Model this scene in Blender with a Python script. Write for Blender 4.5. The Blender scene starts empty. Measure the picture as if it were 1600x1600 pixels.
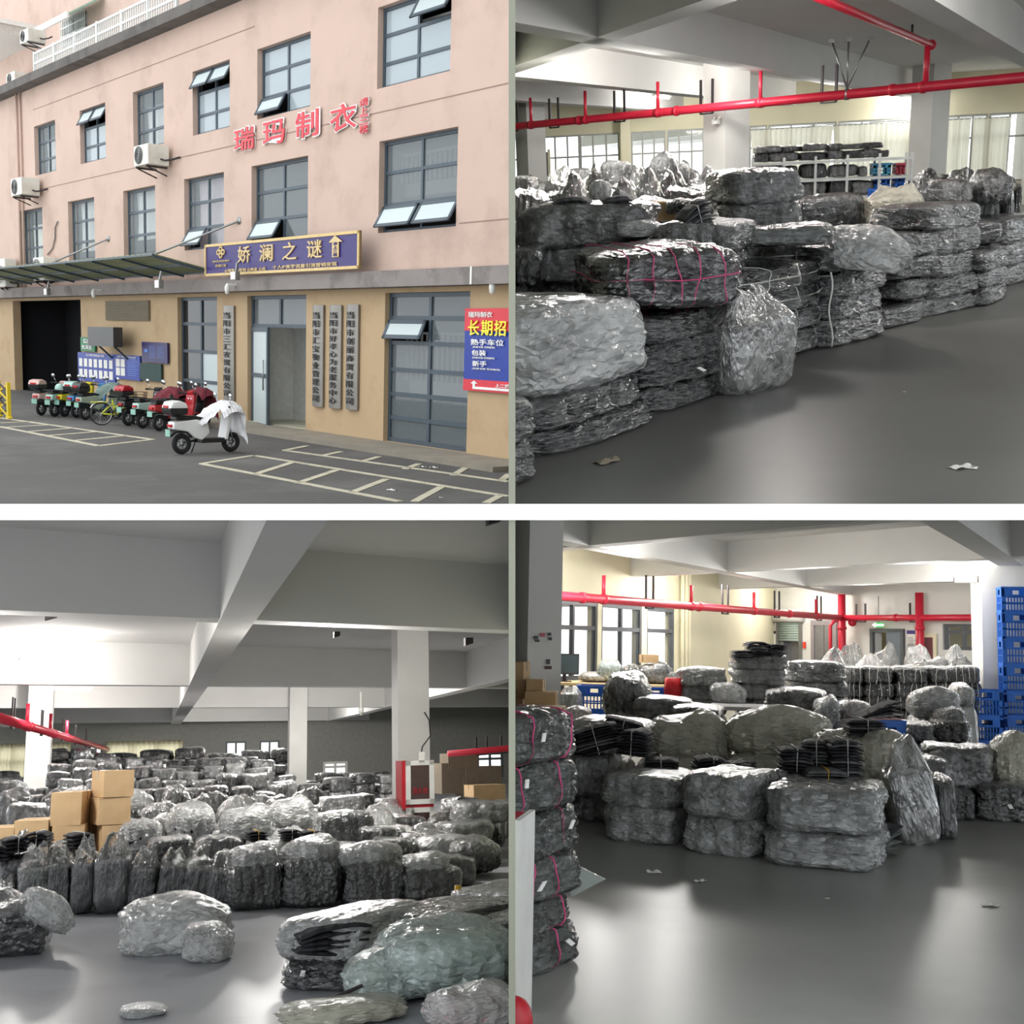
import bpy, bmesh, math, random
import numpy as np
from mathutils import Vector, Matrix

random.seed(7)
scene = bpy.context.scene
COL = scene.collection

# ------------------------------------------------------------------ camera, sky, exposure
FPX = 1800.0
cam_data = bpy.data.cameras.new('camera')
cam_data.sensor_width = 36.0
cam_data.lens = 36.0 * FPX / 1600.0
cam_data.clip_end = 400.0
cam = bpy.data.objects.new('camera', cam_data)
cam.rotation_euler = (math.pi / 2, 0, 0)
COL.objects.link(cam)
scene.camera = cam

world = bpy.data.worlds.new('overcast_sky')
scene.world = world
world.use_nodes = True
wb = world.node_tree.nodes['Background']
wb.inputs['Color'].default_value = (0.93, 0.97, 1.0, 1)
wb.inputs['Strength'].default_value = 2.1

vs = scene.view_settings
vs.view_transform = 'Standard'
vs.look = 'None'
vs.gamma = 1.0
vs.use_curve_mapping = False
vs.exposure = 0.0
scene.cycles.max_bounces = 7
scene.cycles.diffuse_bounces = 3
scene.cycles.glossy_bounces = 2
scene.cycles.transparent_max_bounces = 10
scene.cycles.use_denoising = True
scene.cycles.use_adaptive_sampling = True
scene.cycles.adaptive_threshold = 0.05

# ------------------------------------------------------------------ the four places: one frame each
class Place:
    """A level frame of its own (x right, y into the depth, z up, floor z = 0) seen from eye height h."""
    def __init__(self, name, vp, xv, h, axis, planes):
        d = Vector((vp[0] - 800, FPX, 800 - vp[1])).normalized()
        a = (xv - 800) / FPX
        uz = -(a * d.x + d.y) / d.z
        u = Vector((a, 1, uz)).normalized()
        if u.z < 0:
            u = -u
        if axis == 'y':
            ey = d; ez = u; ex = ey.cross(ez)
        else:
            ex = -d; ez = u; ey = ez.cross(ex)
        self.R = Matrix((ex, ey, ez)).transposed()
        self.Ri = self.R.transposed()
        self.h = h
        self.name = name
        self.M = self.R.to_4x4() @ Matrix.Translation((0, 0, -h))
        self.planes = planes
    def ray(self, x, y):
        return self.Ri @ Vector(((x - 800) / FPX, 1, (800 - y) / FPX))
    def at(self, x, y, z=0.0):
        r = self.ray(x, y); t = (z - self.h) / r.z
        return Vector((r.x * t, r.y * t, z))
    def aty(self, x, y, Y):
        r = self.ray(x, y); t = Y / r.y
        return Vector((r.x * t, Y, self.h + r.z * t))
    def atx(self, x, y, X):
        r = self.ray(x, y); t = X / r.x
        return Vector((X, r.y * t, self.h + r.z * t))
    def dirx(self, x, y=None):
        """horizontal direction whose vanishing point lies at image column x"""
        lo, hi = -4000.0, 6000.0
        g = lambda yy: self.ray(x, yy).z
        for _ in range(60):
            m = (lo + hi) / 2
            if g(m) > 0: lo = m
            else: hi = m
        r = self.ray(x, lo); r.z = 0
        return r.normalized()
    def proj(self, p):
        w = self.R @ (Vector(p) - Vector((0, 0, self.h)))
        return (800 + FPX * w.x / w.y, 800 - FPX * w.z / w.y)

HX, HZ = 0.0125, 0.030
X, Z = Vector((1, 0, 0)), Vector((0, 0, 1))
TL = Place('street', (-785, 488), 400, 2.8, '-x', [(-X, HX), (Z, HZ)])
TR = Place('store_front', (1150, 256), 1080, 1.6, 'y', [(X, HX), (Z, HZ)])
BL = Place('store_middle', (240, 1190), 560, 1.6, 'y', [(-X, HX), (-Z, HZ)])
BR = Place('store_back', (1200, 1003), 1150, 1.6, 'y', [(X, HX), (-Z, HZ)])

# ------------------------------------------------------------------ materials
MATS = {}
def nodes_of(name):
    m = bpy.data.materials.new(name); m.use_nodes = True
    nt = m.node_tree
    return m, nt, nt.nodes, nt.links, nt.nodes['Principled BSDF']

def lin(c):
    return tuple(((v / 255) / 12.92 if v / 255 <= 0.04045 else ((v / 255 + 0.055) / 1.055) ** 2.4) for v in c)

def mat(name, rgb, rough=0.6, var=0.08, scale=6.0, metal=0.0, bump=0.0, bscale=40.0, spec=0.5, dirt=None, dscale=1.5, coat=0.0, rand=0.0):
    """procedural: a base colour broken up by noise, optional blotches of wear, optional fine relief"""
    if name in MATS: return MATS[name]
    m, nt, N, L, b = nodes_of(name)
    c = lin(rgb)
    tc = N.new('ShaderNodeTexCoord')
    nz = N.new('ShaderNodeTexNoise'); nz.inputs['Scale'].default_value = scale; nz.inputs['Detail'].default_value = 5
    L.new(tc.outputs['Object'], nz.inputs['Vector'])
    rp = N.new('ShaderNodeValToRGB')
    rp.color_ramp.elements[0].position = 0.3; rp.color_ramp.elements[1].position = 0.7
    rp.color_ramp.elements[0].color = (*[max(0, v * (1 - var)) for v in c], 1)
    rp.color_ramp.elements[1].color = (*[min(1, v * (1 + var)) for v in c], 1)
    L.new(nz.outputs['Fac'], rp.inputs['Fac'])
    out = rp.outputs['Color']
    if dirt:
        n2 = N.new('ShaderNodeTexNoise'); n2.inputs['Scale'].default_value = dscale; n2.inputs['Detail'].default_value = 8; n2.inputs['Roughness'].default_value = 0.65
        L.new(tc.outputs['Object'], n2.inputs['Vector'])
        r2 = N.new('ShaderNodeValToRGB'); r2.color_ramp.elements[0].position = 0.5; r2.color_ramp.elements[1].position = 0.72
        L.new(n2.outputs['Fac'], r2.inputs['Fac'])
        mx = N.new('ShaderNodeMixRGB'); mx.inputs['Color2'].default_value = (*lin(dirt), 1)
        L.new(r2.outputs['Color'], mx.inputs['Fac']); L.new(out, mx.inputs['Color1'])
        out = mx.outputs['Color']
    if rand:
        oi = N.new('ShaderNodeObjectInfo'); hv = N.new('ShaderNodeHueSaturation'); mr = N.new('ShaderNodeMapRange')
        mr.inputs['To Min'].default_value = 1 - rand; mr.inputs['To Max'].default_value = 1 + rand
        L.new(oi.outputs['Random'], mr.inputs['Value']); L.new(mr.outputs['Result'], hv.inputs['Value']); L.new(out, hv.inputs['Color'])
        out = hv.outputs['Color']
    L.new(out, b.inputs['Base Color'])
    b.inputs['Roughness'].default_value = rough; b.inputs['Metallic'].default_value = metal
    b.inputs['Specular IOR Level'].default_value = spec
    if coat: b.inputs['Coat Weight'].default_value = coat; b.inputs['Coat Roughness'].default_value = 0.1
    if bump:
        n3 = N.new('ShaderNodeTexNoise'); n3.inputs['Scale'].default_value = bscale; n3.inputs['Detail'].default_value = 4
        L.new(tc.outputs['Object'], n3.inputs['Vector'])
        bp = N.new('ShaderNodeBump'); bp.inputs['Strength'].default_value = bump; bp.inputs['Distance'].default_value = 0.02
        L.new(n3.outputs['Fac'], bp.inputs['Height']); L.new(bp.outputs['Normal'], b.inputs['Normal'])
    MATS[name] = m
    return m

def mat_film(name, rgb, lo, hi, rough=0.14, scale=3.0, gloss=1.0, crease=0.5):
    """thin plastic film: a clear sheet with milky creases, ridge highlights put into the colour, mirror-like on every little fold"""
    if name in MATS: return MATS[name]
    m, nt, N, L, b = nodes_of(name)
    N.remove(b); out = N['Material Output']
    tc = N.new('ShaderNodeTexCoord'); oi = N.new('ShaderNodeObjectInfo')
    ad = N.new('ShaderNodeVectorMath'); ad.operation = 'ADD'
    sc = N.new('ShaderNodeVectorMath'); sc.operation = 'SCALE'; sc.inputs['Scale'].default_value = 13.0
    cx = N.new('ShaderNodeCombineXYZ')
    for k in range(3): L.new(oi.outputs['Random'], cx.inputs[k])
    L.new(cx.outputs[0], sc.inputs[0]); L.new(tc.outputs['Object'], ad.inputs[0]); L.new(sc.outputs[0], ad.inputs[1])
    mp = N.new('ShaderNodeMapping'); mp.inputs['Scale'].default_value = (1.0, 1.0, 0.45); mp.inputs['Rotation'].default_value = (0.3, 0.2, 0)
    L.new(ad.outputs[0], mp.inputs['Vector'])
    big = N.new('ShaderNodeTexNoise'); big.inputs['Scale'].default_value = scale; big.inputs['Detail'].default_value = 5; big.inputs['Roughness'].default_value = 0.6
    L.new(mp.outputs[0], big.inputs['Vector'])
    mr = N.new('ShaderNodeMapRange'); mr.inputs['From Min'].default_value = 0.40; mr.inputs['From Max'].default_value = 0.68
    mr.inputs['To Min'].default_value = lo; mr.inputs['To Max'].default_value = hi
    L.new(big.outputs['Fac'], mr.inputs['Value'])
    fine = N.new('ShaderNodeTexNoise'); fine.inputs['Scale'].default_value = scale * 3.0; fine.inputs['Detail'].default_value = 4; fine.inputs['Roughness'].default_value = 0.6; fine.inputs['Distortion'].default_value = 1.0
    L.new(mp.outputs[0], fine.inputs['Vector'])
    bp = N.new('ShaderNodeBump'); bp.inputs['Strength'].default_value = 0.45; bp.inputs['Distance'].default_value = 0.06
    L.new(fine.outputs['Fac'], bp.inputs['Height'])
    ge = N.new('ShaderNodeNewGeometry')
    pr = N.new('ShaderNodeMapRange'); pr.inputs['From Min'].default_value = 0.53; pr.inputs['From Max'].default_value = 0.66; pr.inputs['To Max'].default_value = crease  # whitens the ridges: crease highlights put into the film colour
    L.new(ge.outputs['Pointiness'], pr.inputs['Value'])
    hz = N.new('ShaderNodeMath'); hz.operation = 'MAXIMUM'; L.new(pr.outputs['Result'], hz.inputs[0]); L.new(mr.outputs['Result'], hz.inputs[1])
    tr = N.new('ShaderNodeBsdfTransparent')
    df = N.new('ShaderNodeBsdfDiffuse'); df.inputs['Color'].default_value = (*lin(rgb), 1); L.new(bp.outputs['Normal'], df.inputs['Normal'])
    tl = N.new('ShaderNodeBsdfTranslucent'); tl.inputs['Color'].default_value = (*lin(rgb), 1)
    m0 = N.new('ShaderNodeMixShader'); m0.inputs[0].default_value = 0.35; L.new(df.outputs[0], m0.inputs[1]); L.new(tl.outputs[0], m0.inputs[2])
    m1 = N.new('ShaderNodeMixShader'); L.new(hz.outputs[0], m1.inputs[0]); L.new(tr.outputs[0], m1.inputs[1]); L.new(m0.outputs[0], m1.inputs[2])
    gl = N.new('ShaderNodeBsdfGlossy'); gl.inputs['Roughness'].default_value = rough; L.new(bp.outputs['Normal'], gl.inputs['Normal'])
    gl.inputs['Color'].default_value = (0.95, 0.96, 0.97, 1)
    fr = N.new('ShaderNodeFresnel'); fr.inputs['IOR'].default_value = 1.55; L.new(bp.outputs['Normal'], fr.inputs['Normal'])
    fm = N.new('ShaderNodeMath'); fm.operation = 'MULTIPLY'; fm.inputs[1].default_value = gloss; fm.use_clamp = True; L.new(fr.outputs[0], fm.inputs[0])
    m2 = N.new('ShaderNodeMixShader'); L.new(fm.outputs[0], m2.inputs[0]); L.new(m1.outputs[0], m2.inputs[1]); L.new(gl.outputs[0], m2.inputs[2])
    L.new(m2.outputs[0], out.inputs['Surface'])
    MATS[name] = m
    return m

def mat_cloth(name, rgb, fold=(3.0, 7.0), rough=0.75, rand=0.3, warm=0.04):
    """folded cloth: soft stripes of folds as relief, a little colour spread from piece to piece"""
    if name in MATS: return MATS[name]
    m, nt, N, L, b = nodes_of(name)
    c = lin(rgb)
    tc = N.new('ShaderNodeTexCoord'); oi = N.new('ShaderNodeObjectInfo')
    nz = N.new('ShaderNodeTexNoise'); nz.inputs['Scale'].default_value = 5.0; nz.inputs['Detail'].default_value = 4
    L.new(tc.outputs['Object'], nz.inputs['Vector'])
    rp = N.new('ShaderNodeValToRGB')
    rp.color_ramp.elements[0].position = 0.35; rp.color_ramp.elements[1].position = 0.7
    rp.color_ramp.elements[0].color = (*[v * 0.75 for v in c], 1)
    rp.color_ramp.elements[1].color = (*[min(1, v * 1.3) for v in c], 1)
    L.new(nz.outputs['Fac'], rp.inputs['Fac'])
    hv = N.new('ShaderNodeHueSaturation'); mr = N.new('ShaderNodeMapRange')
    mr.inputs['To Min'].default_value = 1 - rand; mr.inputs['To Max'].default_value = 1 + rand
    L.new(oi.outputs['Random'], mr.inputs['Value']); L.new(mr.outputs['Result'], hv.inputs['Value'])
    L.new(rp.outputs['Color'], hv.inputs['Color']); L.new(hv.outputs['Color'], b.inputs['Base Color'])
    b.inputs['Roughness'].default_value = rough
    wv = N.new('ShaderNodeTexWave'); wv.inputs['Scale'].default_value = fold[0]; wv.inputs['Distortion'].default_value = fold[1]; wv.inputs['Detail'].default_value = 2
    L.new(tc.outputs['Object'], wv.inputs['Vector'])
    bp = N.new('ShaderNodeBump'); bp.inputs['Strength'].default_value = 0.35; bp.inputs['Distance'].default_value = 0.05
    L.new(wv.outputs['Fac'], bp.inputs['Height']); L.new(bp.outputs['Normal'], b.inputs['Normal'])
    MATS[name] = m
    return m

def mat_glass(name, tint, alpha, rough=0.03):
    if name in MATS: return MATS[name]
    m, nt, N, L, b = nodes_of(name)
    b.inputs['Base Color'].default_value = (*lin(tint), 1)
    b.inputs['Roughness'].default_value = rough
    b.inputs['Specular IOR Level'].default_value = 0.9
    b.inputs['Alpha'].default_value = alpha
    tc = N.new('ShaderNodeTexCoord'); nz = N.new('ShaderNodeTexNoise'); nz.inputs['Scale'].default_value = 1.2
    L.new(tc.outputs['Object'], nz.inputs['Vector'])
    bp = N.new('ShaderNodeBump'); bp.inputs['Strength'].default_value = 0.04
    L.new(nz.outputs['Fac'], bp.inputs['Height']); L.new(bp.outputs['Normal'], b.inputs['Normal'])
    MATS[name] = m
    return m

def mat_lit(name, rgb, strength):
    if name in MATS: return MATS[name]
    m, nt, N, L, b = nodes_of(name)
    b.inputs['Base Color'].default_value = (*lin(rgb), 1)
    b.inputs['Emission Color'].default_value = (*lin(rgb), 1)
    b.inputs['Emission Strength'].default_value = strength
    MATS[name] = m
    return m

# ------------------------------------------------------------------ mesh helpers
class MB:
    """collects shapes in one frame and links them as one mesh"""
    def __init__(self): self.v = []; self.f = []; self.s = []
    def add(self, v, f, smooth=False):
        o = len(self.v); self.v += [tuple(p) for p in v]
        self.f += [tuple(i + o for i in q) for q in f]; self.s += [smooth] * len(f)
        return self
    def box(self, a, b):
        x0, y0, z0 = a; x1, y1, z1 = b
        return self.add([(x0, y0, z0), (x1, y0, z0), (x1, y1, z0), (x0, y1, z0), (x0, y0, z1), (x1, y0, z1), (x1, y1, z1), (x0, y1, z1)],
                        [(3, 2, 1, 0), (4, 5, 6, 7), (0, 1, 5, 4), (1, 2, 6, 5), (2, 3, 7, 6), (3, 0, 4, 7)])
    def hexa(self, p):
        return self.add(p, [(3, 2, 1, 0), (4, 5, 6, 7), (0, 1, 5, 4), (1, 2, 6, 5), (2, 3, 7, 6), (3, 0, 4, 7)])
    def bar(self, a, b, w, t, up=(0, 0, 1)):
        """a square bar from a to b, w wide across, t thick along up"""
        a = Vector(a); b = Vector(b); d = (b - a).normalized(); u = Vector(up)
        s = d.cross(u)
        if s.length < 1e-4: s = d.cross(Vector((1, 0, 0)))
        s.normalize(); u = s.cross(d).normalized()
        s *= w / 2; u *= t / 2
        return self.hexa([a - s - u, a + s - u, a + s + u, a - s + u, b - s - u, b + s - u, b + s + u, b - s + u])
    def tube(self, pts, r, n=8, caps=True, closed=False):
        pts = [Vector(p) for p in pts]; k = len(pts); rs = r if isinstance(r, (list, tuple)) else [r] * k
        vs_, fs = [], []
        prev = None
        for i, p in enumerate(pts):
            if closed: d = pts[(i + 1) % k] - pts[i - 1]
            else: d = (pts[min(i + 1, k - 1)] - pts[max(i - 1, 0)])
            d.normalize()
            u = prev if prev is not None else (Vector((0, 0, 1)) if abs(d.z) < 0.9 else Vector((1, 0, 0)))
            s = d.cross(u).normalized(); u = s.cross(d).normalized(); prev = u
            for j in range(n):
                t = 2 * math.pi * j / n
                vs_.append(p + (s * math.cos(t) + u * math.sin(t)) * rs[i])
        m = k if closed else k - 1
        for i in range(m):
            for j in range(n):
                a = i * n + j; b = i * n + (j + 1) % n; i2 = ((i + 1) % k) * n
                fs.append((a, b, i2 + (j + 1) % n, i2 + j))
        if caps and not closed:
            fs.append(tuple(range(n))[::-1]); fs.append(tuple((k - 1) * n + j for j in range(n)))
        return self.add(vs_, fs, True)
    def disc(self, c, axis, r, t, n=20):
        c = Vector(c); a = Vector(axis).normalized() * t / 2
        return self.tube([c - a, c + a], r, n)
    def prism(self, poly, a, b, plane='xz'):
        """polygon in a plane, pushed from a to b along the third axis"""
        n = len(poly)
        P = (lambda u, w, t: (u, t, w)) if plane == 'xz' else ((lambda u, w, t: (u, w, t)) if plane == 'xy' else (lambda u, w, t: (t, u, w)))
        v = [P(u, w, a) for u, w in poly] + [P(u, w, b) for u, w in poly]
        f = [tuple(range(n)), tuple(range(2 * n - 1, n - 1, -1))] + [(i, i + n, (i + 1) % n + n, (i + 1) % n) for i in range(n)]
        return self.add(v, f)
    def grid(self, fn, nu, nv, smooth=True):
        v = [fn(i / nu, j / nv) for j in range(nv + 1) for i in range(nu + 1)]
        f = [(j * (nu + 1) + i, j * (nu + 1) + i + 1, (j + 1) * (nu + 1) + i + 1, (j + 1) * (nu + 1) + i) for j in range(nv) for i in range(nu)]
        return self.add(v, f, smooth)
    def mesh(self, name):
        me = bpy.data.meshes.new(name)
        me.from_pydata(self.v, [], self.f)
        bm = bmesh.new(); bm.from_mesh(me); bmesh.ops.recalc_face_normals(bm, faces=bm.faces); bm.to_mesh(me); bm.free()
        me.polygons.foreach_set('use_smooth', self.s[:len(me.polygons)] if len(self.s) == len(me.polygons) else [False] * len(me.polygons))
        return me
    def build(self, name, material, parent=None, place=None, loc=None, rot=None, bevel=0.0, smooth_all=False):
        me = self.mesh(name)
        return link(name, me, material, parent, place, loc, rot, bevel, smooth_all)

def link(name, me, material, parent=None, place=None, loc=None, rot=None, bevel=0.0, smooth_all=False, scale=None):
    if material is not None and len(me.materials) == 0:
        me.materials.append(material)
    o = bpy.data.objects.new(name, me)
    COL.objects.link(o)
    if bevel:
        bm = bmesh.new(); bm.from_mesh(me)
        ed = [e for e in bm.edges if len(e.link_faces) == 2 and e.calc_face_angle(0) > 0.5]
        bmesh.ops.bevel(bm, geom=ed, offset=bevel, segments=2, profile=0.7, affect='EDGES', clamp_overlap=True)
        bm.to_mesh(me); bm.free()
    if smooth_all:
        me.polygons.foreach_set('use_smooth', [True] * len(me.polygons))
    T = Matrix.LocRotScale(Vector(loc or (0, 0, 0)), rot.to_quaternion() if isinstance(rot, Matrix) else (Matrix.Rotation(rot or 0, 3, 'Z')).to_quaternion(), Vector(scale or (1, 1, 1)))
    if parent is not None:
        o.parent = parent; o.matrix_local = T
    else:
        o.matrix_world = place.M @ T
        o['_place'] = place.name
    return o

def tag(o, label=None, cat=None, group=None, kind=None):
    if label: o['label'] = label
    if cat: o['category'] = cat
    if group: o['group'] = group
    if kind: o['kind'] = kind
    return o

def empty(name, place, loc, rotz=0.0, label=None, cat=None, group=None, kind=None, scale=None, rot=None):
    o = bpy.data.objects.new(name, None); COL.objects.link(o)
    o.empty_display_size = 0.1
    q = rot.to_quaternion() if rot is not None else Matrix.Rotation(rotz, 3, 'Z').to_quaternion()
    o.matrix_world = place.M @ Matrix.LocRotScale(Vector(loc), q, Vector(scale or (1, 1, 1)))
    o['_place'] = place.name
    return tag(o, label, cat, group, kind)

def struct(name, mb, m, place, bevel=0.0):
    return tag(mb.build(name, m, None, place, bevel=bevel), kind='structure')

def text_mesh(s, size, extrude=0.004, offset=0.0, bold=False):
    cu = bpy.data.curves.new('lettering', 'FONT')
    cu.body = s; cu.size = size; cu.extrude = extrude; cu.offset = offset
    cu.align_x = 'CENTER'; cu.align_y = 'CENTER'; cu.resolution_u = 2
    o = bpy.data.objects.new('lettering', cu); COL.objects.link(o)
    bpy.context.view_layer.update()
    me = bpy.data.meshes.new_from_object(o.evaluated_get(bpy.context.evaluated_depsgraph_get()))
    bpy.data.objects.remove(o); bpy.data.curves.remove(cu)
    # centre the ink on the origin
    n = len(me.vertices)
    if n:
        co = np.zeros(n * 3, np.float32); me.vertices.foreach_get('co', co); co = co.reshape(-1, 3)
        c = (co.max(0) + co.min(0)) / 2; c[2] = 0
        co -= c; me.vertices.foreach_set('co', co.ravel())
    return me

UPRIGHT = Matrix.Rotation(math.pi / 2, 3, 'X')     # text lies in xy: stand it up so that it faces -y
def text(s, size, material, parent, x, y, z, name='lettering', extrude=0.004, offset=0.0, fit=None):
    me = text_mesh(s, size, extrude, offset)
    sc = (1, 1, 1)
    if fit and len(me.vertices):
        co = np.zeros(len(me.vertices) * 3, np.float32); me.vertices.foreach_get('co', co); co = co.reshape(-1, 3)
        d = co.max(0) - co.min(0); sc = (fit[0] / d[0], fit[1] / d[1], 1)
    return link(name, me, material, parent, None, (x, y, z), UPRIGHT, scale=sc)
# ------------------------------------------------------------------ surfaces used in several places
M_WHITE = mat('white_plaster', (226, 225, 221), 0.8, 0.04, 1.5, bump=0.05)
M_CEIL = mat('ceiling_plaster', (222, 221, 218), 0.85, 0.03, 0.8, bump=0.04)
M_CREAM = mat('cream_plaster', (232, 226, 196), 0.8, 0.03, 1.0)
def mat_floor(name, rgb, rough):
    m = mat(name, rgb, rough, 0.10, 0.7, spec=0.35, dirt=tuple(int(v * 0.88) for v in rgb), dscale=0.5)
    return m
M_RED = mat('red_pipe_paint', (206, 38, 62), 0.35, 0.06, 4, spec=0.5)
M_BRKT = mat('dark_steel', (58, 52, 54), 0.5, 0.1, 10, metal=0.4)
M_STEEL = mat('galvanised_steel', (150, 152, 152), 0.35, 0.08, 8, metal=0.8)
M_FRAME = mat('window_frame_grey', (96, 100, 104), 0.5, 0.05, 6)
M_CURT = mat('white_curtain', (240, 240, 228), 0.9, 0.03, 3)
M_CARD = mat('cardboard', (206, 174, 132), 0.75, 0.05, 3, dirt=(190, 156, 114), dscale=2.0)
M_CARDD = mat('cardboard_edge', (150, 112, 74), 0.8, 0.06, 5)
M_TAPE = mat_film('packing_tape', (222, 190, 140), 0.35, 0.5, 0.12)
M_BLUE = mat('blue_plastic', (22, 104, 206), 0.4, 0.06, 5, spec=0.5)
M_PAPER = mat('paper', (236, 234, 228), 0.8, 0.03, 10)
M_PINKT = mat('pink_cord', (210, 74, 130), 0.6, 0.1, 10)
M_STRING = mat('pale_string', (206, 206, 200), 0.6, 0.1, 10)
M_TAG = mat('white_tag', (235, 235, 232), 0.6, 0.03, 10)

C_DARK = mat_cloth('charcoal_cloth', (46, 46, 51))
C_BLACK = mat_cloth('black_cloth', (30, 29, 35))
C_GREY = mat_cloth('mid_grey_cloth', (92, 92, 94))
C_PALE = mat_cloth('pale_grey_cloth', (150, 150, 148))
C_CREAM = mat_cloth('cream_cloth', (226, 223, 207))
C_AQUA = mat_cloth('pale_aqua_cloth', (216, 234, 228))
C_WHITE = mat_cloth('white_cloth', (232, 232, 229), rand=.05)
C_PINK = mat_cloth('dusty_pink_cloth', (196, 160, 160))
C_OLIVE = mat_cloth('grey_green_cloth', (84, 90, 86))
F_CLEAR = mat_film('clear_film', (232, 234, 236), 0.01, 0.09, 0.10, 4.0, 2.6, 0.38)
F_GREY = mat_film('creased_film', (230, 232, 232), 0.06, 0.40, 0.12, 4.0, 2.2, 0.6)
F_MILK = mat_film('milky_film', (244, 245, 244), 0.48, 0.92, 0.16, 3.5, 1.6, 0.6)
F_CREAM = mat_film('cream_film', (226, 223, 207), 0.60, 0.92, 0.22, 3.0, 1.2, 0.5)
F_HAZE = mat_film('hazy_film', (236, 238, 238), 0.26, 0.72, 0.14, 3.5, 1.8, 0.6)
F_SMOOTH = mat_film('taut_film', (228, 230, 232), 0.01, 0.06, 0.10, 3.0, 1.1, 0.15)
F_SILVER = mat_film('silvery_film', (240, 240, 238), 0.10, 0.55, 0.08, 4.0, 4.0, 0.7)
F_AQUA = mat_film('aqua_film', (228, 240, 235), 0.30, 0.75, 0.14, 3.0, 1.6, 0.6)

# ------------------------------------------------------------------ bag shapes, in a unit box: x -0.5..0.5, y -0.5..0.5, z 0..1
_T = {}
def cube_grid(k):
    if k not in _T:
        idx = {}; v = []; f = []
        def vid(p):
            q = tuple(p)
            if q not in idx: idx[q] = len(v); v.append(q)
            return idx[q]
        for ax in range(3):
            for sgn in (0, k):
                for i in range(k):
                    for j in range(k):
                        def P(a, b):
                            p = [0, 0, 0]; p[ax] = sgn; p[(ax + 1) % 3] = a; p[(ax + 2) % 3] = b
                            return vid(p)
                        q = (P(i, j), P(i + 1, j), P(i + 1, j + 1), P(i, j + 1))
                        f.append(q if sgn else q[::-1])
        _T[k] = (np.array(v, float) / k * 2 - 1, f)
    return _T[k]

def wave_noise(p, seed, freq, n=6):
    r = np.random.RandomState(seed); out = np.zeros(len(p))
    for _ in range(n):
        d = r.normal(size=3); d /= np.linalg.norm(d)
        out += np.sin(p @ d * freq * r.uniform(0.6, 1.5) + r.uniform(0, 6.28))
    return out / n ** 0.5
def ridged(p, seed, freq, n=4):
    """sharp creases running in random directions"""
    r = np.random.RandomState(seed); out = np.zeros(len(p))
    for i in range(n):
        d = r.normal(size=3); d /= np.linalg.norm(d)
        w = wave_noise(p, seed + 31 * i + 1, freq * 0.5, 3) * 0.9
        s = np.sin(p @ d * freq * r.uniform(0.7, 1.4) + r.uniform(0, 6.28) + w)
        out += (1 - np.abs(s)) ** 2.2
    return out / n

def soft_box(seed, k, e=5.0, low=0.05):
    v, f = cube_grid(k)
    p = v.copy()
    r = (np.abs(p) ** e).sum(1) ** (1 / e)
    p /= r[:, None]
    nrm = p / np.linalg.norm(p, axis=1)[:, None]
    p = p + nrm * (wave_noise(p, seed, 2.2) * low)[:, None]
    return p, nrm, f

def finish(p, f, name, smooth=None):
    smooth = name != 'plastic_film' if smooth is None else smooth
    q = p.copy()
    mn = q[:, 2].min(); q[:, 2] = np.maximum(q[:, 2], -0.98)
    q[:, 0] *= 0.5; q[:, 1] *= 0.5; q[:, 2] = (q[:, 2] + 0.98) / 1.98
    me = bpy.data.meshes.new(name)
    me.from_pydata([tuple(a) for a in q], [], f)
    me.polygons.foreach_set('use_smooth', [smooth] * len(f))
    return me

def tri_split(f, seed):
    """each square into two triangles along a random diagonal"""
    r = random.Random(seed); out = []
    for a, b, c, d in f: out += [(a, b, c), (a, c, d)] if r.random() < 0.5 else [(a, b, d), (b, c, d)]
    return out
def crumpled(seed, k, e, low, amp, freq, jit, shape=None, groove=None):
    """film: a soft box pulled into sharp irregular facets"""
    v, f = cube_grid(k)
    r = np.random.RandomState(seed)
    edge = np.abs(v) > 0.999
    v = v + np.where(edge, 0, r.uniform(-1, 1, v.shape) * 0.62 / k)
    p = v / ((np.abs(v) ** e).sum(1) ** (1 / e))[:, None]
    n = p / np.linalg.norm(p, axis=1)[:, None]
    p = p + n * (wave_noise(p, seed, 2.2) * low)[:, None]
    if shape is not None: p = shape(p)
    d = ridged(p, seed + 9, freq, 4) * amp + r.uniform(-1, 1, len(p)) * jit
    if groove is not None: d = d - groove(p)
    return p + n * d[:, None], n, tri_split(f, seed)

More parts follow.
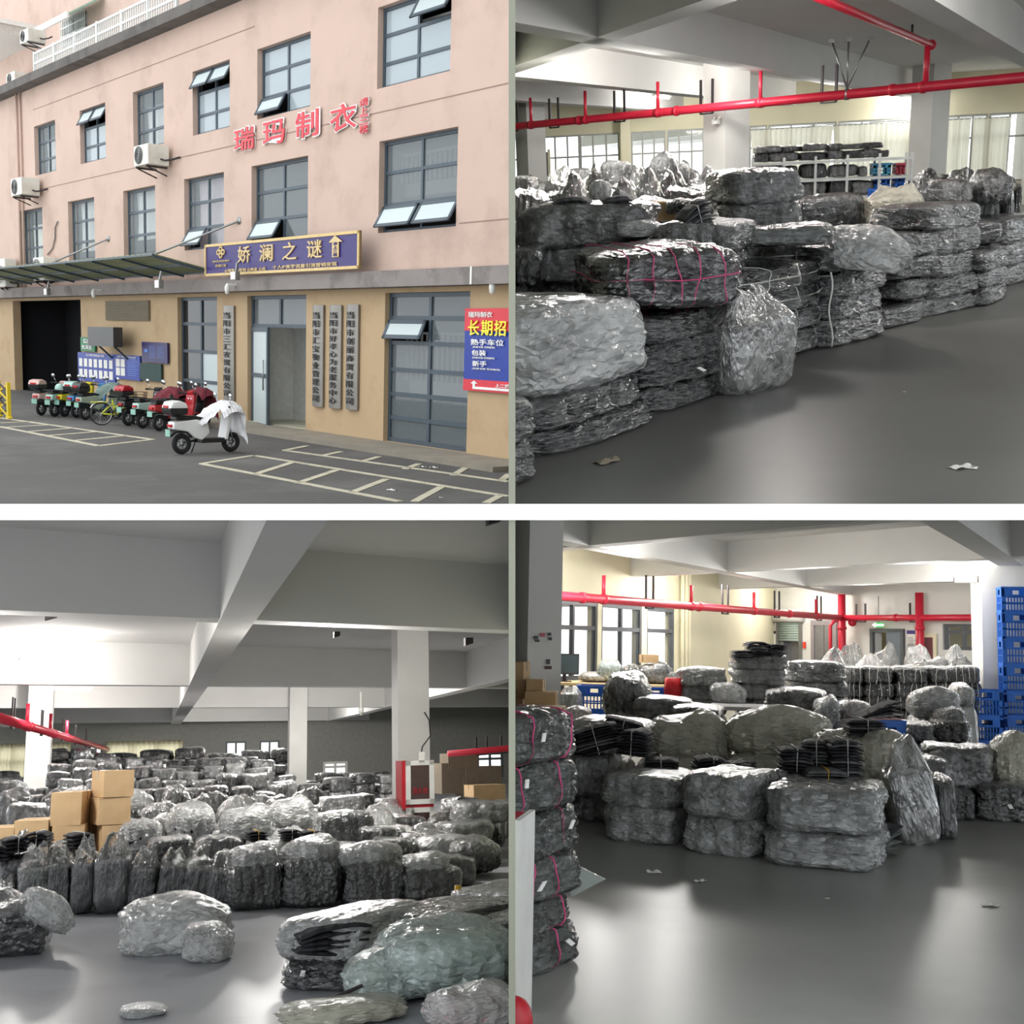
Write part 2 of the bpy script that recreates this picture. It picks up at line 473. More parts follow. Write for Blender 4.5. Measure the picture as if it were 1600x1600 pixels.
def bale_form(seed):
    rr = np.random.RandomState(seed); a, b, c = rr.uniform(0, 6), rr.uniform(0, 6), rr.uniform(-1, 1)
    def fn(p):
        p = p.copy()
        p[:, 2] *= 1 + 0.07 * np.sin(p[:, 0] * 2.3 + a); p[:, 1] *= 1 + 0.05 * np.sin(p[:, 0] * 1.7 + b) - 0.05 * p[:, 2]
        p[:, 0] += 0.05 * p[:, 2] * c
        return p
    return fn
def shape_bale(seed, k=20, ribs=9, lumps=4, kf=18):
    """lying bale: parcels of folded garments side by side, their edges as ribs on the sides, film stretched round them"""
    p, n, f = soft_box(seed, k, 6.0, 0.035)
    form = bale_form(seed); p = form(p)
    rr = np.random.RandomState(seed); ph = rr.uniform(0, 3)
    side = np.clip(1.25 - np.abs(p[:, 2]) * 1.0, 0, 1)
    along = np.where(np.abs(p[:, 1]) > np.abs(p[:, 0]) * 0.9, p[:, 0], p[:, 1])
    g = np.abs(np.sin(along * ribs * 0.5 * math.pi + wave_noise(p, seed + 5, 2.5) * 0.7)) ** 0.4
    lump = lambda q: 1 - np.abs(np.sin(q[:, 0] * lumps * 0.5 * math.pi + ph)) ** 0.35
    inner = p - n * ((1 - g) * 0.05 * side + lump(p) * 0.13 + 0.05)[:, None]
    cl = finish(inner, f, 'folded_garments')
    film, n2, f2 = crumpled(seed, kf, 6.0, 0.035, 0.10, 5.5, 0.016, form, lambda q: lump(q) * 0.06 + 0.02)
    end = np.clip((np.abs(film[:, 0]) - 0.8) / 0.2, 0, 1)
    film[:, 0] += np.sign(film[:, 0]) * end * (0.02 + 0.06 * wave_noise(film, seed + 6, 5))
    return cl, finish(film, f2, 'plastic_film')

def shape_sack(seed, k=22, layers=5, kf=18):
    """upright sack: flat layers stacked inside, the film gathered at the top"""
    p, n, f = soft_box(seed, k, 5.0, 0.05)
    g = np.abs(np.sin((p[:, 2] + 0.12 * wave_noise(p, seed + 5, 2.0)) * layers * 0.5 * math.pi)) ** 0.35
    side = np.clip(1.3 - np.abs(p[:, 2]), 0, 1)
    inner = p - n * ((1 - g) * 0.10 * side + 0.05)[:, None]
    inner[:, 2] = np.where(inner[:, 2] > 0.1, 0.1 + (inner[:, 2] - 0.1) * 0.42, inner[:, 2]); inner[:, :2] *= 0.96
    film, n2, f2 = crumpled(seed, kf, 5.0, 0.05, 0.10, 5.0, 0.02)
    top = np.clip((film[:, 2] - 0.5) / 0.5, 0, 1)
    film[:, 0] *= 1 - 0.38 * top; film[:, 1] *= 1 - 0.40 * top
    film[:, 0] += top * 0.15 * math.sin(seed)
    film[:, 2] += top * 0.22 * wave_noise(film, seed + 4, 6)
    q = inner.copy(); q[:, 2] = np.maximum(q[:, 2], -0.98); lo = (q[:, 2] + 0.98) / 1.98 * 0.95
    me = finish(inner, f, 'folded_garments')
    return me, finish(film, f2, 'plastic_film')

def shape_slump(seed, k=24, kf=20):
    """soft loose bag: a heap that slopes off, film in radiating folds"""
    p, n, f = soft_box(seed, k, 2.8, 0.10)
    inner = p - n * (0.10 + 0.03 * wave_noise(p, seed + 2, 6))[:, None]
    def fold(q):
        ang = np.arctan2(q[:, 1], q[:, 0])
        return np.abs(np.sin(ang * 9 + wave_noise(q, seed, 2) * 1.2)) ** 0.6 * 0.09 * np.clip(1.1 - q[:, 2], 0.2, 1)
    film, n2, f2 = crumpled(seed, kf, 2.8, 0.10, 0.09, 6.0, 0.022, None, fold)
    peak = np.clip((film[:, 2] - 0.7) / 0.3, 0, 1)
    film[:, 2] += peak * 0.25 * (0.4 + 0.6 * wave_noise(film, seed + 4, 4))
    return finish(inner, f, 'folded_garments'), finish(film, f2, 'plastic_film')

def shape_crumple(seed, k=14, kf=18):
    """a bag of mostly empty film: sharp crumples all over, one end drawn out"""
    p, n, f = soft_box(seed, k, 3.2, 0.10)
    inner = p * np.array((0.8, 0.72, 0.6)) - np.array((0, 0, 0.3))
    film, n2, f2 = crumpled(seed, kf, 3.6, 0.12, 0.20, 4.0, 0.045)
    end = np.clip((film[:, 0] - 0.6) / 0.4, 0, 1)
    film[:, 0] += end * 0.18; film[:, 2] -= end * 0.18 * (film[:, 2] + 1)
    return finish(inner, f, 'folded_garments'), finish(film, f2, 'plastic_film')

SHAPES = {
    'bale': [shape_bale(s, 16, r, l, 13) for s, r, l in ((1, 9, 4), (2, 7, 3), (3, 11, 5), (4, 8, 4), (5, 13, 3), (6, 10, 5))],
    'sack': [shape_sack(s, 22, l, 16) for s, l in ((11, 5), (12, 4), (13, 6), (14, 5), (15, 7))],
    'slump': [shape_slump(s) for s in (21, 22, 23, 24)],
    'crumple': [shape_crumple(s) for s in (31, 32, 33)],
    'far': [shape_bale(s, 8, 5, l, 7) for s, l in ((61, 3), (62, 4), (63, 3), (64, 2))],
    'fine': [shape_bale(s, 32, r, l, 24) for s, r, l in ((41, 14, 4), (42, 11, 3), (43, 16, 5), (44, 12, 4))],
}
LOOKS = {  # garments, film
    'dark': (C_DARK, F_CLEAR), 'black': (C_BLACK, F_CLEAR), 'grey': (C_GREY, F_GREY), 'pale': (C_PALE, F_GREY),
    'darkmilk': (C_DARK, F_GREY), 'milk': (C_PALE, F_MILK), 'cream': (C_CREAM, F_CREAM), 'aqua': (C_AQUA, F_AQUA),
    'white': (C_WHITE, F_MILK), 'haze': (C_GREY, F_HAZE), 'smooth': (C_OLIVE, F_SMOOTH), 'silver': (C_DARK, F_SILVER),
    'pink': (C_PINK, F_MILK), 'olive': (C_OLIVE, F_CLEAR), 'milkdark': (C_BLACK, F_MILK),
}
def bag(place, loc, size, kind='bale', look='dark', rotz=0.0, label=None, cat='bag', group=None, tilt=0.0, roll=0.0, name=None, rng=random, var=None):
    """one filled bag: folded garments inside, plastic film round them; size = (wide, deep, high), loc = middle of its underside"""
    var = rng.randrange(len(SHAPES[kind])) if var is None else var
    a, b = SHAPES[kind][var]
    nm = name or {'bale': 'garment_bale', 'fine': 'garment_bale', 'far': 'garment_bale', 'sack': 'garment_sack', 'slump': 'garment_bag', 'crumple': 'film_bag'}[kind]
    R = Matrix.Rotation(rotz, 3, 'Z') @ Matrix.Rotation(tilt, 3, 'Y') @ Matrix.Rotation(roll, 3, 'X')
    root = empty(nm, place, loc, 0, label, cat, group, rot=R, scale=size)
    for part, me, mt in (('folded_garments', a, LOOKS[look][0]), ('plastic_film', b, LOOKS[look][1])):
        if not len(me.materials): me.materials.append(None)
        o = bpy.data.objects.new(part, me); COL.objects.link(o); o.parent = root
        o.material_slots[0].link = 'OBJECT'; o.material_slots[0].material = mt
    return root

M_YSTR = mat('yellow_cord', (226, 180, 50), .6)
def cords(root, n, m, seed=0, cross=True):
    """thin cords drawn round a bag across its length, one along it"""
    r = random.Random(seed); sx, sy, sz = root.matrix_world.to_scale()
    def se(t):
        c, q = math.cos(t), math.sin(t)
        k = (abs(c) ** 6 + abs(q) ** 6) ** (-1 / 6)
        return c * k * .5, q * k * .5
    def ring(pts):
        mb = MB()
        mb.tube([(x * sx, y * sy, z * sz) for x, y, z in pts], .0045, 5, closed=True)
        o = mb.build('cord', m, root); o.matrix_local = Matrix.Diagonal((1 / sx, 1 / sy, 1 / sz, 1))
    N_ = 28
    for i in range(n):
        x = (-.5 + (i + .5 + r.uniform(-.2, .2)) / n) * .84
        a = r.uniform(-.08, .08)
        ring([(x + a * se(k * 6.2832 / N_)[1] + .01 * math.sin(k * 1.3 + i), se(k * 6.2832 / N_)[0] * 1.01, .5 + se(k * 6.2832 / N_)[1] * 1.01) for k in range(N_)])
    if cross: ring([(se(k * 6.2832 / N_)[0] * 1.01, se(k * 6.2832 / N_)[1] * 1.01, .52 + .03 * math.sin(k * 1.1)) for k in range(N_)])

ORD = ['bottom', 'second lowest', 'third lowest', 'fourth lowest', 'fifth lowest', 'sixth lowest', 'seventh lowest', 'eighth lowest']
def px_per_m(place, p):
    a = place.proj(p); b = place.proj(Vector(p) + Vector((1, 0, 0)))
    return abs(b[0] - a[0])

def stack(place, x0, x1, yb, tops, deep, label, kind='bale', look='dark', rotz=0.0, Y=None, jitter=0.03, group=None, seed=0, cat='bag', looks=None, kinds=None):
    """a pile standing on the floor: front foot at image row yb (or depth Y), upper edges at the rows in tops"""
    rng = random.Random(seed * 977 + int(x0) * 31 + int(tops[0]))
    xc = (x0 + x1) / 2
    if Y is None:
        c = place.at(xc, yb); Y = c.y
    front = place.aty(xc, yb, Y)
    s = px_per_m(place, Vector((front.x, Y, 0)))
    w = (x1 - x0) / s
    zz = [0.0 if yb is not None else 0.0] + [max(0.05, place.aty(xc, t, Y).z) for t in tops]
    out = []
    n = len(tops)
    for i in range(n):
        hgt = zz[i + 1] - zz[i]
        if hgt < 0.05: hgt = 0.05
        j = rng.uniform(-jitter, jitter)
        nm = label if n == 1 else ('top ' if i == n - 1 else ORD[min(i, 7)] + ' ') + label
        ww = w * rng.uniform(0.97, 1.03)
        out.append(bag(place, (front.x + j, Y + deep / 2 + rng.uniform(-jitter, jitter), zz[i] - 0.012), (ww, deep * rng.uniform(0.95, 1.05), hgt + 0.035),
                       kinds[i] if kinds else kind, looks[i] if looks else look, rotz + rng.uniform(-0.06, 0.06) + (math.pi if rng.random() < 0.5 else 0), nm, cat, group, rng=rng))
    return out

def on_top(place, x0, y0, x1, y1, Y, deep, label, kind='bale', look='dark', rotz=0.0, tilt=0.0, roll=0.0, group=None, cat='bag', fill=None, var=None):
    """one bag at depth Y filling the image box; what lies hidden below is filled with bags down to the floor when fill is given"""
    xc = (x0 + x1) / 2
    a = place.aty(xc, y1, Y); b = place.aty(xc, y0, Y)
    s = px_per_m(place, a)
    w = (x1 - x0) / s
    o = bag(place, (a.x, Y + deep / 2, a.z), (w, deep, b.z - a.z), kind, look, rotz, label, cat, group, tilt, roll, var=var)
    if fill and a.z > 0.12:
        n = 1; hh = a.z / n
        for i in range(n):
            bag(place, (a.x + random.uniform(-.03, .03), Y + deep / 2 + 0.02, i * hh), (w * 0.98, deep, hh + 0.03), 'bale', look, rotz, fill, cat, fill)
    return o

# bundles: folded garments tied with string
def bundle(place, loc, size, n, mats, label, rotz=0.0, cat='clothes', group=None, fan=0.0, tilt=0.0, seed=0, string=True):
    rng = random.Random(seed + n * 7 + int(abs(loc[0]) * 100))
    w, d, h = size
    root = empty('garment_bundle', place, loc, 0, label, cat, group, rot=Matrix.Rotation(rotz, 3, 'Z') @ Matrix.Rotation(tilt, 3, 'Y'))
    t = h / n
    for i in range(n):
        mb = MB()
        ww = w * rng.uniform(0.9, 1.04); dd = d * rng.uniform(0.9, 1.04); ox = rng.uniform(-.04, .04) * w; oy = rng.uniform(-.04, .04) * d
        ph = rng.uniform(0, 6); lift = fan * i
        def P(u, v, top):
            x = (u - 0.5) * ww + ox; y = (v - 0.5) * dd + oy
            ed = min(u, 1 - u, v, 1 - v)
            th = t * 0.98 * min(1, 0.35 + ed * 6)
            z = i * t + t / 2 + (th / 2 if top else -th / 2) + 0.12 * t * math.sin(u * 5 + ph) + lift * (u - 0.5) * w
            z += -0.5 * t * (abs(u - 0.5) * 2) ** 3 * (i / max(1, n - 1))
            return (x, y, z)
        k = 6
        tops = [P(a / k, b / k, True) for b in range(k + 1) for a in range(k + 1)]
        bots = [P(a / k, b / k, False) for b in range(k + 1) for a in range(k + 1)]
        f = []
        m = (k + 1) ** 2
        for b in range(k):
            for a in range(k):
                q = b * (k + 1) + a
                f.append((q, q + 1, q + k + 2, q + k + 1)); f.append((m + q + k + 1, m + q + k + 2, m + q + 1, m + q))
        rim = [a for a in range(k + 1)] + [(k + 1) * b + k for b in range(1, k + 1)] + [(k + 1) * k + a for a in range(k - 1, -1, -1)] + [(k + 1) * b for b in range(k - 1, 0, -1)]
        for a, b in zip(rim, rim[1:] + rim[:1]): f.append((b, a, m + a, m + b))
        mb.add(tops + bots, f, True)
        mb.build('folded_garment', rng.choice(mats), root)
    if string:
        s = MB()
        for xx in (0.0,):
            e = 0.51
            s.tube([(xx, -d * e, -0.002), (xx, d * e, -0.002), (xx, d * e, h * 1.02), (xx, -d * e, h * 1.02)], 0.006, 5, closed=True)
        s.build('string', M_YSTR if 'yellow' in label else M_STRING, root)
    return root

# cardboard boxes
def carton(place, loc, size, rotz, label, group=None, m=None, flaps=True, cat='box'):
    w, d, h = size
    root = empty('cardboard_box', place, loc, rotz, label, cat, group)
    MB().box((-w / 2, -d / 2, 0), (w / 2, d / 2, h - 0.012)).build('carton_body', m or M_CARD, root, bevel=0.006)
    for s in (-1, 1):
        MB().box((-w / 2, 0.003 * s if s > 0 else -d / 2, h - 0.012), (w / 2, d / 2 if s > 0 else -0.003, h)).build('lid_flap', m or M_CARD, root, bevel=0.003)
    t = MB().box((-w / 2 - .002, -0.03, h - 0.001), (w / 2 + .002, 0.03, h + 0.002))
    t.box((-w / 2 - .003, -0.03, h - 0.11), (-w / 2 + .001, 0.03, h)); t.box((w / 2 - .001, -0.03, h - 0.11), (w / 2 + .003, 0.03, h))
    t.build('packing_tape', M_TAPE, root)
    return root

def carton_px(place, x0, y0, x1, y1, Y, deep, label, rotz=0.0, group=None):
    xc = (x0 + x1) / 2
    a = place.aty(xc, y1, Y); b = place.aty(xc, y0, Y); s = px_per_m(place, a)
    w = (x1 - x0) / s
    if rotz:
        w = max(0.1, (w - abs(math.sin(rotz)) * deep) / math.cos(rotz))
    return carton(place, (a.x, Y + deep / 2, a.z), (w, deep, b.z - a.z), rotz, label, group)

# blue slatted crates
_crate = {}
def crate(place, loc, size, rotz, label, group=None, m=None, cat='crate'):
    w, d, h = size
    key = (round(w, 2), round(d, 2), round(h, 2))
    m = m or M_BLUE
    root = empty('plastic_crate', place, loc, rotz, label, cat, group)
    if key not in _crate:
        t = 0.012
        def side(L, along):
            mb = MB(); n = max(4, int(L / 0.045))
            def bx(u0, z0, u1, z1):
                if along == 'x': mb.box((u0, -t / 2, z0), (u1, t / 2, z1))
                else: mb.box((-t / 2, u0, z0), (t / 2, u1, z1))
            bx(-L / 2, 0, L / 2, h * 0.12); bx(-L / 2, h * 0.62, L / 2, h * 0.70); bx(-L / 2, h * 0.9, L / 2, h); bx(-L / 2, h * 0.36, L / 2, h * 0.41)
            bx(-L / 2, 0, -L / 2 + 0.04, h); bx(L / 2 - 0.04, 0, L / 2, h)
            bx(-L / 2, h * .70, -L * 0.18, h * 0.9); bx(L * 0.18, h * .70, L / 2, h * 0.9)
            for i in range(1, n):
                u = -L / 2 + L * i / n
                bx(u - 0.008, h * 0.1, u + 0.008, h * 0.65)
            return mb.mesh('crate_side')
        rim = MB()
        for y in (-d / 2, d / 2): rim.box((-w / 2 - .012, y - .014, h - .03), (w / 2 + .012, y + .014, h))
        for x in (-w / 2, w / 2): rim.box((x - .014, -d / 2, h - .03), (x + .014, d / 2, h))
        _crate[key] = (side(w, 'x'), side(d, 'y'), rim.mesh('rim'), MB().box((-w / 2, -d / 2, 0), (w / 2, d / 2, .012)).mesh('crate_bottom'))
    sx, sy, rim, bot = _crate[key]
    for me, lc, nm in ((sx, (0, -d / 2, 0), 'crate_side'), (sx, (0, d / 2, 0), 'crate_side'), (sy, (-w / 2, 0, 0), 'crate_side'), (sy, (w / 2, 0, 0), 'crate_side'), (rim, (0, 0, 0), 'rim'), (bot, (0, 0, 0), 'crate_bottom')):
        link(nm, me, m, root, None, lc)
    return root

# red sprinkler main with its hangers and risers
def pipe_run(place, a, b, r, label, hangers=(), risers=(), clamps=(), up=0.5, cat='pipe', extra=None):
    a = Vector(a); b = Vector(b)
    root = empty('sprinkler_pipe', place, a, 0, label, cat)
    d = b - a
    MB().tube([(0, 0, 0), d], r, 14).build('main_pipe', M_RED, root)
    dn = d.normalized(); s = dn.cross(Vector((0, 0, 1))).normalized()
    for t in hangers:
        p = d * t; mb = MB()
        q0 = p + dn * 0.16; q1 = p - dn * 0.16
        for q, hh in ((q0, up), (q1, up)):
            mb.bar(q - Vector((0, 0, r * 1.3)), q + Vector((0, 0, hh)), 0.05, 0.03, s)
        mb.bar(q0 - Vector((0, 0, r * 1.3)), q1 - Vector((0, 0, r * 1.3)), 0.05, 0.03)
        mb.build('hanger', M_BRKT, root)
    for t, hh in risers:
        p = d * t
        MB().tube([p, p + Vector((0, 0, hh))], r * 0.42, 8).build('riser', M_RED, root)
        MB().tube([p - dn * 0.06, p + dn * 0.06], r * 1.16, 12).build('clamp', M_RED, root)
    for t in clamps:
        p = d * t
        MB().tube([p - dn * 0.035, p + dn * 0.035], r * 1.22, 12).build('clamp', M_RED, root)
    return root

# batten lamps up between the beams; front and back store ones are added fill
M_TUBE = mat_lit('lamp_tube', (255, 250, 240), 6.0)
def batten_lamp(place, x, y, z, watts, label, rot=0.0, down=False):
    w_ = place.M @ Vector((x, y, z))
    if any(w_.dot(n_) < h_ + .75 * abs(n_.x) + .14 for n_, h_ in place.planes): print('no room for lamp', place.name, x, y); return None
    r = empty('batten_lamp', place, (x, y, z), rot, label, 'lamp', 'batten lamps between the beams')
    MB().box((-.62, -.05, .06), (.62, .05, .12)).build('lamp_housing', M_WHITE, r)
    MB().tube([(-.6, 0, .03), (.6, 0, .03)], .02, 8).build('lamp_tube', M_TUBE, r)
    L_ = bpy.data.lights.new('lamp_light', 'AREA' if down else 'POINT'); L_.energy = watts
    if down: L_.shape = 'RECTANGLE'; L_.size = 1.2; L_.size_y = .12
    else: L_.shadow_soft_size = .25
    L_.color = (1, .97, .93)
    o = bpy.data.objects.new('lamp_light', L_); COL.objects.link(o); o.parent = r; o.matrix_local = Matrix.Translation((0, 0, -.02 if down else -.2))
    return r

def lamp_behind(place, px, zb, watts, label, d, off=.52, dz=.22):
    """a batten lamp along the far side of the beam whose underside shows at px; d = run of the beam"""
    q = place.at(px[0], px[1], zb); n = Vector((-d.y, d.x, 0)).normalized()
    if n.dot(q) < 0: n = -n
    return batten_lamp(place, q.x + n.x * off, q.y + n.y * off, zb + dz, watts, label, math.atan2(d.y, d.x))

# ------------------------------------------------------------------ the slabs that part the four places
M_PART = mat('partition_paint', (128, 130, 116), 0.8, 0.05, 2)
M_SLAB = mat('white_slab_paint', (244, 244, 242), 0.8, 0.02, 2)
def world_struct(name, mb, m):
    o = bpy.data.objects.new(name, mb.mesh(name)); o.data.materials.append(m); COL.objects.link(o); o['kind'] = 'structure'
    return o
world_struct('wall_middle', MB().box((-HX * 0.97, 4.2, -60), (HX * 0.97, 90, 60)), M_PART)
world_struct('floor_middle', MB().box((-60, 4.19, -HZ * 0.97), (60, 90, HZ * 0.97)), M_SLAB)

# ------------------------------------------------------------------ upright planes: walls, their openings, what hangs on them
class Wall:
    """an upright plane through origin o along horizontal direction d (to the right as seen); the face looks at the viewer"""
    def __init__(self, place, o, d):
        self.p = place; self.o = Vector((o[0], o[1], 0)); self.d = Vector((d[0], d[1], 0)).normalized()
        self.n = Vector((-self.d.y, self.d.x, 0))       # into the wall
        if self.n.dot(self.o) < 0: self.n = -self.n
        self.ang = math.atan2(self.d.y, self.d.x)
    def uz(self, x, y):
        r = self.p.ray(x, y); e = Vector((0, 0, self.p.h))
        t = (self.o - e).dot(self.n) / r.dot(self.n)
        q = e + r * t
        return (q - self.o).dot(self.d), q.z
    def pt(self, u, z=0.0, out=0.0):
        q = self.o + self.d * u - self.n * out
        return Vector((q.x, q.y, z))
    def thing(self, name, u, z, out, label=None, cat=None, group=None, kind=None):
        """an Empty on the wall whose own x runs along the wall and whose -y faces the viewer"""
        return empty(name, self.p, self.pt(u, z, out), self.ang, label, cat, group, kind)
    def rect(self, x0, y0, x1, y1):
        """image box -> u0, u1, z0, z1"""
        yc, xc = (y0 + y1) / 2, (x0 + x1) / 2
        return self.uz(x0, yc)[0], self.uz(x1, yc)[0], self.uz(xc, y1)[1], self.uz(xc, y0)[1]
    def slab(self, name, u0, u1, z0, z1, holes, thick, m, kind='structure'):
        us = sorted({u0, u1, *[min(max(h[0], u0), u1) for h in holes], *[min(max(h[1], u0), u1) for h in holes]})
        zs = sorted({z0, z1, *[min(max(h[2], z0), z1) for h in holes], *[min(max(h[3], z0), z1) for h in holes]})
        mb = MB()
        for a, b in zip(zs, zs[1:]):
            run = None
            for c, d in zip(us, us[1:]):
                um, zm = (c + d) / 2, (a + b) / 2
                solid = not any(h[0] < um < h[1] and h[2] < zm < h[3] for h in holes)
                if solid: run = (run[0] if run else c, d)
                if run and (not solid or d == us[-1]):
                    mb.box((run[0], 0, a), (run[1], thick, b)); run = None
        root = mb.build(name, m, None, self.p, self.o, self.ang)
        return tag(root, kind=kind)

_nwin = [0]
AVOID = []
def window(wall, u0, u1, z0, z1, cols=2, rows=(0.5,), bar=0.05, recess=0.12, m=None, glass=None, label=None, open_=(), open_deg=25, name=None, pane_mats=None):
    """frame, mullions, one pane per light; lights listed in open_ are sashes pushed out at the foot"""
    _nwin[0] += 1
    m = m or M_FRAME
    root = wall.thing(name or 'window_%d' % _nwin[0], u0, z0, -recess, label, None, None, 'structure')
    W, H = u1 - u0, z1 - z0; t = bar
    fr = MB()
    fr.box((0, -t / 2, 0), (W, t / 2, t)); fr.box((0, -t / 2, H - t), (W, t / 2, H)); fr.box((0, -t / 2, t), (t, t / 2, H - t)); fr.box((W - t, -t / 2, t), (W, t / 2, H - t))
    fr.build('window_frame', m, root)
    xs = [W * i / cols for i in range(cols + 1)]; zs = [0] + [H * r for r in rows] + [H]
    mu = MB()
    for x in xs[1:-1]: mu.box((x - t / 2, -t / 2.2, t), (x + t / 2, t / 2.2, H - t))
    if cols > 1: mu.build('mullion', m, root)
    tr = MB()
    for z in zs[1:-1]: tr.box((t, -t / 2.4, z - t / 2), (W - t, t / 2.4, z + t / 2))
    if len(zs) > 2: tr.build('transom', m, root)
    for j in range(len(zs) - 1):
        for i in range(cols):
            a, b, c, d = xs[i] + t / 2, xs[i + 1] - t / 2, zs[j] + t / 2, zs[j + 1] - t / 2
            g = (pane_mats or {}).get((i, j), glass)
            if (i, j) in open_:
                s = bpy.data.objects.new('sash', None); COL.objects.link(s); s.parent = root
                sign = 1
                s.matrix_local = Matrix.Translation((a, -t, d)) @ Matrix.Rotation(-math.radians(open_deg), 4, 'X')
                w2, h2 = b - a, d - c
                e = MB(); e.box((0, -.02, -h2), (w2, .02, -h2 + t)); e.box((0, -.02, -t), (w2, .02, 0)); e.box((0, -.02, -h2), (t, .02, 0)); e.box((w2 - t, -.02, -h2), (w2, .02, 0))
                e.build('sash_frame', m, s)
                MB().box((t, -.006, -h2 + t), (w2 - t, .006, -t)).build('pane', g, s)
            else:
                MB().box((a, -.006, c), (b, .006, d)).build('pane', g, root)
    return root

def curtain(wall, u0, u1, z0, z1, label, m, out=-0.05, folds=8, group=None, gather=0.0):
    root = wall.thing('curtain', (u0 + u1) / 2, z0, out, label, 'curtain', group)
    W, H = u1 - u0, z1 - z0
    def P(a, b):
        x = (a - 0.5) * W * (1 - gather * math.sin(b * math.pi))
        return (x, 0.05 * math.sin(a * folds * 2 * math.pi + 0.7 * math.sin(b * 3)) * (0.6 + 0.4 * (1 - b)), b * H)
    mb = MB().grid(P, folds * 6, 6)
    mb.build('curtain_cloth', m, root)
    MB().tube([(-W / 2, 0, H), (W / 2, 0, H)], 0.015, 6).build('curtain_rail', M_STEEL, root)
    return root

def beam(place, a, b, width, z0, z1, name, m):
    a = Vector((a[0], a[1], 0)); b = Vector((b[0], b[1], 0)); d = (b - a).normalized(); n = Vector((-d.y, d.x, 0)) * width / 2
    mb = MB(); mb.hexa([(*(a - n).xy, z0), (*(b - n).xy, z0), (*(b + n).xy, z0), (*(a + n).xy, z0), (*(a - n).xy, z1), (*(b - n).xy, z1), (*(b + n).xy, z1), (*(a + n).xy, z1)])
    return struct(name, mb, m, place)

def mat_curtain(name, rgb, tr):
    m, nt, N, L, b = nodes_of(name)
    b.inputs['Base Color'].default_value = (*lin(rgb), 1); b.inputs['Roughness'].default_value = 0.9
    tl = N.new('ShaderNodeBsdfTranslucent'); tl.inputs['Color'].default_value = (*lin(rgb), 1)
    nz = N.new('ShaderNodeTexNoise'); nz.inputs['Scale'].default_value = 12
    mx = N.new('ShaderNodeMixShader'); mx.inputs[0].default_value = tr
    out = N['Material Output']
    L.new(b.outputs[0], mx.inputs[1]); L.new(tl.outputs[0], mx.inputs[2]); L.new(mx.outputs[0], out.inputs['Surface'])
    bp = N.new('ShaderNodeBump'); bp.inputs['Strength'].default_value = 0.1; L.new(nz.outputs['Fac'], bp.inputs['Height']); L.new(bp.outputs['Normal'], b.inputs['Normal'])
    MATS[name] = m
    return m
M_CURTAIN = mat_curtain('white_curtain_cloth', (244, 242, 228), 0.65)
G_CLEAR = mat_glass('clear_glass', (220, 230, 232), 0.06)

def stack2(place, pl, pr, deep, tops, label, looks='dark', kinds='bale', group=None, seed=0, wob=0.02, cat='bag', tags=False):
    """a pile whose front foot runs on the floor from image point pl to image point pr"""
    A = place.at(*pl); B = place.at(*pr); mid = (A + B) / 2; d = (B - A); w = d.length; ang = math.atan2(d.y, d.x)
    n = Vector((-d.y, d.x, 0)).normalized()
    if n.dot(mid) < 0: n = -n
    c = mid + n * deep / 2
    xm = (pl[0] + pr[0]) / 2
    zz = [0] + [place.aty(xm, t, mid.y).z for t in tops]
    rng = random.Random(seed + int(pl[0]) * 7 + int(pr[1]))
    res = []
    N_ = len(tops)
    for i in range(N_):
        lk = looks if isinstance(looks, str) else looks[i]; kd = kinds if isinstance(kinds, str) else kinds[i]
        nm = label if N_ == 1 else ('top ' if i == N_ - 1 else ORD[min(i, 7)] + ' ') + label
        j = Vector((rng.uniform(-wob, wob), rng.uniform(-wob, wob), 0))
        o = bag(place, (c.x + j.x, c.y + j.y, zz[i] - 0.012), (w * rng.uniform(.97, 1.03), deep, zz[i + 1] - zz[i] + 0.03), kd, lk, ang + rng.uniform(-.05, .05), nm, cat, group, rng=rng)
        if tags and rng.random() < tags:
            tg = MB().box((-.016, -.003, -.02), (.016, .003, .02)).mesh('paper_tag'); tg.materials.append(M_TAG)
            t_ = bpy.data.objects.new('paper_tag', tg); COL.objects.link(t_); t_.parent = o
            sx, sy, sz = w, deep, zz[i + 1] - zz[i] + .03
            t_.matrix_local = Matrix.Translation((rng.uniform(-.3, .3), -0.535, rng.uniform(.45, .65))) @ Matrix.Diagonal((1 / sx, 1 / sy, 1 / sz, 1)) @ Matrix.Rotation(rng.uniform(-.3, .3), 4, 'Y')
        res.append(o)
    return res

def litter(place, x, y, w, label, m=M_PAPER, rot=0.3, kind='paper'):
    c = place.at(x, y)
    o = MB().grid(lambda a, b: ((a - .5) * w, (b - .5) * w * .6, 0.004 + .02 * w * 8 * (math.sin(a * 5 + x) * math.sin(b * 4 + y)) ** 2), 6, 5).build('paper_scrap', m, None, place, (c.x, c.y, 0), rot)
    return tag(o, label, kind)
def beam_through(place, px, d, back, fwd, width, z0, z1, name, m=M_CEIL):
    q = place.at(px[0], px[1], z0)
    return beam(place, q - d * back, q + d * fwd, width, z0, z1, name, m)
def column(place, x, Y, w, z1, name, m=M_WHITE, rot=0.0, y=300):
    c = place.aty(x, y, Y)
    AVOID.append((place, c.x, Y, w * .7))
    mb = MB(); a = w / 2
    co, si = math.cos(rot), math.sin(rot)
    pts = [(c.x + co * u - si * v, c.y + si * u + co * v) for u, v in ((-a, -a), (a, -a), (a, a), (-a, a))]
    mb.hexa([(*q, 0) for q in pts] + [(*q, z1) for q in pts])
    return struct(name, mb, m, place)
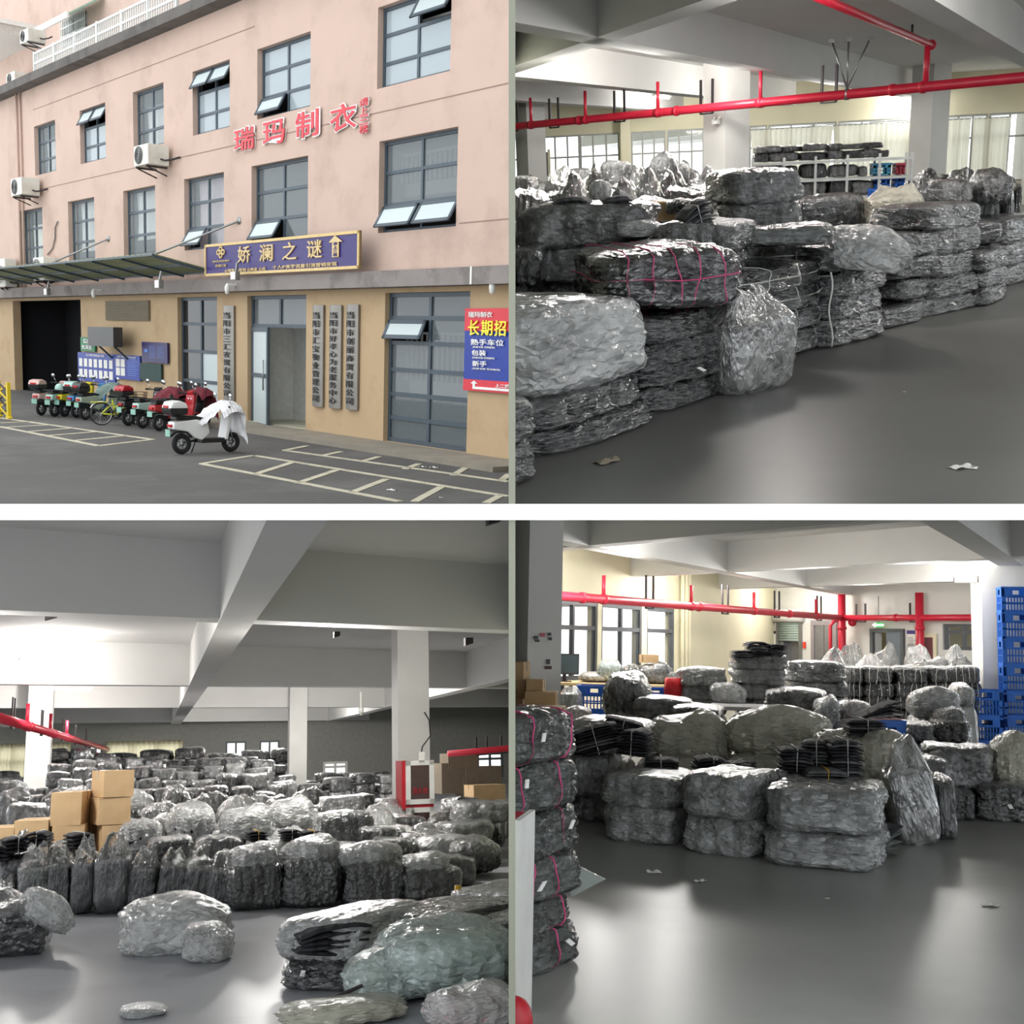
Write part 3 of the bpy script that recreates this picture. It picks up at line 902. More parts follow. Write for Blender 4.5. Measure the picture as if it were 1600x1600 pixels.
def tt(place, a, b, x):
    """parameter along a-b whose image column is x"""
    lo, hi = 0.0, 1.0
    up = place.proj(b)[0] > place.proj(a)[0]
    for _ in range(40):
        m = (lo + hi) / 2
        if (place.proj(a.lerp(b, m))[0] < x) == up: lo = m
        else: hi = m
    return lo
NTH = ['first', 'second', 'third', 'fourth', 'fifth', 'sixth', 'seventh', 'eighth', 'ninth', 'tenth', 'eleventh', 'twelfth', 'thirteenth', 'fourteenth', 'fifteenth', 'sixteenth', 'seventeenth', 'eighteenth', 'nineteenth', 'twentieth']
LOOKWORD = {'dark': 'charcoal', 'black': 'black', 'grey': 'mid grey', 'pale': 'pale grey', 'darkmilk': 'filmy charcoal', 'milk': 'milky white', 'cream': 'cream', 'aqua': 'aqua', 'pink': 'dusty pink', 'olive': 'grey green', 'milkdark': 'milky black', 'haze': 'hazy grey', 'silver': 'silvery', 'white': 'white', 'smooth': 'slate'}
KINDWORD = {'bale': 'bale', 'fine': 'bale', 'slump': 'loose bag', 'sack': 'sack', 'crumple': 'film bag'}
class Heap:
    """many small far bales as one object"""
    def __init__(self): self.v = []; self.f = []; self.m = []; self.mats = []
    def add(self, loc, size, rotz, look, rng):
        a, b = SHAPES['far'][rng.randrange(4)]
        T = Matrix.LocRotScale(Vector(loc), Matrix.Rotation(rotz, 3, 'Z').to_quaternion(), Vector(size))
        for me, mt in ((a, LOOKS[look][0]), (b, LOOKS[look][1])):
            if mt not in self.mats: self.mats.append(mt)
            o = len(self.v); self.v += [tuple(T @ v.co) for v in me.vertices]
            self.f += [tuple(i + o for i in q.vertices) for q in me.polygons]; self.m += [self.mats.index(mt)] * len(me.polygons)
    def build(self, name, place, label, cat):
        me = bpy.data.meshes.new(name); me.from_pydata(self.v, [], self.f)
        for mt in self.mats: me.materials.append(mt)
        me.polygons.foreach_set('material_index', self.m)
        return tag(link(name, me, None, None, place), label, cat, None, 'stuff')

def rows(place, Y, x0, x1, prof, label, group, wpx=(60, 90), looks=('dark',), kinds=('bale',), deep=0.8, hb=0.3, seed=0, zmin=0.0, cat='bag', top_only=0, heap=None):
    """a rank of piles at depth Y from image column x0 to x1; prof(x) gives the image row of the upper edge"""
    rng = random.Random(seed + int(Y * 100))
    x = x0; cnt = 0
    while x < x1 - 8:
        w = rng.uniform(*wpx); xe = min(x + w, x1)
        xc = (x + xe) / 2
        top = place.aty(xc, prof(xc) + rng.uniform(-4, 4), Y).z
        s = px_per_m(place, place.aty(xc, prof(xc), Y))
        ww = (xe - x) / s
        c = place.aty(xc, 0, Y)
        if any(pl is place and abs(c.x - ax) < ww / 2 + ar and abs(Y + deep / 2 - ay) < deep / 2 + ar for pl, ax, ay, ar in AVOID): x = xe; continue
        if place.proj((c.x + ww / 2, Y, top))[0] < 2 or place.proj((c.x - ww / 2, Y, top))[0] > 1598: x = xe; continue
        if (place.M @ Vector((c.x, Y, top * .6))).x * (1 if place in (TR, BR) else -1) < .05: x = xe; continue
        nth = NTH[min(cnt, 19)]; cnt += 1
        n = max(1, round(top / hb)); h_ = top / n
        lo = max(0, n - top_only) if top_only else 0
        for i in range(lo, n):
            if i * h_ < zmin: continue
            c = place.aty(xc, 0, Y)
            if heap is not None:
                heap.add((c.x + rng.uniform(-.05, .05) * ww, Y + deep / 2, i * h_ - .01), (ww * rng.uniform(.95, 1.08), deep, h_ + .04), rng.uniform(-.12, .12), rng.choice(looks), rng); continue
            kd = rng.choice(kinds); lk = rng.choice(looks)
            if i < n - 1 and kd != 'bale': kd = 'bale'
            bag(place, (c.x + rng.uniform(-.05, .05) * ww, Y + deep / 2 + rng.uniform(-.06, .06), i * h_ - .01), (ww * rng.uniform(.95, 1.08), deep, h_ + .04), kd, lk, rng.uniform(-.12, .12), '%s%s %s, %s from left in %s' % (('' if n - lo < 2 else ('upper ' if i == n - 1 else 'lower ' if i == n - 2 else ORD[i] + ' ')), LOOKWORD[lk], KINDWORD[kd], nth, label), cat, group, tilt=rng.uniform(-.05, .05), rng=rng)
        x = xe
# ================================================================== upper left: the street front of the factory
P = TL
o_ = P.at(600, 696)
FW = Wall(P, o_, (1, 0))
YF = o_.y
def zmean(*pts): return sum(FW.uz(*p)[1] for p in pts) / len(pts)
def um(*pts): return sum(FW.uz(*p)[0] for p in pts) / len(pts)
M_PINK = mat('pink_render', (199, 173, 159), .85, .04, .6, bump=.08, dirt=(178, 153, 139), dscale=.5)
M_TAN = mat('tan_render', (188, 162, 128), .85, .05, .6, bump=.08, dirt=(172, 144, 110), dscale=.6)
M_CONC = mat('stained_concrete', (138, 130, 126), .85, .08, 1.5, bump=.1, dirt=(104, 98, 94), dscale=1.2)
M_ASPH = mat('worn_asphalt', (84, 82, 80), .8, .10, .6, bump=.25, bscale=30, dirt=(108, 106, 104), dscale=.35)
M_PAVE = mat('worn_kerb', (142, 134, 121), .85, .1, 1.0, bump=.15, dirt=(126, 116, 104), dscale=.9)
M_LINE = mat('worn_line_paint', (198, 191, 169), .7, .1, 3, dirt=(160, 150, 130), dscale=2.5)
M_DKF = mat('blue_grey_frame', (66, 78, 88), .45, .06, 5)
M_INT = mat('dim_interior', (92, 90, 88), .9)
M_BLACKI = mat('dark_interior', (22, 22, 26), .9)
G_WIN = mat_glass('sky_glass', (178, 190, 196), .74, .05)  # sky reflections put into the tint, here and in the dim glass
G_DIM = mat_glass('dim_glass', (124, 132, 136), .5, .04)
G_THIN = mat_glass('thin_glass', (190, 200, 204), .18, .04)
G_FROST = mat_glass('frosted_glass', (196, 208, 208), .93, .35)
UL, UR = FW.uz(-60, 400)[0], FW.uz(860, 400)[0]
ZL = zmean((400, 446), (600, 436), (740, 430))          # middle of the ledge
ZR = zmean((100, 114), (200, 76), (300, 36))            # roof edge
R3T = zmean((75, 191), (148, 165), (235, 135), (332, 102), (444, 62)); R3B = zmean((66, 273), (141, 255), (328, 206), (442, 175), (648, 121))
R2T = zmean((54, 327), (131, 312), (221, 293), (321, 275), (439, 250), (650, 206)); R2B = zmean((123, 409), (214, 400), (316, 389), (655, 352))
W3 = [(54, 87), (125, 165), (208, 256), (301, 359), (402, 485), (590, 704)]
W2 = [(33, 67), (107, 148), (193, 243), (288, 350), (393, 481), (592, 714)]
y3 = [235, 210, 185, 155, 120, 70]; y2 = [370, 360, 347, 330, 312, 280]
w3 = [(FW.uz(a, y)[0], FW.uz(b, y)[0]) for (a, b), y in zip(W3, y3)]
w2 = [(FW.uz(a, y)[0], FW.uz(b, y)[0]) for (a, b), y in zip(W2, y2)]
FW.slab('wall_upper_front', UL, UR, ZL, ZR, [(a, b, R3B, R3T) for a, b in w3] + [(a, b, R2B, R2T) for a, b in w2], .35, M_PINK)
# ground floor openings
ZG = zmean((300, 466), (440, 460), (670, 455))          # heads under the ledge
gar = (um((30, 480), (14, 600)), um((134, 480), (121, 615)))
dr1 = (um((281, 480), (275, 620)), um((342, 470), (337, 620)))
dr2 = (um((388, 480), (385, 640)), um((478, 480), (478, 660)))
big = (um((598, 480), (602, 690)), um((725, 480), (738, 690)))
FW.slab('wall_ground_front', UL, UR, 0, ZL, [(gar[0], gar[1], -1, ZG), (dr1[0], dr1[1], -1, ZG), (dr2[0], dr2[1], -1, ZG), (big[0], big[1], .12, ZG)], .35, M_TAN)
# rooms behind the openings
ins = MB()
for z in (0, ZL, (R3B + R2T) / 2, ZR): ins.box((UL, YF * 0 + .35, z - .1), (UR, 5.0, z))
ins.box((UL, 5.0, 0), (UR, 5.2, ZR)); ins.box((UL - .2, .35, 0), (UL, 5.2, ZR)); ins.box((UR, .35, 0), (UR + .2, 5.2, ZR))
tag(ins.build('wall_inner_rooms', M_INT, None, P, FW.o), kind='structure')  # dark grey walls, the rooms' dimness put into the colour
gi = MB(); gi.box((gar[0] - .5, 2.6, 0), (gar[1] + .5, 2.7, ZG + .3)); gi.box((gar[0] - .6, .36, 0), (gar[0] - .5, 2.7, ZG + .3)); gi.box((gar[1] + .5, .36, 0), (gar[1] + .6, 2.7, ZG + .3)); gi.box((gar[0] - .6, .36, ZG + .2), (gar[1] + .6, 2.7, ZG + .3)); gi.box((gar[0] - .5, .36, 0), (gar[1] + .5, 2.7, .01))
tag(gi.build('wall_garage', M_BLACKI, None, P, FW.o), kind='structure')  # near-black lining, the unlit garage's darkness put into the colour
# windows of the two upper rows
kw = dict(rows=(.31, .66), bar=.09, recess=.22, m=M_DKF)
opens3 = [(), ((0, 2), (1, 2)), (), ((0, 2), (1, 2)), ((0, 0),), ((1, 2),)]
opens2 = [(), (), (), ((0, 0),), ((0, 0),), ((0, 0), (1, 0))]
for i, (a, b) in enumerate(w3):
    window(FW, a, b, R3B, R3T, 2, glass=(G_THIN, G_WIN, G_THIN, G_WIN, G_WIN, G_WIN)[i], open_=opens3[i], open_deg=28, pane_mats={k: G_FROST for k in opens3[i]}, **kw)
for i, (a, b) in enumerate(w2):
    window(FW, a, b, R2B, R2T, 2, glass=(G_THIN, G_THIN, G_THIN, G_THIN, G_DIM, G_DIM)[i], open_=opens2[i], open_deg=30, pane_mats={k: G_FROST for k in opens2[i]}, **kw)
M_CU2 = mat('pale_window_curtain', (214, 216, 214), .9); M_CU3 = mat('mauve_curtain', (196, 182, 190), .9)
for (a, b), z0, z1, m, lb in ((w3[0], R3B, R3T - .5, M_CU2, 'white curtain inside the leftmost top floor window'), (w3[2], R3B, R3T - .5, M_CU2, 'white curtain inside the top window over the air conditioner'), (w2[0], R2B + .1, R2T - .6, M_CURT, 'cream curtain inside the leftmost middle floor window'), (w2[1], R2B + .4, R2T, M_CU2, 'sagging white sheet inside the second middle floor window'), (w2[2], R2B + .6, R2T, M_CU2, 'draped white sheet inside the third middle floor window'), (w2[3], R2B + .1, R2T, M_CU3, 'mauve curtain inside the fourth middle floor window')):
    curtain(FW, a + .1, b - .1, z0, z1, lb, m, -.5, 7, 'curtains in the street front windows', .03)
# stair rail seen behind the right hand windows
for (a, b), z0, z1, lb in ((w3[5], R3B + .5, R3B + 1.7, 'white railing seen through the top right window'), (w2[5], R2T - 1.0, R2T - .25, 'white railing seen through the large middle floor window'), (big, ZG - 1.9 - .4, ZG - .9 - .1, 'white railing seen through the tall ground floor window')):
    r = FW.thing('stair_railing', a, z0, -.75, lb, 'railing')
    n = 16
    for k in range(n + 1):
        x = (b - a) * k / n; MB().box((x - .02, -.02, 0), (x + .02, .02, z1 - z0)).build('baluster', M_WHITE, r)
    MB().box((0, -.04, z1 - z0 - .06), (b - a, .04, z1 - z0)).build('top_rail', M_WHITE, r)
    MB().box((0, .1, -.35), (b - a, .25, 0)).build('stair_string', M_WHITE, r)
for (a, b), z0, z1 in ((w2[5], R2B + .9, R2T - 1.2), ):
    pass
# grooves in the render: strips with the recess shade put into their colour
for pts in (((49, 302), (790, 125)), ((52, 172), (398, 41)), ((718, 347), (790, 344))):
    (u0, z0), (u1, z1) = FW.uz(*pts[0]), FW.uz(*pts[1])
    zz = (z0 + z1) / 2
    tag(MB().box((u0, -.012, zz - .012), (u1 if pts[1][0] < 790 else UR, .0, zz + .012)).build('trim_groove', mat('groove_shade', (150, 126, 116), .9), None, P, FW.o), kind='structure')
# ledge over the ground floor
LT, LB = zmean((400, 435), (600, 427), (790, 416)), zmean((500, 455), (600, 451), (790, 443))
tag(MB().box((UL, -.5, LB), (UR, 0, LT)).build('trim_ledge', M_CONC, None, P, FW.o), kind='structure')
u = FW.uz(762, 430)[0]
MB().box((u - .03, -.52, LB), (u + .03, -.5, LT)).build('trim_ledge_joint', M_PAPER, None, P, FW.o)['kind'] = 'structure'
# gutter on the roof edge
tag(MB().box((UL, -.55, ZR), (UR, .4, ZR + .14)).box((UL, -.55, ZR + .14), (UR, -.4, ZR + .34)).build('trim_gutter', mat('sooty_concrete', (100, 95, 91), .85, .12, 1, dirt=(62, 58, 56), dscale=.8), None, P, FW.o), kind='structure')
# terrace railing: one baluster after another
rl = empty('terrace_railing', P, FW.pt(FW.uz(66, 110)[0], ZR + .3, .3), 0, 'white iron railing on the roof terrace above the gutter', 'railing')
u0, u1 = FW.uz(66, 110)[0], FW.uz(290, 20)[0]
L = u1 - u0
bal = MB().box((-.02, -.02, 0), (.02, .02, .85)).mesh('baluster')
nb_ = 70
for k in range(nb_ + 1): link('baluster', bal, M_WHITE, rl, None, (L * k / nb_, 0, 0))
for z in (.1, .45, .85): MB().box((0, -.03, z - .04), (L, .03, z + .04)).build('rail', M_WHITE, rl)
for k in range(7): MB().box((L * k / 6 - .05, -.05, 0), (L * k / 6 + .05, .05, .92)).build('rail_post', M_WHITE, rl)
# tower behind
TW = Wall(P, FW.pt(0, 0, -7.0), (1, 0))
ta, tb, tc, td = TW.rect(98, 24, 136, 66)
g0 = TW.uz(-60, 50)[0]; g1 = TW.uz(300, 50)[0]
zt0 = ZR; zt1 = ZR + 16
TW.slab('wall_tower', g0, g1, zt0, zt1, [(ta, tb, tc, td)], .3, M_PINK)
tag(MB().box((g0, .3, zt0), (g1, 6, zt1)).build('wall_tower_core', M_PINK, None, P, TW.o), kind='structure')
window(TW, ta, tb, tc, td, 3, (.5,), .1, .15, m=M_DKF, glass=G_WIN)
gr = TW.thing('window_grille', ta, tc, .12, 'white burglar grille on the tower window', 'grille')
for k in range(15): MB().box(((tb - ta) * k / 14 - .03, -.02, 0), ((tb - ta) * k / 14 + .03, .02, td - tc)).build('grille_bar', M_WHITE, gr)
for k in range(4): MB().box((0, -.03, (td - tc) * k / 3 - .03), (tb - ta, .03, (td - tc) * k / 3 + .03)).build('grille_rail', M_WHITE, gr)
a, b, c, d = TW.rect(-20, 66, 66, 84)
bs = TW.thing('tower_balcony', a, c, 0, 'pale concrete balcony slab on the pink tower', 'balcony')
MB().box((0, -2.6, 0), (b - a, 0, .5)).build('balcony_slab', mat('pale_concrete', (196, 192, 186), .8), bs); MB().box((-.1, -2.8, .5), (b - a + .1, .0, .75)).build('balcony_edge', M_WHITE, bs)
M_SAGE = mat('sage_metal', (150, 184, 166), .5)
a, b, c, d = TW.rect(112, 10, 165, 40)
aw = TW.thing('tower_awning', a, c, .1, 'sage green sheet awning over the tower window', 'awning')
MB().hexa([(0, -1.8, d - c - 1.2), (b - a, -1.8, d - c - 1.2), (b - a, 0, d - c), (0, 0, d - c), (0, -1.8, d - c - 1.1), (b - a, -1.8, d - c - 1.1), (b - a, 0, d - c + .1), (0, 0, d - c + .1)]).build('awning_sheet', M_SAGE, aw); MB().box((0, -1.9, d - c - 1.35), (b - a, -1.8, d - c - 1.05)).build('awning_rim', M_WHITE, aw)
# air conditioners
M_AC = mat('aged_white_enamel', (226, 224, 216), .5, .05, 2, dirt=(196, 190, 178), dscale=1.02)
def aircon(wall, x0, y0, x1, y1, label, deep=.75, out=.15):
    fw_ = Wall(wall.p, wall.pt(0, 0, deep + out), wall.d)
    a, b, c, d = fw_.rect(x0, y0, x0 + .62 * (x1 - x0), y1)
    w, h = b - a, d - c
    r = wall.thing('air_conditioner', a, c, out, label, 'air conditioner', 'outdoor air conditioner units')
    MB().box((0, -deep, 0), (w, 0, h)).build('unit_casing', M_AC, r, bevel=.03)
    MB().disc((w * .38, -deep - .01, h * .5), (0, 1, 0), min(w * .34, h * .42), .04, 22).build('fan_grille', mat('grey_grille', (150, 152, 150), .5), r)
    for k in range(4):
        rr = min(w * .34, h * .42) * (k + 1) / 4
        MB().tube([(w * .38 + rr * math.cos(t * .39), -deep - .035, h * .5 + rr * math.sin(t * .39)) for t in range(16)], .012, 4, closed=True).build('grille_ring', M_BRKT, r)
    for x in (w * .15, w * .85): MB().bar((x, 0, -.05), (x, -deep, -.05), .06, .06).bar((x, 0, -.32), (x, -deep * .9, -.08), .04, .04).build('bracket', M_BRKT, r)
    MB().tube([(w, -.3, .2), (w + .15, -.2, .15), (w + .3, 0, .2), (w + .6, .1, .25)], .035, 6).build('refrigerant_hose', M_BRKT, r)
    return r
aircon(FW, 209, 226, 245, 258, 'white air conditioner under the third top floor window')
aircon(FW, 17, 278, 44, 305, 'white air conditioner at the left edge between the floors')
aircon(FW, 52, 402, 78, 438, 'tall narrow air conditioner above the garage gate', .5)
aircon(FW, -2, 404, 14, 448, 'air conditioner cut by the left edge above the garage', .5)
TW2 = Wall(P, FW.pt(0, 0, -4.6), (1, 0))
aircon(TW2, 31, 46, 52, 66, 'white air conditioner on the tower balcony slab', .9, 0)
aircon(TW, 10, 113, 31, 133, 'white air conditioner on the tower wall above the gutter', .9, .2)
# down pipes and loose cables
for k, (xa, ya, xb, yb) in enumerate(((52, 140, 22, 400), (44, 140, 14, 400))):
    u = um((xa, ya), (xb, yb))
    tag(MB().tube([FW.pt(u + .2 * k, ZL, .07), FW.pt(u + .2 * k, ZR, .07)], .05, 8).build('trim_downpipe', M_PINK, None, P), kind='structure')
pts = [(92, 346), (88, 356), (88, 372), (84, 388), (76, 398)]
qs = [FW.pt(*FW.uz(x, y), .05) for x, y in pts]
tag(MB().tube([q - qs[0] for q in qs], .03, 6).build('loose_cable', M_CONC, None, P, qs[0]), 'loose cable hanging on the pink wall beside the narrow air conditioner', 'cable')
# ---- sheet awning over the notice boards
awL, awR = um((24, 455)), um((345, 440))
zA = LT + .25; dep = 2.3
M_AWN = mat('olive_sheet', (150, 158, 122), .6, .08, 2, dirt=(110, 112, 90), dscale=1)
aw = FW.thing('slatted_awning', awL, zA, 0, 'olive slatted sheet awning over scooters and notice boards', 'awning')
W_ = awR - awL
ns = 46
sl = MB().bar((0, -.05, 0), (0, -dep, .42), W_ / ns * .82, .03).mesh('awning_slat')
for k in range(ns): link('awning_slat', sl, M_AWN, aw, None, (W_ * (k + .5) / ns, 0, 0))
for y, z in ((-dep, .42), (-dep * .5, .2), (-.15, .03)): MB().bar((0, y, z - .04), (W_, y, z - .04), .06, .06).build('purlin', M_DKF, aw)
for k in range(9): MB().bar((W_ * k / 8, -.1, -.08), (W_ * k / 8, -dep, .34), .05, .07).build('rafter', M_DKF, aw)
for pa, u in (((170, 373), .45), ((374, 345), .93)):
    uu, zz = FW.uz(*pa)
    MB().tube([(uu - awL, 0, zz - zA), (W_ * u - 1.2, -dep * .75, .3)], .035, 6).build('stay_rod', M_STEEL, aw)
    MB().disc((uu - awL, 0, zz - zA), (0, 1, 0), .12, .06, 10).build('stay_plate', M_STEEL, aw)
def floodlight(x, y, out, label):
    u, z = FW.uz(x, y); k = 1
    e = FW.o + Vector((0, 0, 0))
    c = P.aty(x, y, YF - out)
    r = empty('floodlight', P, c, 0, label, 'lamp')
    MB().box((-.16, -.1, -.13), (.16, .05, .13)).build('lamp_housing', M_STEEL, r, bevel=.02); MB().box((-.14, -.115, -.11), (.14, -.1, .11)).build('lamp_glass', M_PAPER, r); MB().bar((0, 0, .13), (0, .05, .4), .06, .06).build('lamp_arm', M_STEEL, r)
floodlight(250, 444, 2.2, 'square floodlight under the front edge of the awning')
floodlight(75, 456, 1.6, 'dark floodlight above the garage gate')
floodlight(369, 431, .9, 'flat solar lamp at the lower corner of the purple sign')
for x, y, out, lb in ((355, 452, .8, 'white dome camera at the corner of the ledge'), (146, 459, .9, 'small beige camera beside the garage gate'), (769, 449, .4, 'round lamp under the ledge above the red notice')):
    c = P.aty(x, y, YF - out); r = empty('dome_camera', P, c, 0, lb, 'camera' if 'camera' in lb else 'lamp')
    MB().tube([(0, 0, .16), (0, 0, .1), (0, 0, 0), (0, 0, -.12), (0, 0, -.16)], [.03, .07, .08, .06, .02], 14).build('dome', M_WHITE, r); MB().box((-.05, 0, .12), (.05, .3, .18)).build('mount', M_WHITE, r)
# ---- doors and the tall glazed bay
def glazed(name, u0, u1, z0, z1, cols, rows_, pm=None, open_=(), glass=G_DIM):
    return window(FW, u0, u1, z0, z1, cols, rows_, .11, .2, m=M_DKF, glass=glass, open_=open_, open_deg=24, name=name, pane_mats=pm)
glazed('window_tall_bay', big[0], big[1], .12, ZG, 2, (.165, .325, .49, .67, .835), {(0, 4): G_FROST}, ((0, 4),))
glazed('door_5', dr1[0], dr1[1], 0, ZG, 2, (.30, .55, .78), {(1, 0): G_FROST, (1, 1): G_FROST}, (), mat_glass('black_glass', (40, 44, 46), .8, .05))
# entrance: transom light, open leaf, side wall and inner door
zt = zmean((430, 512))
glazed('window_entrance_transom', dr2[0], dr2[1], zt, ZG, 2, (), None, ())
e0 = FW.thing('door_6', dr2[0] + .05, 0, -.15, kind='structure')
leaf = empty('door_leaf', P, (0, 0, 0)); leaf.parent = e0; del leaf['_place']; leaf.matrix_local = Matrix.Rotation(math.radians(-12), 4, 'Z')
lw_ = (dr2[1] - dr2[0]) * .48
t = .13
MB().box((0, -.04, 0), (t, .04, zt)).box((lw_ - t, -.04, 0), (lw_, .04, zt)).box((t, -.04, 0), (lw_ - t, .04, t)).box((t, -.04, zt - t), (lw_ - t, .04, zt)).box((t, -.04, zt * .5), (lw_ - t, .04, zt * .5 + t)).build('leaf_frame', M_DKF, leaf)
for z0, z1 in ((t, zt * .5), (zt * .5 + t, zt - t)): MB().box((t, -.01, z0), (lw_ - t, .01, z1)).build('leaf_glass', G_FROST, leaf)
MB().tube([(lw_ - .3, -.08, zt * .38), (lw_ - .3, -.08, zt * .68)], .025, 6).build('pull_handle', M_STEEL, leaf)
hall = MB(); hall.box((dr2[0] - .3, 1.7, 0), (dr2[1] + .4, 1.8, ZG)); hall.box((dr2[1] + .1, .4, 0), (dr2[1] + .2, 3.2, ZG)); hall.box((dr2[0] - .2, .4, 0), (dr2[0] - .1, 3.2, ZG))
tag(hall.build('wall_entrance_hall', mat('hall_plaster', (226, 226, 222), .8), None, P, FW.o), kind='structure')
tag(MB().box((dr2[0] - .1, .0, .02), (dr2[1] + .1, 3.2, .14)).build('floor_entrance_hall', mat('hall_tiles', (186, 182, 160), .4), None, P, FW.o), kind='structure')
dd = FW.thing('door_7', dr2[1] - (dr2[1] - dr2[0]) * .36, .14, -1.6, kind='structure')
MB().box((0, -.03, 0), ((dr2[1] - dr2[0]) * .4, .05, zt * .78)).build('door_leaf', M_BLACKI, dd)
# step blocks and pavement
tag(MB().box((um((345, 660)), -1.5, 0), (UR, 0, .12)).build('floor_pavement', M_PAVE, None, P, FW.o), kind='structure')
tag(MB().box((-75, 3, -.15), (0, YF + .35, 0)).build('floor_road', M_ASPH, None, P), kind='structure')
road = [o for o in COL.objects if o.name.startswith('floor_road')][0]
def road_line(pa, pb, w=.13):
    a, b = P.at(*pa), P.at(*pb)
    d = (b - a).normalized(); n = Vector((-d.y, d.x, 0)) * w / 2; up = Vector((0, 0, .012))
    mb = MB().hexa([a - n, b - n, b + n, a + n, a - n + up, b - n + up, b + n + up, a + n + up])
    mb.build('parking_line', M_LINE, road)
for pa, pb in (((0, 653), (239, 687)), ((0, 667), (155, 697)), ((155, 697), (239, 687)), ((2, 661), (50, 659)), ((9, 668), (82, 664)), ((41, 675), (117, 669)), ((76, 681), (150, 675)), ((115, 689), (197, 681)),
               ((397, 712), (795, 776)), ((445, 704), (795, 753)), ((315, 725), (625, 784)), ((315, 725), (397, 712)), ((400, 741), (460, 722)), ((466, 755), (526, 735)), ((550, 770), (604, 749)), ((648, 784), (690, 761)), ((760, 786), (784, 774)),
               ((445, 704), (480, 697)), ((505, 712), (533, 706)), ((567, 721), (592, 714)), ((633, 733), (655, 725)), ((708, 743), (728, 731)), ((782, 752), (796, 741))):
    road_line(pa, pb, .16)
# ---- signs
S_PUR = mat('violet_sign_face', (42, 24, 104), .4); S_GOLD = mat('gold_lettering', (214, 186, 130), .4); S_GOLDF = mat('gold_sign_frame', (206, 178, 120), .4, metal=.2)
S_RED = mat('red_lettering', (214, 44, 60), .4); S_WHT = mat('white_lettering', (240, 238, 236), .5); S_BLK = mat('black_lettering', (24, 22, 22), .5)
S_BLUE = mat('blue_board', (12, 50, 150), .4); S_GRN = mat('green_board', (26, 120, 74), .45); S_DGRN = mat('dark_green_board', (34, 64, 60), .6); S_YEL = mat('yellow_lettering', (248, 232, 60), .4)
for ch, x0, y0, x1, y1, nth in (('瑞', 369, 199, 402, 236, 'first'), ('玛', 414, 188, 450, 227, 'second'), ('制', 465, 173, 503, 216, 'third'), ('衣', 519, 162, 562, 205, 'fourth')):
    a, b, c, d = FW.rect(x0, y0, x1, y1)
    r = FW.thing('sign_character', (a + b) / 2, (c + d) / 2, .04, 'large red raised character with white rim, %s from left on the pink wall' % nth, 'sign', 'large red wall characters')
    text(ch, 1.0, S_WHT, r, 0, -.03, 0, 'white_rim', .012, .04, ((b - a) * 1.04, (d - c) * 1.05))
    text(ch, 1.0, S_RED, r, 0, -.052, 0, 'red_face', .01, .014, ((b - a) * .95, (d - c) * .96))
for i, ch in enumerate('请上三楼'):
    y = 160 + i * 14.2
    a, b, c, d = FW.rect(566, y - 6.5, 580, y + 6.5)
    r = FW.thing('sign_character', (a + b) / 2, (c + d) / 2, .04, 'small red character, %s from top in the upright line beside the large ones' % NTH[i], 'sign', 'small red wall characters')
    text(ch, 1.0, S_WHT, r, 0, -.03, 0, 'white_rim', .012, .045, ((b - a) * 1.1, (d - c) * 1.1)); text(ch, 1.0, S_RED, r, 0, -.052, 0, 'red_face', .01, .008, (b - a, d - c))
def board(x0, y0, x1, y1, name, m, label, cat='sign', out=.05, t=.06, frame=None, fw=.06):
    """a board whose image corners are the left and right edges' middles"""
    ul, ur = FW.uz(x0[0], x0[1])[0], FW.uz(x1[0], x1[1])[0]
    zb_, zt_ = FW.uz(*y1)[1], FW.uz(*y0)[1]
    w, h = ur - ul, zt_ - zb_
    r = FW.thing(name, (ul + ur) / 2, (zt_ + zb_) / 2, out, label, cat)
    MB().box((-w / 2, -t, -h / 2), (w / 2, 0, h / 2)).build('board', m, r)
    if frame:
        for bx in (((-w / 2, -t - .03, -h / 2), (w / 2, 0, -h / 2 + fw)), ((-w / 2, -t - .03, h / 2 - fw), (w / 2, 0, h / 2)), ((-w / 2, -t - .03, -h / 2), (-w / 2 + fw, 0, h / 2)), ((w / 2 - fw, -t - .03, -h / 2), (w / 2, 0, h / 2))):
            MB().box(*bx).build('frame_bar', frame, r)
    return r, w, h, -t
r, w, h, yy = board((348, 410), (470, 374), (592, 392), (470, 428), 'shop_sign', S_PUR, 'violet shop sign with gold characters above the entrance', out=.55, frame=S_GOLDF, fw=.08)
yt = yy - .02
for i, ch in enumerate('娇澜之谜'): text(ch, 1, S_GOLD, r, w * (-.205 + .152 * i), yt, h * .10, 'gold_character', .02, .006, (w * .088, h * .50))
text('JIAOLANZHIMI', .2, S_GOLD, r, -w * .375, yt, -h * .06, 'lettering', .01, 0, (w * .125, h * .07)); text('娇澜之谜', .2, S_GOLD, r, -w * .375, yt, -h * .19, 'lettering', .01, 0, (w * .08, h * .08))
text('心零售 心营销 心商业 心走', .2, S_GOLD, r, -w * .20, yt, -h * .36, 'lettering', .01, .002, (w * .29, h * .10)); text('个人IP美学流量引流营销变现', .2, S_GOLD, r, w * .185, yt, -h * .34, 'lettering', .01, .002, (w * .39, h * .11))
lg = MB()
k_ = h * .1
for cx, cz in ((0, k_), (0, -k_), (-k_ * 1.6, 0), (k_ * 1.6, 0)):
    lg.tube([(-w * .375 + cx + k_ * .9 * math.cos(t_ * .63), yt, h * .22 + cz + k_ * .7 * math.sin(t_ * .63)) for t_ in range(10)], .03, 5, closed=True)
lg.build('knot_emblem', S_GOLD, r)
MB().prism([(w * .37, h * .42), (w * .335, h * .24), (w * .355, h * .24), (w * .355, -h * .16), (w * .392, -h * .16), (w * .392, h * .24), (w * .412, h * .24)], yt - .02, yt).build('gold_arrow', S_GOLD, r)
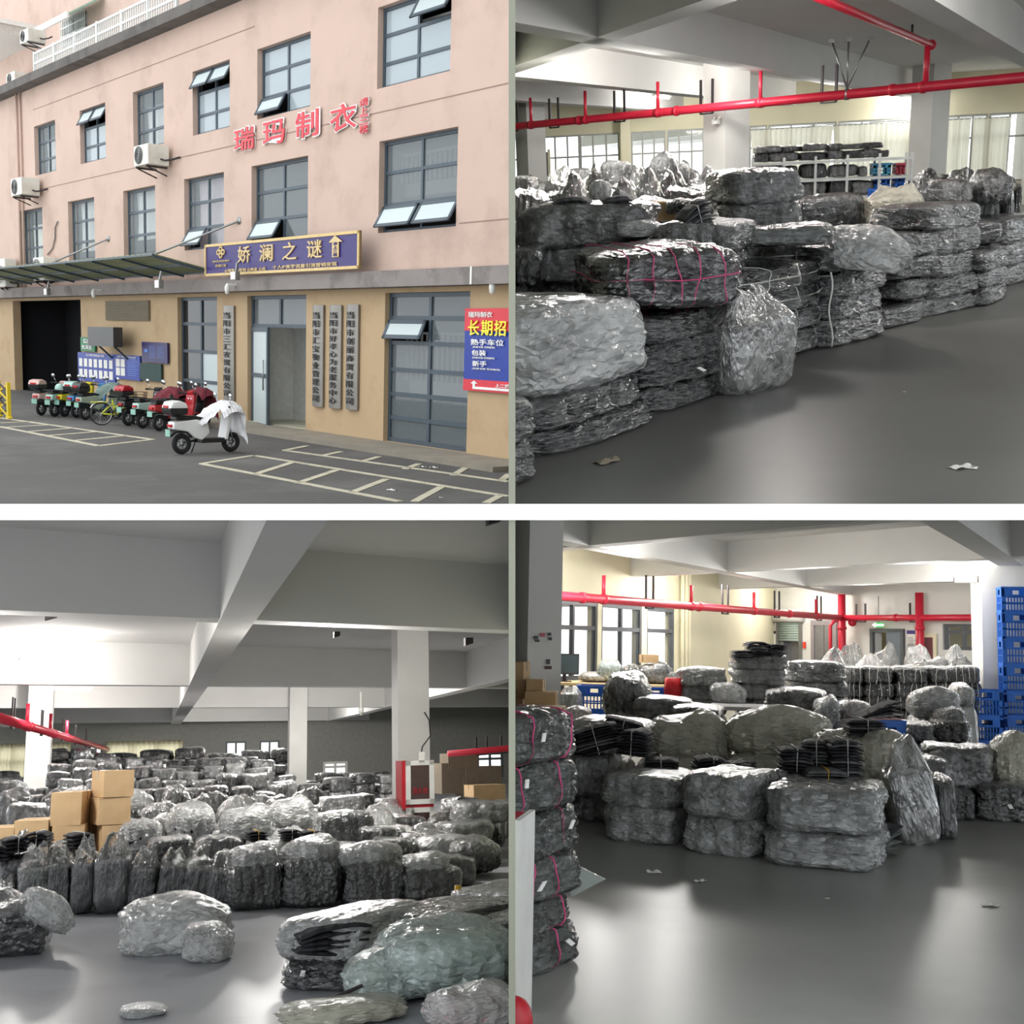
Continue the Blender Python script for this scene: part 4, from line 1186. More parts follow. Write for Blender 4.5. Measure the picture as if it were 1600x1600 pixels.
for i, ch in enumerate('请上三楼'): text(ch, .2, S_PUR, r, w * .374, yt - .03, h * (.2 - .1 * i), 'lettering', .008, .002, (w * .022, h * .08))
# upright company plaques
M_PLQ = mat('brushed_plaque', (140, 136, 130), .35, .12, 1.2, metal=.5)
def plaque(xt, yt_, xb, yb, wpx, s, label):
    uc_ = (FW.uz(xt, yt_)[0] + FW.uz(xb, yb)[0]) / 2
    xm, ym = (xt + xb) / 2, (yt_ + yb) / 2
    w = FW.uz(xm + wpx / 2, ym)[0] - FW.uz(xm - wpx / 2, ym)[0]
    z1, z0 = FW.uz(xt, yt_)[1], FW.uz(xb, yb)[1]; h = z1 - z0
    r = FW.thing('company_plaque', uc_, (z0 + z1) / 2, .03, label, 'plaque', 'upright company plaques')
    n = 10
    MB().grid(lambda a, b: ((a - .5) * w, -.05 - .06 * math.sin(a * math.pi), (b - .5) * h), n, 1).add([(-w / 2, 0, -h / 2), (w / 2, 0, -h / 2), (w / 2, 0, h / 2), (-w / 2, 0, h / 2), (-w / 2, -.05, -h / 2), (w / 2, -.05, -h / 2), (w / 2, -.05, h / 2), (-w / 2, -.05, h / 2)], [(0, 1, 2, 3), (0, 4, 5, 1), (3, 2, 6, 7), (0, 3, 7, 4), (1, 5, 6, 2)]).build('plaque_plate', M_PLQ, r)
    st_ = h * .90 / len(s)
    for i, ch in enumerate(s): text(ch, .3, S_BLK, r, 0, -.125, h * .44 - st_ * (i + .5), 'black_character', .006, .004, (w * .58, st_ * .80))
plaque(364, 478, 357, 626, 16, '当阳市三汇农贸有限公司', 'metal plaque left of the entrance behind the parked white scooter')
plaque(501, 477, 499, 635, 16, '当阳市汇宝物业管理公司', 'leftmost of the three metal plaques right of the entrance')
plaque(527, 477, 527, 638, 18, '当阳市好孝心为老服务中心', 'middle one of the three metal plaques right of the entrance')
plaque(553, 476, 554, 640, 18, '当阳市创丽商贸有限公司', 'rightmost of the three metal plaques right of the entrance')
# hiring poster at the right
r, w, h, yy = board((730, 548), (760, 482), (806, 548), (760, 612), 'hiring_poster', S_BLUE, 'red and blue hiring poster cut by the right edge', 'poster', .05, .04)
MB().box((-w / 2, yy - .012, h * .23), (w / 2, yy, h / 2)).build('red_band', S_RED, r); MB().box((-w / 2, yy - .012, -h / 2), (w / 2, yy, -h * .36)).build('red_band', S_RED, r)
text('瑞玛制衣', .3, S_WHT, r, -w * .16, yy - .03, h * .425, 'lettering', .008, .004, (w * .5, h * .07))
for i, ch in enumerate('长期招'): text(ch, .6, S_YEL, r, w * (-.28 + .27 * i), yy - .04, h * .265, 'yellow_character', .012, .008, (w * .235, h * .185))
for s, x, z, ww, hh in (('熟手车位', -.005, .095, .68, .075), ('包装', -.17, -.035, .30, .07), ('新手', -.15, -.165, .30, .07)): text(s, .3, S_WHT, r, w * x, yy - .03, h * z, 'lettering', .008, .004, (w * ww, h * hh))
for z, ww in ((.033, .46), (-.095, .46), (-.228, .58)): text('(年龄不限 薪资面议)', .1, S_WHT, r, w * (-.30 + ww / 2 - .0), yy - .03, h * z, 'lettering', .006, .001, (w * ww, h * .026))
MB().prism([(-w * .26, -h * .372), (-w * .33, -h * .41), (-w * .285, -h * .41), (-w * .285, -h * .475), (w * .5, -h * .475), (w * .5, -h * .445), (-w * .235, -h * .445), (-w * .235, -h * .41), (-w * .19, -h * .41)], yy - .03, yy - .012).build('white_arrow', S_WHT, r)
text('上二楼', .15, S_WHT, r, w * .33, yy - .03, -h * .415, 'lettering', .006, .003, (w * .28, h * .045))
# boards by the garage
r, w, h, yy = board((130, 538), (140, 527), (152, 538), (140, 549), 'green_sign', S_GRN, 'green sign for the vegetable hall beside the garage gate', 'sign')
text('蔬菜', .3, S_WHT, r, 0, yy - .02, h * .22, 'lettering', .006, .005, (w * .5, h * .3)); text('批发区', .3, S_WHT, r, 0, yy - .02, -h * .2, 'lettering', .006, .005, (w * .74, h * .3))
r, w, h, yy = board((126, 574), (155, 552), (184, 577), (152, 597), 'notice_board', S_BLUE, 'blue notice board with two rows of white sheets', 'notice board')
text('三汇农贸市场信息公示栏', .2, S_WHT, r, 0, yy - .02, h * .42, 'lettering', .006, .002, (w * .5, h * .08))
for j, z in ((0, .15), (1, -.22)):
    for i in range(7): MB().box((w * (-.45 + .135 * i), yy - .02, h * (z - .14)), (w * (-.45 + .135 * i + .09), yy, h * (z + .14))).build('paper_sheet', M_PAPER, r)
r, w, h, yy = board((184, 572), (204, 555), (223, 574), (202, 593), 'notice_board', S_BLUE, 'blue notice board with four sheets right of the larger one', 'notice board')
text('农产品质量安全公示', .2, S_WHT, r, 0, yy - .02, h * .42, 'lettering', .006, .002, (w * .75, h * .08))
for j, z in ((0, .16), (1, -.2)):
    for i in range(2): MB().box((w * (-.44 + .2 * i), yy - .02, h * (z - .16)), (w * (-.44 + .2 * i + .16), yy, h * (z + .16))).build('paper_sheet', M_PAPER, r)
M_LBL = mat('pale_blue_print', (90, 130, 210), .5)
for k in range(9): MB().box((w * .04, yy - .012, h * (.32 - .08 * k)), (w * (.36 + .06 * (k % 2)), yy, h * (.34 - .08 * k))).build('text_line', M_LBL, r)
r, w, h, yy = board((226, 550), (246, 535), (266, 551), (246, 567), 'duty_board', mat('indigo_board', (34, 24, 88), .4), 'indigo duty board above the dark green board', 'notice board')
for k in range(8): MB().box((-w * .2, yy - .012, h * (.3 - .08 * k)), (w * .05, yy, h * (.315 - .08 * k))).build('text_line', M_LBL, r)
for k in range(7): MB().box((w * .12, yy - .012, h * (.3 - .09 * k)), (w * .38, yy, h * (.315 - .09 * k))).build('text_line', M_LBL, r)
MB().box((-w * .38, yy - .012, 0), (-w * .26, yy, h * .15)).build('portrait_photo', M_LBL, r)
board((222, 581), (240, 568), (256, 582), (240, 595), 'green_board', S_DGRN, 'plain dark green board below the indigo duty board', 'board')
r, w, h, yy = board((171, 527), (192, 512), (212, 527), (192, 542), 'outdoor_screen', mat('dark_screen', (58, 58, 58), .4), 'dark outdoor screen on brackets above the notice boards', 'screen', .5, .35)
for x in (-.3, .3): MB().bar((w * x, -.1, -h / 2), (w * x, .4, -h / 2 - .45), .06, .06).build('bracket', M_DKF, r)
r, w, h, yy = board((168, 485), (202, 470), (235, 485), (202, 501), 'louvre_vent', mat('taupe_louvre', (132, 122, 104), .6), 'taupe louvred vent above the outdoor screen', 'vent', .02, .04)
for k in range(9): MB().bar((-w / 2, yy - .02, -h / 2 + h * (k + .5) / 9), (w / 2, yy - .02, -h / 2 + h * (k + .5) / 9), .07, .02, (0, 1, .6)).build('louvre_slat', MATS['taupe_louvre'], r)
# ---- yellow folding barrier
c = P.at(14, 655); M_YELP = mat('yellow_barrier_paint', (226, 196, 30), .45)
bg = empty('folding_barrier', P, (c.x, c.y, 0), 0, 'yellow and black folding barrier at the left edge', 'barrier')
hb_ = 1.15
MB().box((-.05, -.05, 0), (.08, .05, hb_)).build('barrier_post', M_YELP, bg); MB().box((-.95, -.05, 0), (-.85, .05, hb_)).build('barrier_post', M_YELP, bg)
for k in range(4):
    z0 = hb_ * (.08 + k * .22); z1 = z0 + hb_ * .22
    MB().bar((-.85, .02, z0), (0, .02, z1), .05, .03, (0, 1, 0)).build('lattice_bar', M_YELP if k % 2 else M_BRKT, bg); MB().bar((-.85, -.02, z1), (0, -.02, z0), .05, .03, (0, 1, 0)).build('lattice_bar', M_BRKT if k % 2 else M_YELP, bg)
for x in (0, -.9): MB().disc((x, 0, .05), (0, 1, 0), .06, .05, 10).build('castor', M_BRKT, bg); MB().box((x - .2, -.04, .04), (x + .2, .04, .1)).build('barrier_foot', M_YELP, bg)

# ---- scooters: x forward, y across
M_TYRE = mat('tyre_rubber', (30, 30, 32), .8); M_RIM = mat('wheel_rim', (150, 152, 154), .35, metal=.7); M_SEAT = mat('black_vinyl', (28, 28, 30), .45); M_CHROME = mat('bright_chrome', (200, 202, 204), .15, metal=.9)
M_PLATE = mat('number_plate_green', (150, 196, 180), .5); M_TAIL = mat('tail_light_red', (190, 20, 24), .25); M_BLKP = mat('black_plastic', (34, 34, 36), .45)
def wheel(parent, x, z, r, t=.055):
    w = empty('wheel', P, (0, 0, 0)); w.parent = parent; del w['_place']; w.matrix_local = Matrix.Translation((x, 0, z))
    MB().tube([((r - t) * math.cos(k * .2618), 0, (r - t) * math.sin(k * .2618)) for k in range(24)], t, 8, closed=True).build('tyre', M_TYRE, w)
    rm = MB().tube([((r - 2 * t) * math.cos(k * .2618), 0, (r - 2 * t) * math.sin(k * .2618)) for k in range(24)], .015, 6, closed=True)
    for k in range(5):
        a = k * 1.2566; rm.bar((.03 * math.cos(a), 0, .03 * math.sin(a)), ((r - 2 * t) * math.cos(a), 0, (r - 2 * t) * math.sin(a)), .035, .02, (0, 1, 0))
    rm.disc((0, 0, 0), (0, 1, 0), .05, .1, 12); rm.build('rim', M_RIM, w)
def scooter(x, y, rotz, paint, label, box=None, cover=None, scale=1.0, lid=None, quilt=None, group='parked scooters'):
    c = P.at(x, y)
    r = empty('motor_scooter', P, (c.x, c.y, 0), rotz, label, 'scooter', group, scale=(scale,) * 3)
    wheel(r, -.60, .23, .23); wheel(r, .62, .23, .23)
    MB().prism([(-.86, .56), (-.84, .72), (-.30, .77), (-.02, .70), (.02, .46), (-.16, .30), (-.34, .36), (-.5, .50)], -.14, .14).build('rear_body', paint, r, bevel=.04)
    MB().prism([(-.9, .44), (-.78, .50), (-.5, .52), (-.38, .42), (-.36, .34), (-.46, .46), (-.74, .47), (-.88, .38)], -.07, .07).build('rear_mudguard', M_BLKP, r, bevel=.015)
    MB().prism([(-.20, .24), (.42, .24), (.46, .34), (-.16, .34)], -.14, .14).build('floorboard', M_BLKP, r, bevel=.02)
    MB().prism([(.38, .30), (.46, .30), (.60, .92), (.56, 1.0), (.48, .98), (.46, .70)], -.17, .17).build('leg_shield', paint, r, bevel=.04)
    MB().prism([(.42, .46), (.58, .52), (.80, .46), (.84, .34), (.74, .44), (.56, .46)], -.06, .06).build('front_mudguard', paint, r, bevel=.015)
    MB().prism([(-.80, .76), (-.10, .72), (-.04, .78), (-.30, .84), (-.78, .87)], -.13, .13).build('seat', M_SEAT, r, bevel=.03)
    for s in (-1, 1): MB().tube([(.48, s * .06, .90), (.64, s * .07, .24)], .022, 6).build('fork_leg', M_CHROME, r)
    MB().tube([(.40, -.34, 1.03), (.50, -.14, 1.02), (.50, .14, 1.02), (.40, .34, 1.03)], .018, 8).build('handlebar', M_BLKP, r)
    for s in (-1, 1):
        MB().tube([(.36, s * .36, 1.03), (.46, s * .28, 1.03)], .026, 8).build('grip', M_TYRE, r)
        m_ = empty('mirror', P, (0, 0, 0)); m_.parent = r; del m_['_place']; m_.matrix_local = Matrix.Identity(4)
        MB().tube([(.45, s * .22, 1.03), (.43, s * .30, 1.22)], .009, 5).build('mirror_stem', M_CHROME, m_)
        MB().disc((.42, s * .32, 1.27), (1, 0, .1), .062, .025, 14).build('mirror_head', M_CHROME, m_)
    MB().prism([(.50, .92), (.62, .90), (.64, 1.0), (.56, 1.10), (.46, 1.08)], -.13, .13).build('headlight_cowl', paint, r, bevel=.04)
    MB().box((-.90, -.08, .60), (-.85, .08, .66)).build('tail_light', M_TAIL, r, bevel=.01)
    MB().box((-.93, -.10, .40), (-.915, .10, .55)).build('number_plate', M_PLATE, r)
    MB().bar((-.60, .10, .23), (-.10, .12, .30), .06, .05).build('swing_arm', M_BLKP, r)
    MB().tube([(-.2, .1, .28), (-.26, .18, .0)], .014, 6).build('side_stand', M_BLKP, r)
    MB().tube([(-.50, -.13, .80), (-.95, -.12, .86), (-.95, .12, .86), (-.50, .13, .80)], .014, 6).build('rear_rack', M_BLKP, r)
    if box:
        b_ = empty('rear_box', P, (0, 0, 0)); b_.parent = r; del b_['_place']; b_.matrix_local = Matrix.Translation((-.74, 0, .88))
        MB().prism([(-.20, 0), (.18, 0), (.21, .13), (-.23, .13)], -.20, .20).build('box_tub', M_BLKP, b_, bevel=.03)
        MB().prism([(-.23, .13), (.21, .13), (.17, .24), (.02, .30), (-.16, .27)], -.205, .205).build('box_lid', box, b_, bevel=.05)
        MB().box((-.238, -.10, .14), (-.215, .10, .19)).build('box_reflector', M_TAIL, b_)
    if lid:   # helmet on the seat
        MB().grid(lambda a, b: (-.35 + .15 * math.cos(a * 6.283) * math.sin(b * 1.7), .15 * math.sin(a * 6.283) * math.sin(b * 1.7), .86 + .17 * math.cos(b * 1.7) + .03), 16, 8).build('helmet', lid, r)
    if quilt:  # padded wind cover hung over bars and leg shield
        def Q(a, b):
            yv = (a - .5) * .92
            s = b
            if s < .45: xx, zz = .20 - .3 * (s / .45) + .28, 1.12 - .10 * (a - .5) ** 2 * 4 - .02 * math.sin(a * 20)
            xx = .18 + .52 * min(1, s * 1.6) if s < .6 else .70 + .10 * math.sin((s - .6) * 2)
            zz = (1.02 + .14 * math.sin(min(1, s * 1.6) * math.pi * .8)) if s < .6 else 1.10 - (s - .6) * 1.7
            zz -= .22 * (abs(a - .5) * 2) ** 3
            zz += .015 * math.sin(a * 18) * math.sin(b * 14)
            return (xx + .02 * math.sin(b * 22 + a * 5), yv, zz)
        MB().grid(Q, 24, 24).build('quilted_cover', quilt, r)
        def Q2(a, b):
            return (.16 - .42 * b + .03 * math.sin(a * 12), (a - .5) * .62 * (1 - .15 * b), 1.05 - .34 * b - .10 * (abs(a - .5) * 2) ** 2 + .02 * math.sin(b * 15 + a * 7))
        MB().grid(Q2, 20, 12).build('cover_apron', quilt, r)
    return r
PW = mat('white_scooter_paint', (236, 236, 236), .3, .03, 4, coat=.4); PM = mat('mint_scooter_paint', (170, 206, 196), .3, .04, 4, coat=.4); PP = mat('blush_scooter_paint', (214, 178, 170), .3, .04, 4, coat=.4); PS = mat('sage_scooter_paint', (160, 176, 160), .35, .05, 4, coat=.3)
PR = mat('red_scooter_paint', (176, 24, 36), .3, .05, 4, coat=.4); PB = mat('black_scooter_paint', (36, 36, 40), .3, .05, 4, coat=.3); PY = mat('yellow_panel_paint', (226, 206, 40), .35); PBL = mat('blue_panel_paint', (60, 130, 190), .35, coat=.3)
QW = mat_cloth('white_quilt', (236, 232, 240), (4, 2), .8, .0); QM = mat_cloth('maroon_quilt', (110, 30, 44), (5, 2), .8, .0); QG = mat_cloth('grey_green_quilt', (112, 130, 124), (4, 2), .8, .0)
FWD = math.radians(108)
scooter(84, 648, FWD + .25, PP, 'blush scooter with round pink top box, leftmost in the row', PP, scale=1.02)
scooter(106, 650, FWD + .2, PM, 'mint scooter second in the parked row', None, scale=1.02, lid=PM)
scooter(122, 650, FWD + .15, PY, 'scooter with yellow side panel in the parked row', None, scale=1.02)
scooter(142, 652, FWD + .1, PBL, 'light blue scooter with mint box in the parked row', PM, scale=1.02)
scooter(158, 655, FWD, PS, 'sage scooter with black box beside the yellow bicycle', PB, scale=1.02, quilt=QG)
scooter(226, 664, FWD, PB, 'black scooter with red lidded box right of the bicycle', PR, scale=1.05)
scooter(250, 668, FWD - .05, PM, 'scooter with mint rear fender and maroon quilt', None, scale=1.05, quilt=QM)
scooter(276, 672, FWD - .05, PR, 'red scooter behind the white one', None, scale=1.05)
scooter(292, 668, FWD - .1, PB, 'dark scooter with maroon quilt and round mirrors near the glass door', None, scale=1.05, quilt=QM)
WS = scooter(322, 708, math.radians(94), PW, 'white scooter under a white quilted cover, alone in front of the row', PW, scale=1.08, quilt=QW)
# ---- the bicycle
c = P.at(187, 664)
M_LIME = mat('lime_bicycle_paint', (220, 226, 60), .35, .04, 5)
by = empty('bicycle', P, (c.x, c.y, 0), math.radians(86), 'lime yellow bicycle with a wire basket in the parked row', 'bicycle', scale=(1.05,) * 3)
for x, nm in ((-.52, 0), (.52, 1)):
    w = empty('wheel', P, (0, 0, 0)); w.parent = by; del w['_place']; w.matrix_local = Matrix.Translation((x, 0, .33))
    MB().tube([(.315 * math.cos(k * .2094), 0, .315 * math.sin(k * .2094)) for k in range(30)], .018, 6, closed=True).build('tyre', M_TYRE, w)
    MB().tube([(.295 * math.cos(k * .2094), 0, .295 * math.sin(k * .2094)) for k in range(30)], .010, 5, closed=True).build('rim', M_CHROME, w)
    sp = MB()
    for k in range(14): sp.tube([(0, (-1) ** k * .02, 0), (.29 * math.cos(k * .4488), 0, .29 * math.sin(k * .4488))], .003, 3, caps=False)
    sp.disc((0, 0, 0), (0, 1, 0), .025, .08, 8); sp.build('spokes', M_CHROME, w)
    MB().tube([(.35 * math.cos(k * .26 + .3), 0, .35 * math.sin(k * .26 + .3)) for k in range(10)], .02, 5).build('mudguard', PW, w)
fr = MB()
for a, b in (((-.52, 0, .33), (-.08, 0, .30)), ((-.08, 0, .30), (.40, 0, .78)), ((-.14, 0, .34), (-.20, 0, .74)), ((-.20, 0, .62), (-.52, 0, .33)), ((-.18, 0, .5), (.36, 0, .70))): fr.tube([a, b], .022, 7)
fr.build('frame', M_LIME, by)
MB().tube([(.36, 0, .94), (.42, 0, .74), (.52, 0, .33)], .018, 6).build('fork', M_LIME, by)
MB().tube([(.20, -.26, .98), (.34, -.16, 1.0), (.36, 0, .95), (.34, .16, 1.0), (.20, .26, .98)], .012, 6).build('handlebar', M_CHROME, by)
MB().prism([(-.36, .80), (-.06, .80), (-.08, .84), (-.34, .86)], -.09, .09).build('saddle', M_SEAT, by, bevel=.02)
MB().tube([(-.20, 0, .72), (-.21, 0, .82)], .014, 6).build('seat_post', M_CHROME, by)
MB().disc((-.08, .03, .30), (0, 1, 0), .09, .01, 16).build('chain_wheel', M_CHROME, by)
for s in (-1, 1): MB().bar((-.08, s * .06, .30), (-.08 + s * .12, s * .08, .30 - s * .12), .02, .015).build('crank', M_CHROME, by); MB().box((-.13 + s * .12, s * .12 - .04, .28 - s * .12), (-.03 + s * .12, s * .12 + .04, .30 - s * .12)).build('pedal', M_BLKP, by)
bk = MB()
for k in range(9):
    yv = -.16 + .04 * k; bk.tube([(.48, yv, .72), (.46, yv, .96)], .005, 4); bk.tube([(.74, yv, .72), (.78, yv, .96)], .005, 4)
for z in (.72, .80, .88, .96): bk.tube([(.47, -.17, z), (.76, -.17, z), (.76, .17, z), (.47, .17, z)], .006, 4, closed=True)
bk.build('basket', mat('brown_wicker', (96, 70, 56), .7), by)
MB().box((-.80, -.07, .66), (-.34, .07, .68)).build('carrier', M_LIME, by)
# small debris on the pavement
for x, y, w, lb in ((659, 730, .18, 'white paper scrap on the pavement hatching'), (678, 731, .22, 'crumpled white tissue on the pavement hatching'), (612, 766, .2, 'torn white paper on the lower hatching'), (688, 778, .1, 'small white scrap at the lower edge of the street')):
    litter(P, x, y, w, lb, M_PAPER, .4, 'scrap')
# ================================================================== upper right: the store seen along its front edge
P = TR
ZB, ZS = 3.3, 4.0
M_FLOOR_TR = mat_floor('grey_floor_paint', (104, 104, 101), 0.36)
M_FLOOR_TR = MATS['grey_floor_paint']
struct('floor_front_store', MB().box((-16, 2.5, -0.1), (14, 41, 0)), M_FLOOR_TR, P)
struct('ceiling_front_store', MB().box((-16, 3.5, ZS), (14, 41, ZS + 0.15)), M_CEIL, P)
dA, dB = P.dirx(250), P.dirx(1834)
for px in ((935, 65), (1420, 177), (1290, 200), (1200, 213)):
    beam_through(P, px, dA, 40, 40, 0.42, ZB, ZS, 'trim_ceiling_beam')
for px in ((935, 65), (900, 132), (880, 163), (860, 186), (1530, 58)):
    beam_through(P, px, dB, 40, 45, 0.42, ZB, ZS, 'trim_ceiling_beam')
# columns
column(P, 1134, 26.0, 0.68, ZS, 'trim_column', rot=0.75)
column(P, 1446, 36.0, 0.74, ZS, 'trim_column', rot=0.75)
column(P, 832, 33.0, 0.6, ZS, 'trim_column', rot=0.75)
column(P, 979, 39.2, 0.3, ZS, 'trim_column', M_CREAM)
# back wall with its windows
M_PALEF = mat('pale_window_frame', (176, 176, 172), .5)
bw = Wall(P, (0, 39.7), (1, 0))
U = lambda x: bw.uz(x, 240)[0]
wins = [(770, 818), (848, 906), (906, 968), (986, 1040), (1042, 1100), (1120, 1198), (1200, 1306), (1308, 1420), (1472, 1540), (1542, 1640)]
zt, zb = 2.75, 0.7
holes = [(U(a), U(b), zb, zt) for a, b in wins]
bw.slab('wall_far_front_store', U(700), U(1700), 0, ZS, holes, 0.25, M_CREAM)
for i, (a, b) in enumerate(wins):
    window(bw, U(a), U(b), zb, zt, 2 if b - a < 50 else 3, (0.66,), 0.055, 0.05, m=M_PALEF, glass=G_CLEAR)
for i, (a, b, lb) in enumerate(((1172, 1300, 'white curtain glowing behind the left half of the metal shelf rack'), (1300, 1422, 'white curtain glowing behind the blue tubs on the shelf rack'), (1470, 1513, 'white curtain right of the square column in the backlit store'), (1516, 1574, 'white curtain hanging between two gaps at the far right window'))):
    curtain(bw, U(a), U(b), 0.5, 2.62, lb, M_CURTAIN, 0.12, int((b - a) / 8), 'curtains along the backlit window wall', 0.05)
# right-hand wall, out of sight, with its windows
rw = Wall(P, (9.0, 4), (0, 1))
rw.n = Vector((1, 0, 0))
rw.slab('wall_right_front_store', -1, 37, 0, ZS, [(k * 4.0 + .4, k * 4.0 + 3.4, 0.8, 2.9) for k in range(9)], 0.25, M_WHITE)
# a grey door beside the left column
u0, u1, z0, z1 = bw.rect(829, 238, 857, 300)
d = bw.thing('door_1', u0, 0, 0.02, kind='structure')
MB().box((0, -.04, 0), (u1 - u0, .02, z1)).build('door_leaf', mat('grey_green_door', (112, 124, 118), .5), d)
MB().box((.3, -.06, z1 - .9), (.5, -.04, z1 - .65)).build('notice_paper', M_PAPER, d)
MB().box((-.08, -.06, 0), (0, .02, z1 + .08)).box((u1 - u0, -.06, 0), (u1 - u0 + .08, .02, z1 + .08)).build('door_frame', M_CREAM, d)
# pipes
zp = 2.72
def run_px(place, pa, pb, z):
    return place.at(*pa, z), place.at(*pb, z)
a, b = run_px(P, (1640, 117), (790, 199), zp)
T_ = lambda x: tt(P, a, b, x)
rm = pipe_run(P, a, b, 0.085, 'long red sprinkler pipe crossing the backlit store under the beams', [T_(x) for x in (1295, 1104, 968, 866, 803)], [(T_(1188), .62), (T_(1028), .62), (T_(915), .62), (T_(830), .62)], [T_(x) for x in (1395, 1442, 1057, 905)], 0.55)
# branch pipe over it with a blind end, and the sway brace
j = a.lerp(b, T_(1446))
zb2 = P.aty(1446, 68, j.y).z
MB().tube([j - a, Vector((j.x, j.y, zb2)) - a], 0.05, 10).build('drop_pipe', M_RED, rm)
br_a = Vector((j.x, j.y, zb2)); e1 = P.at(1476, 73, zb2 + 0.0); dd = (P.at(1325, 15, zb2) - br_a)
br = empty('branch_pipe', P, br_a, 0, 'dark red branch pipe with a blind end below the ceiling slab', 'pipe')
dn = dd.normalized()
MB().tube([-dn * 0.32, dd * 1.6], 0.055, 10).build('branch_tube', M_RED, br)
MB().tube([-dn * 0.38, -dn * 0.30], 0.085, 12).build('end_cap', M_RED, br)
MB().tube([dd * 0.25, dd * 0.25 + Vector((0, 0, 0.18))], 0.02, 6).build('hanger_rod', M_BRKT, br)
q = a.lerp(b, T_(1323))
sb = empty('sway_brace', P, q, 0, 'steel sway brace of three rods above the red pipe', 'bracket')
sx = P.aty(1323, 60, q.y).z - q.z
for tx, nm in ((-0.30, 'brace_rod'), (0.0, 'brace_rod'), (0.38, 'brace_rod')):
    MB().tube([(0, 0, .1), (tx, 0, sx)], 0.018, 6).build(nm, M_STEEL, sb)
    MB().box((tx - .05, -.03, sx - .06), (tx + .05, .03, sx)).build('brace_foot', M_STEEL, sb)
MB().tube([(-.04, 0, 0), (.04, 0, 0)], .1, 12).build('brace_clamp', M_STEEL, sb)
# column lamp
c = P.aty(1117, 190, 25.5)
lm = empty('emergency_lamp', P, c, 0.75, 'small white lamp on the square column under the red pipe', 'lamp')
MB().box((-.1, -.06, -.05), (.1, .0, .05)).build('lamp_body', M_WHITE, lm, bevel=.01)
for s in (-1, 1): MB().disc((s * .07, -.06, .07), (0, 1, 0), .04, .05, 10).build('lamp_head', M_PAPER, lm)

for px, w, d in (((1010, 84), 230, dB), ((1150, 107), 190, dB), ((1300, 131), 300, dB), ((1450, 152), 330, dB), ((880, 90), 200, dA), ((900, 134), 260, dB), ((1060, 165), 260, dB), ((1390, 182), 420, dA), ((1530, 170), 420, dA), ((1240, 206), 420, dA), ((900, 190), 260, dB)):  # lamps added out of view to brighten the front store
    lamp_behind(P, px, ZB, w, 'added unseen fill lamp between the beams of the backlit store', d)
for x, y in ((0.6, 13.4), (4.4, 13.4)):  # two more lamps added overhead as fill
    batten_lamp(P, x, y, 3.5, 170, 'added unseen fill lamp in the nearest bay of the backlit store', .6)
# ---- piles, near ones first
stack2(P, (740, 800), (848, 742), .8, [700, 640], 'charcoal bale cut by the left edge, beside the torn white film', 'dark', 'fine')
stack2(P, (846, 722), (1026, 656), 1.2, [650, 606, 476], 'black bale under the big torn film cover', ['dark', 'black', 'milkdark'], 'fine')
stack2(P, (1012, 652), (1143, 612), 1.0, [594, 560, 527, 489], 'slate bale in the stack left of the upright silver sack', ['black', 'dark', 'dark', 'dark'], 'fine', tags=.4)
b_ = on_top(P, 890, 392, 1128, 488, 7.9, 1.3, 'wide charcoal bale with pink cord crossing left of the silver sack', 'fine', 'dark', rotz=.35)
cords(b_, 5, M_PINKT, 3)
stack2(P, (1144, 624), (1250, 602), .5, [468], 'upright silver film sack standing alone on the bare floor', 'silver', 'sack')
for b_ in stack2(P, (1165, 582), (1305, 537), 1.0, [518, 484, 450, 414], 'dark bale with white strings right behind the silver sack', 'dark', 'fine', tags=.5): cords(b_, 3, M_STRING, 1)
stack2(P, (1302, 549), (1384, 521), .8, [492, 456, 420, 376], 'tagged bale in the pile with a dangling white strap', 'dark', 'fine', tags=1)
stack2(P, (1378, 516), (1444, 500), .5, [480], 'flat black packet lying on the floor between two piles', 'black', 'bale')
stack2(P, (1402, 505), (1470, 492), .7, [466, 434, 400, 364], 'navy bale behind the flat black packet', 'dark', 'bale')
stack2(P, (1450, 497), (1530, 478), .8, [462, 430, 394, 356, 320], 'brown grey bale in the tall pile at the right', ['olive', 'dark', 'dark', 'darkmilk', 'darkmilk'], 'fine', tags=.6)
stack2(P, (1532, 480), (1578, 466), .6, [445, 420, 392], 'shiny bale at the far end of the right piles', 'dark', 'bale', tags=.7)
stack2(P, (1560, 452), (1650, 430), .8, [410, 375, 338], 'deep blue bale cut by the right edge', 'black', 'bale')
stack(P, 1112, 1238, 500, [470, 415, 362, 318, 268], 1.0, 'bale of the tallest pile below the square column', 'fine', 'grey', .2, Y=10.8, looks=['dark', 'dark', 'grey', 'grey', 'grey'])
stack(P, 818, 1022, 500, [500, 440, 386, 322], 1.0, 'large hazy bale behind the torn film cover', 'fine', 'grey', .1, Y=9.6, looks=['dark', 'dark', 'grey', 'grey'])
stack(P, 1022, 1165, 500, [490, 445, 400, 352], .9, 'grey bale under the dark glove bundle', 'fine', 'dark', -.1, Y=9.2, looks=['dark', 'dark', 'dark', 'grey'])
stack(P, 775, 835, 500, [510, 450, 395], .9, 'slate bale at the left edge under a pale bag', 'bale', 'dark', 0, Y=8.9)
for b_ in stack(P, 1195, 1330, 500, [470, 425, 378], .8, 'dark bale with white cords below the loose film sheet', 'fine', 'dark', .1, Y=10.6): cords(b_, 3, M_STRING, 2)
on_top(P, 1285, 362, 1402, 424, 10.4, .7, 'loose pale film bag spilling over the tagged pile', 'crumple', 'milk', .1, .15)
on_top(P, 1148, 352, 1300, 386, 9.9, .6, 'flat grey packets lying open in front of the shelf rack', 'bale', 'olive', .1)
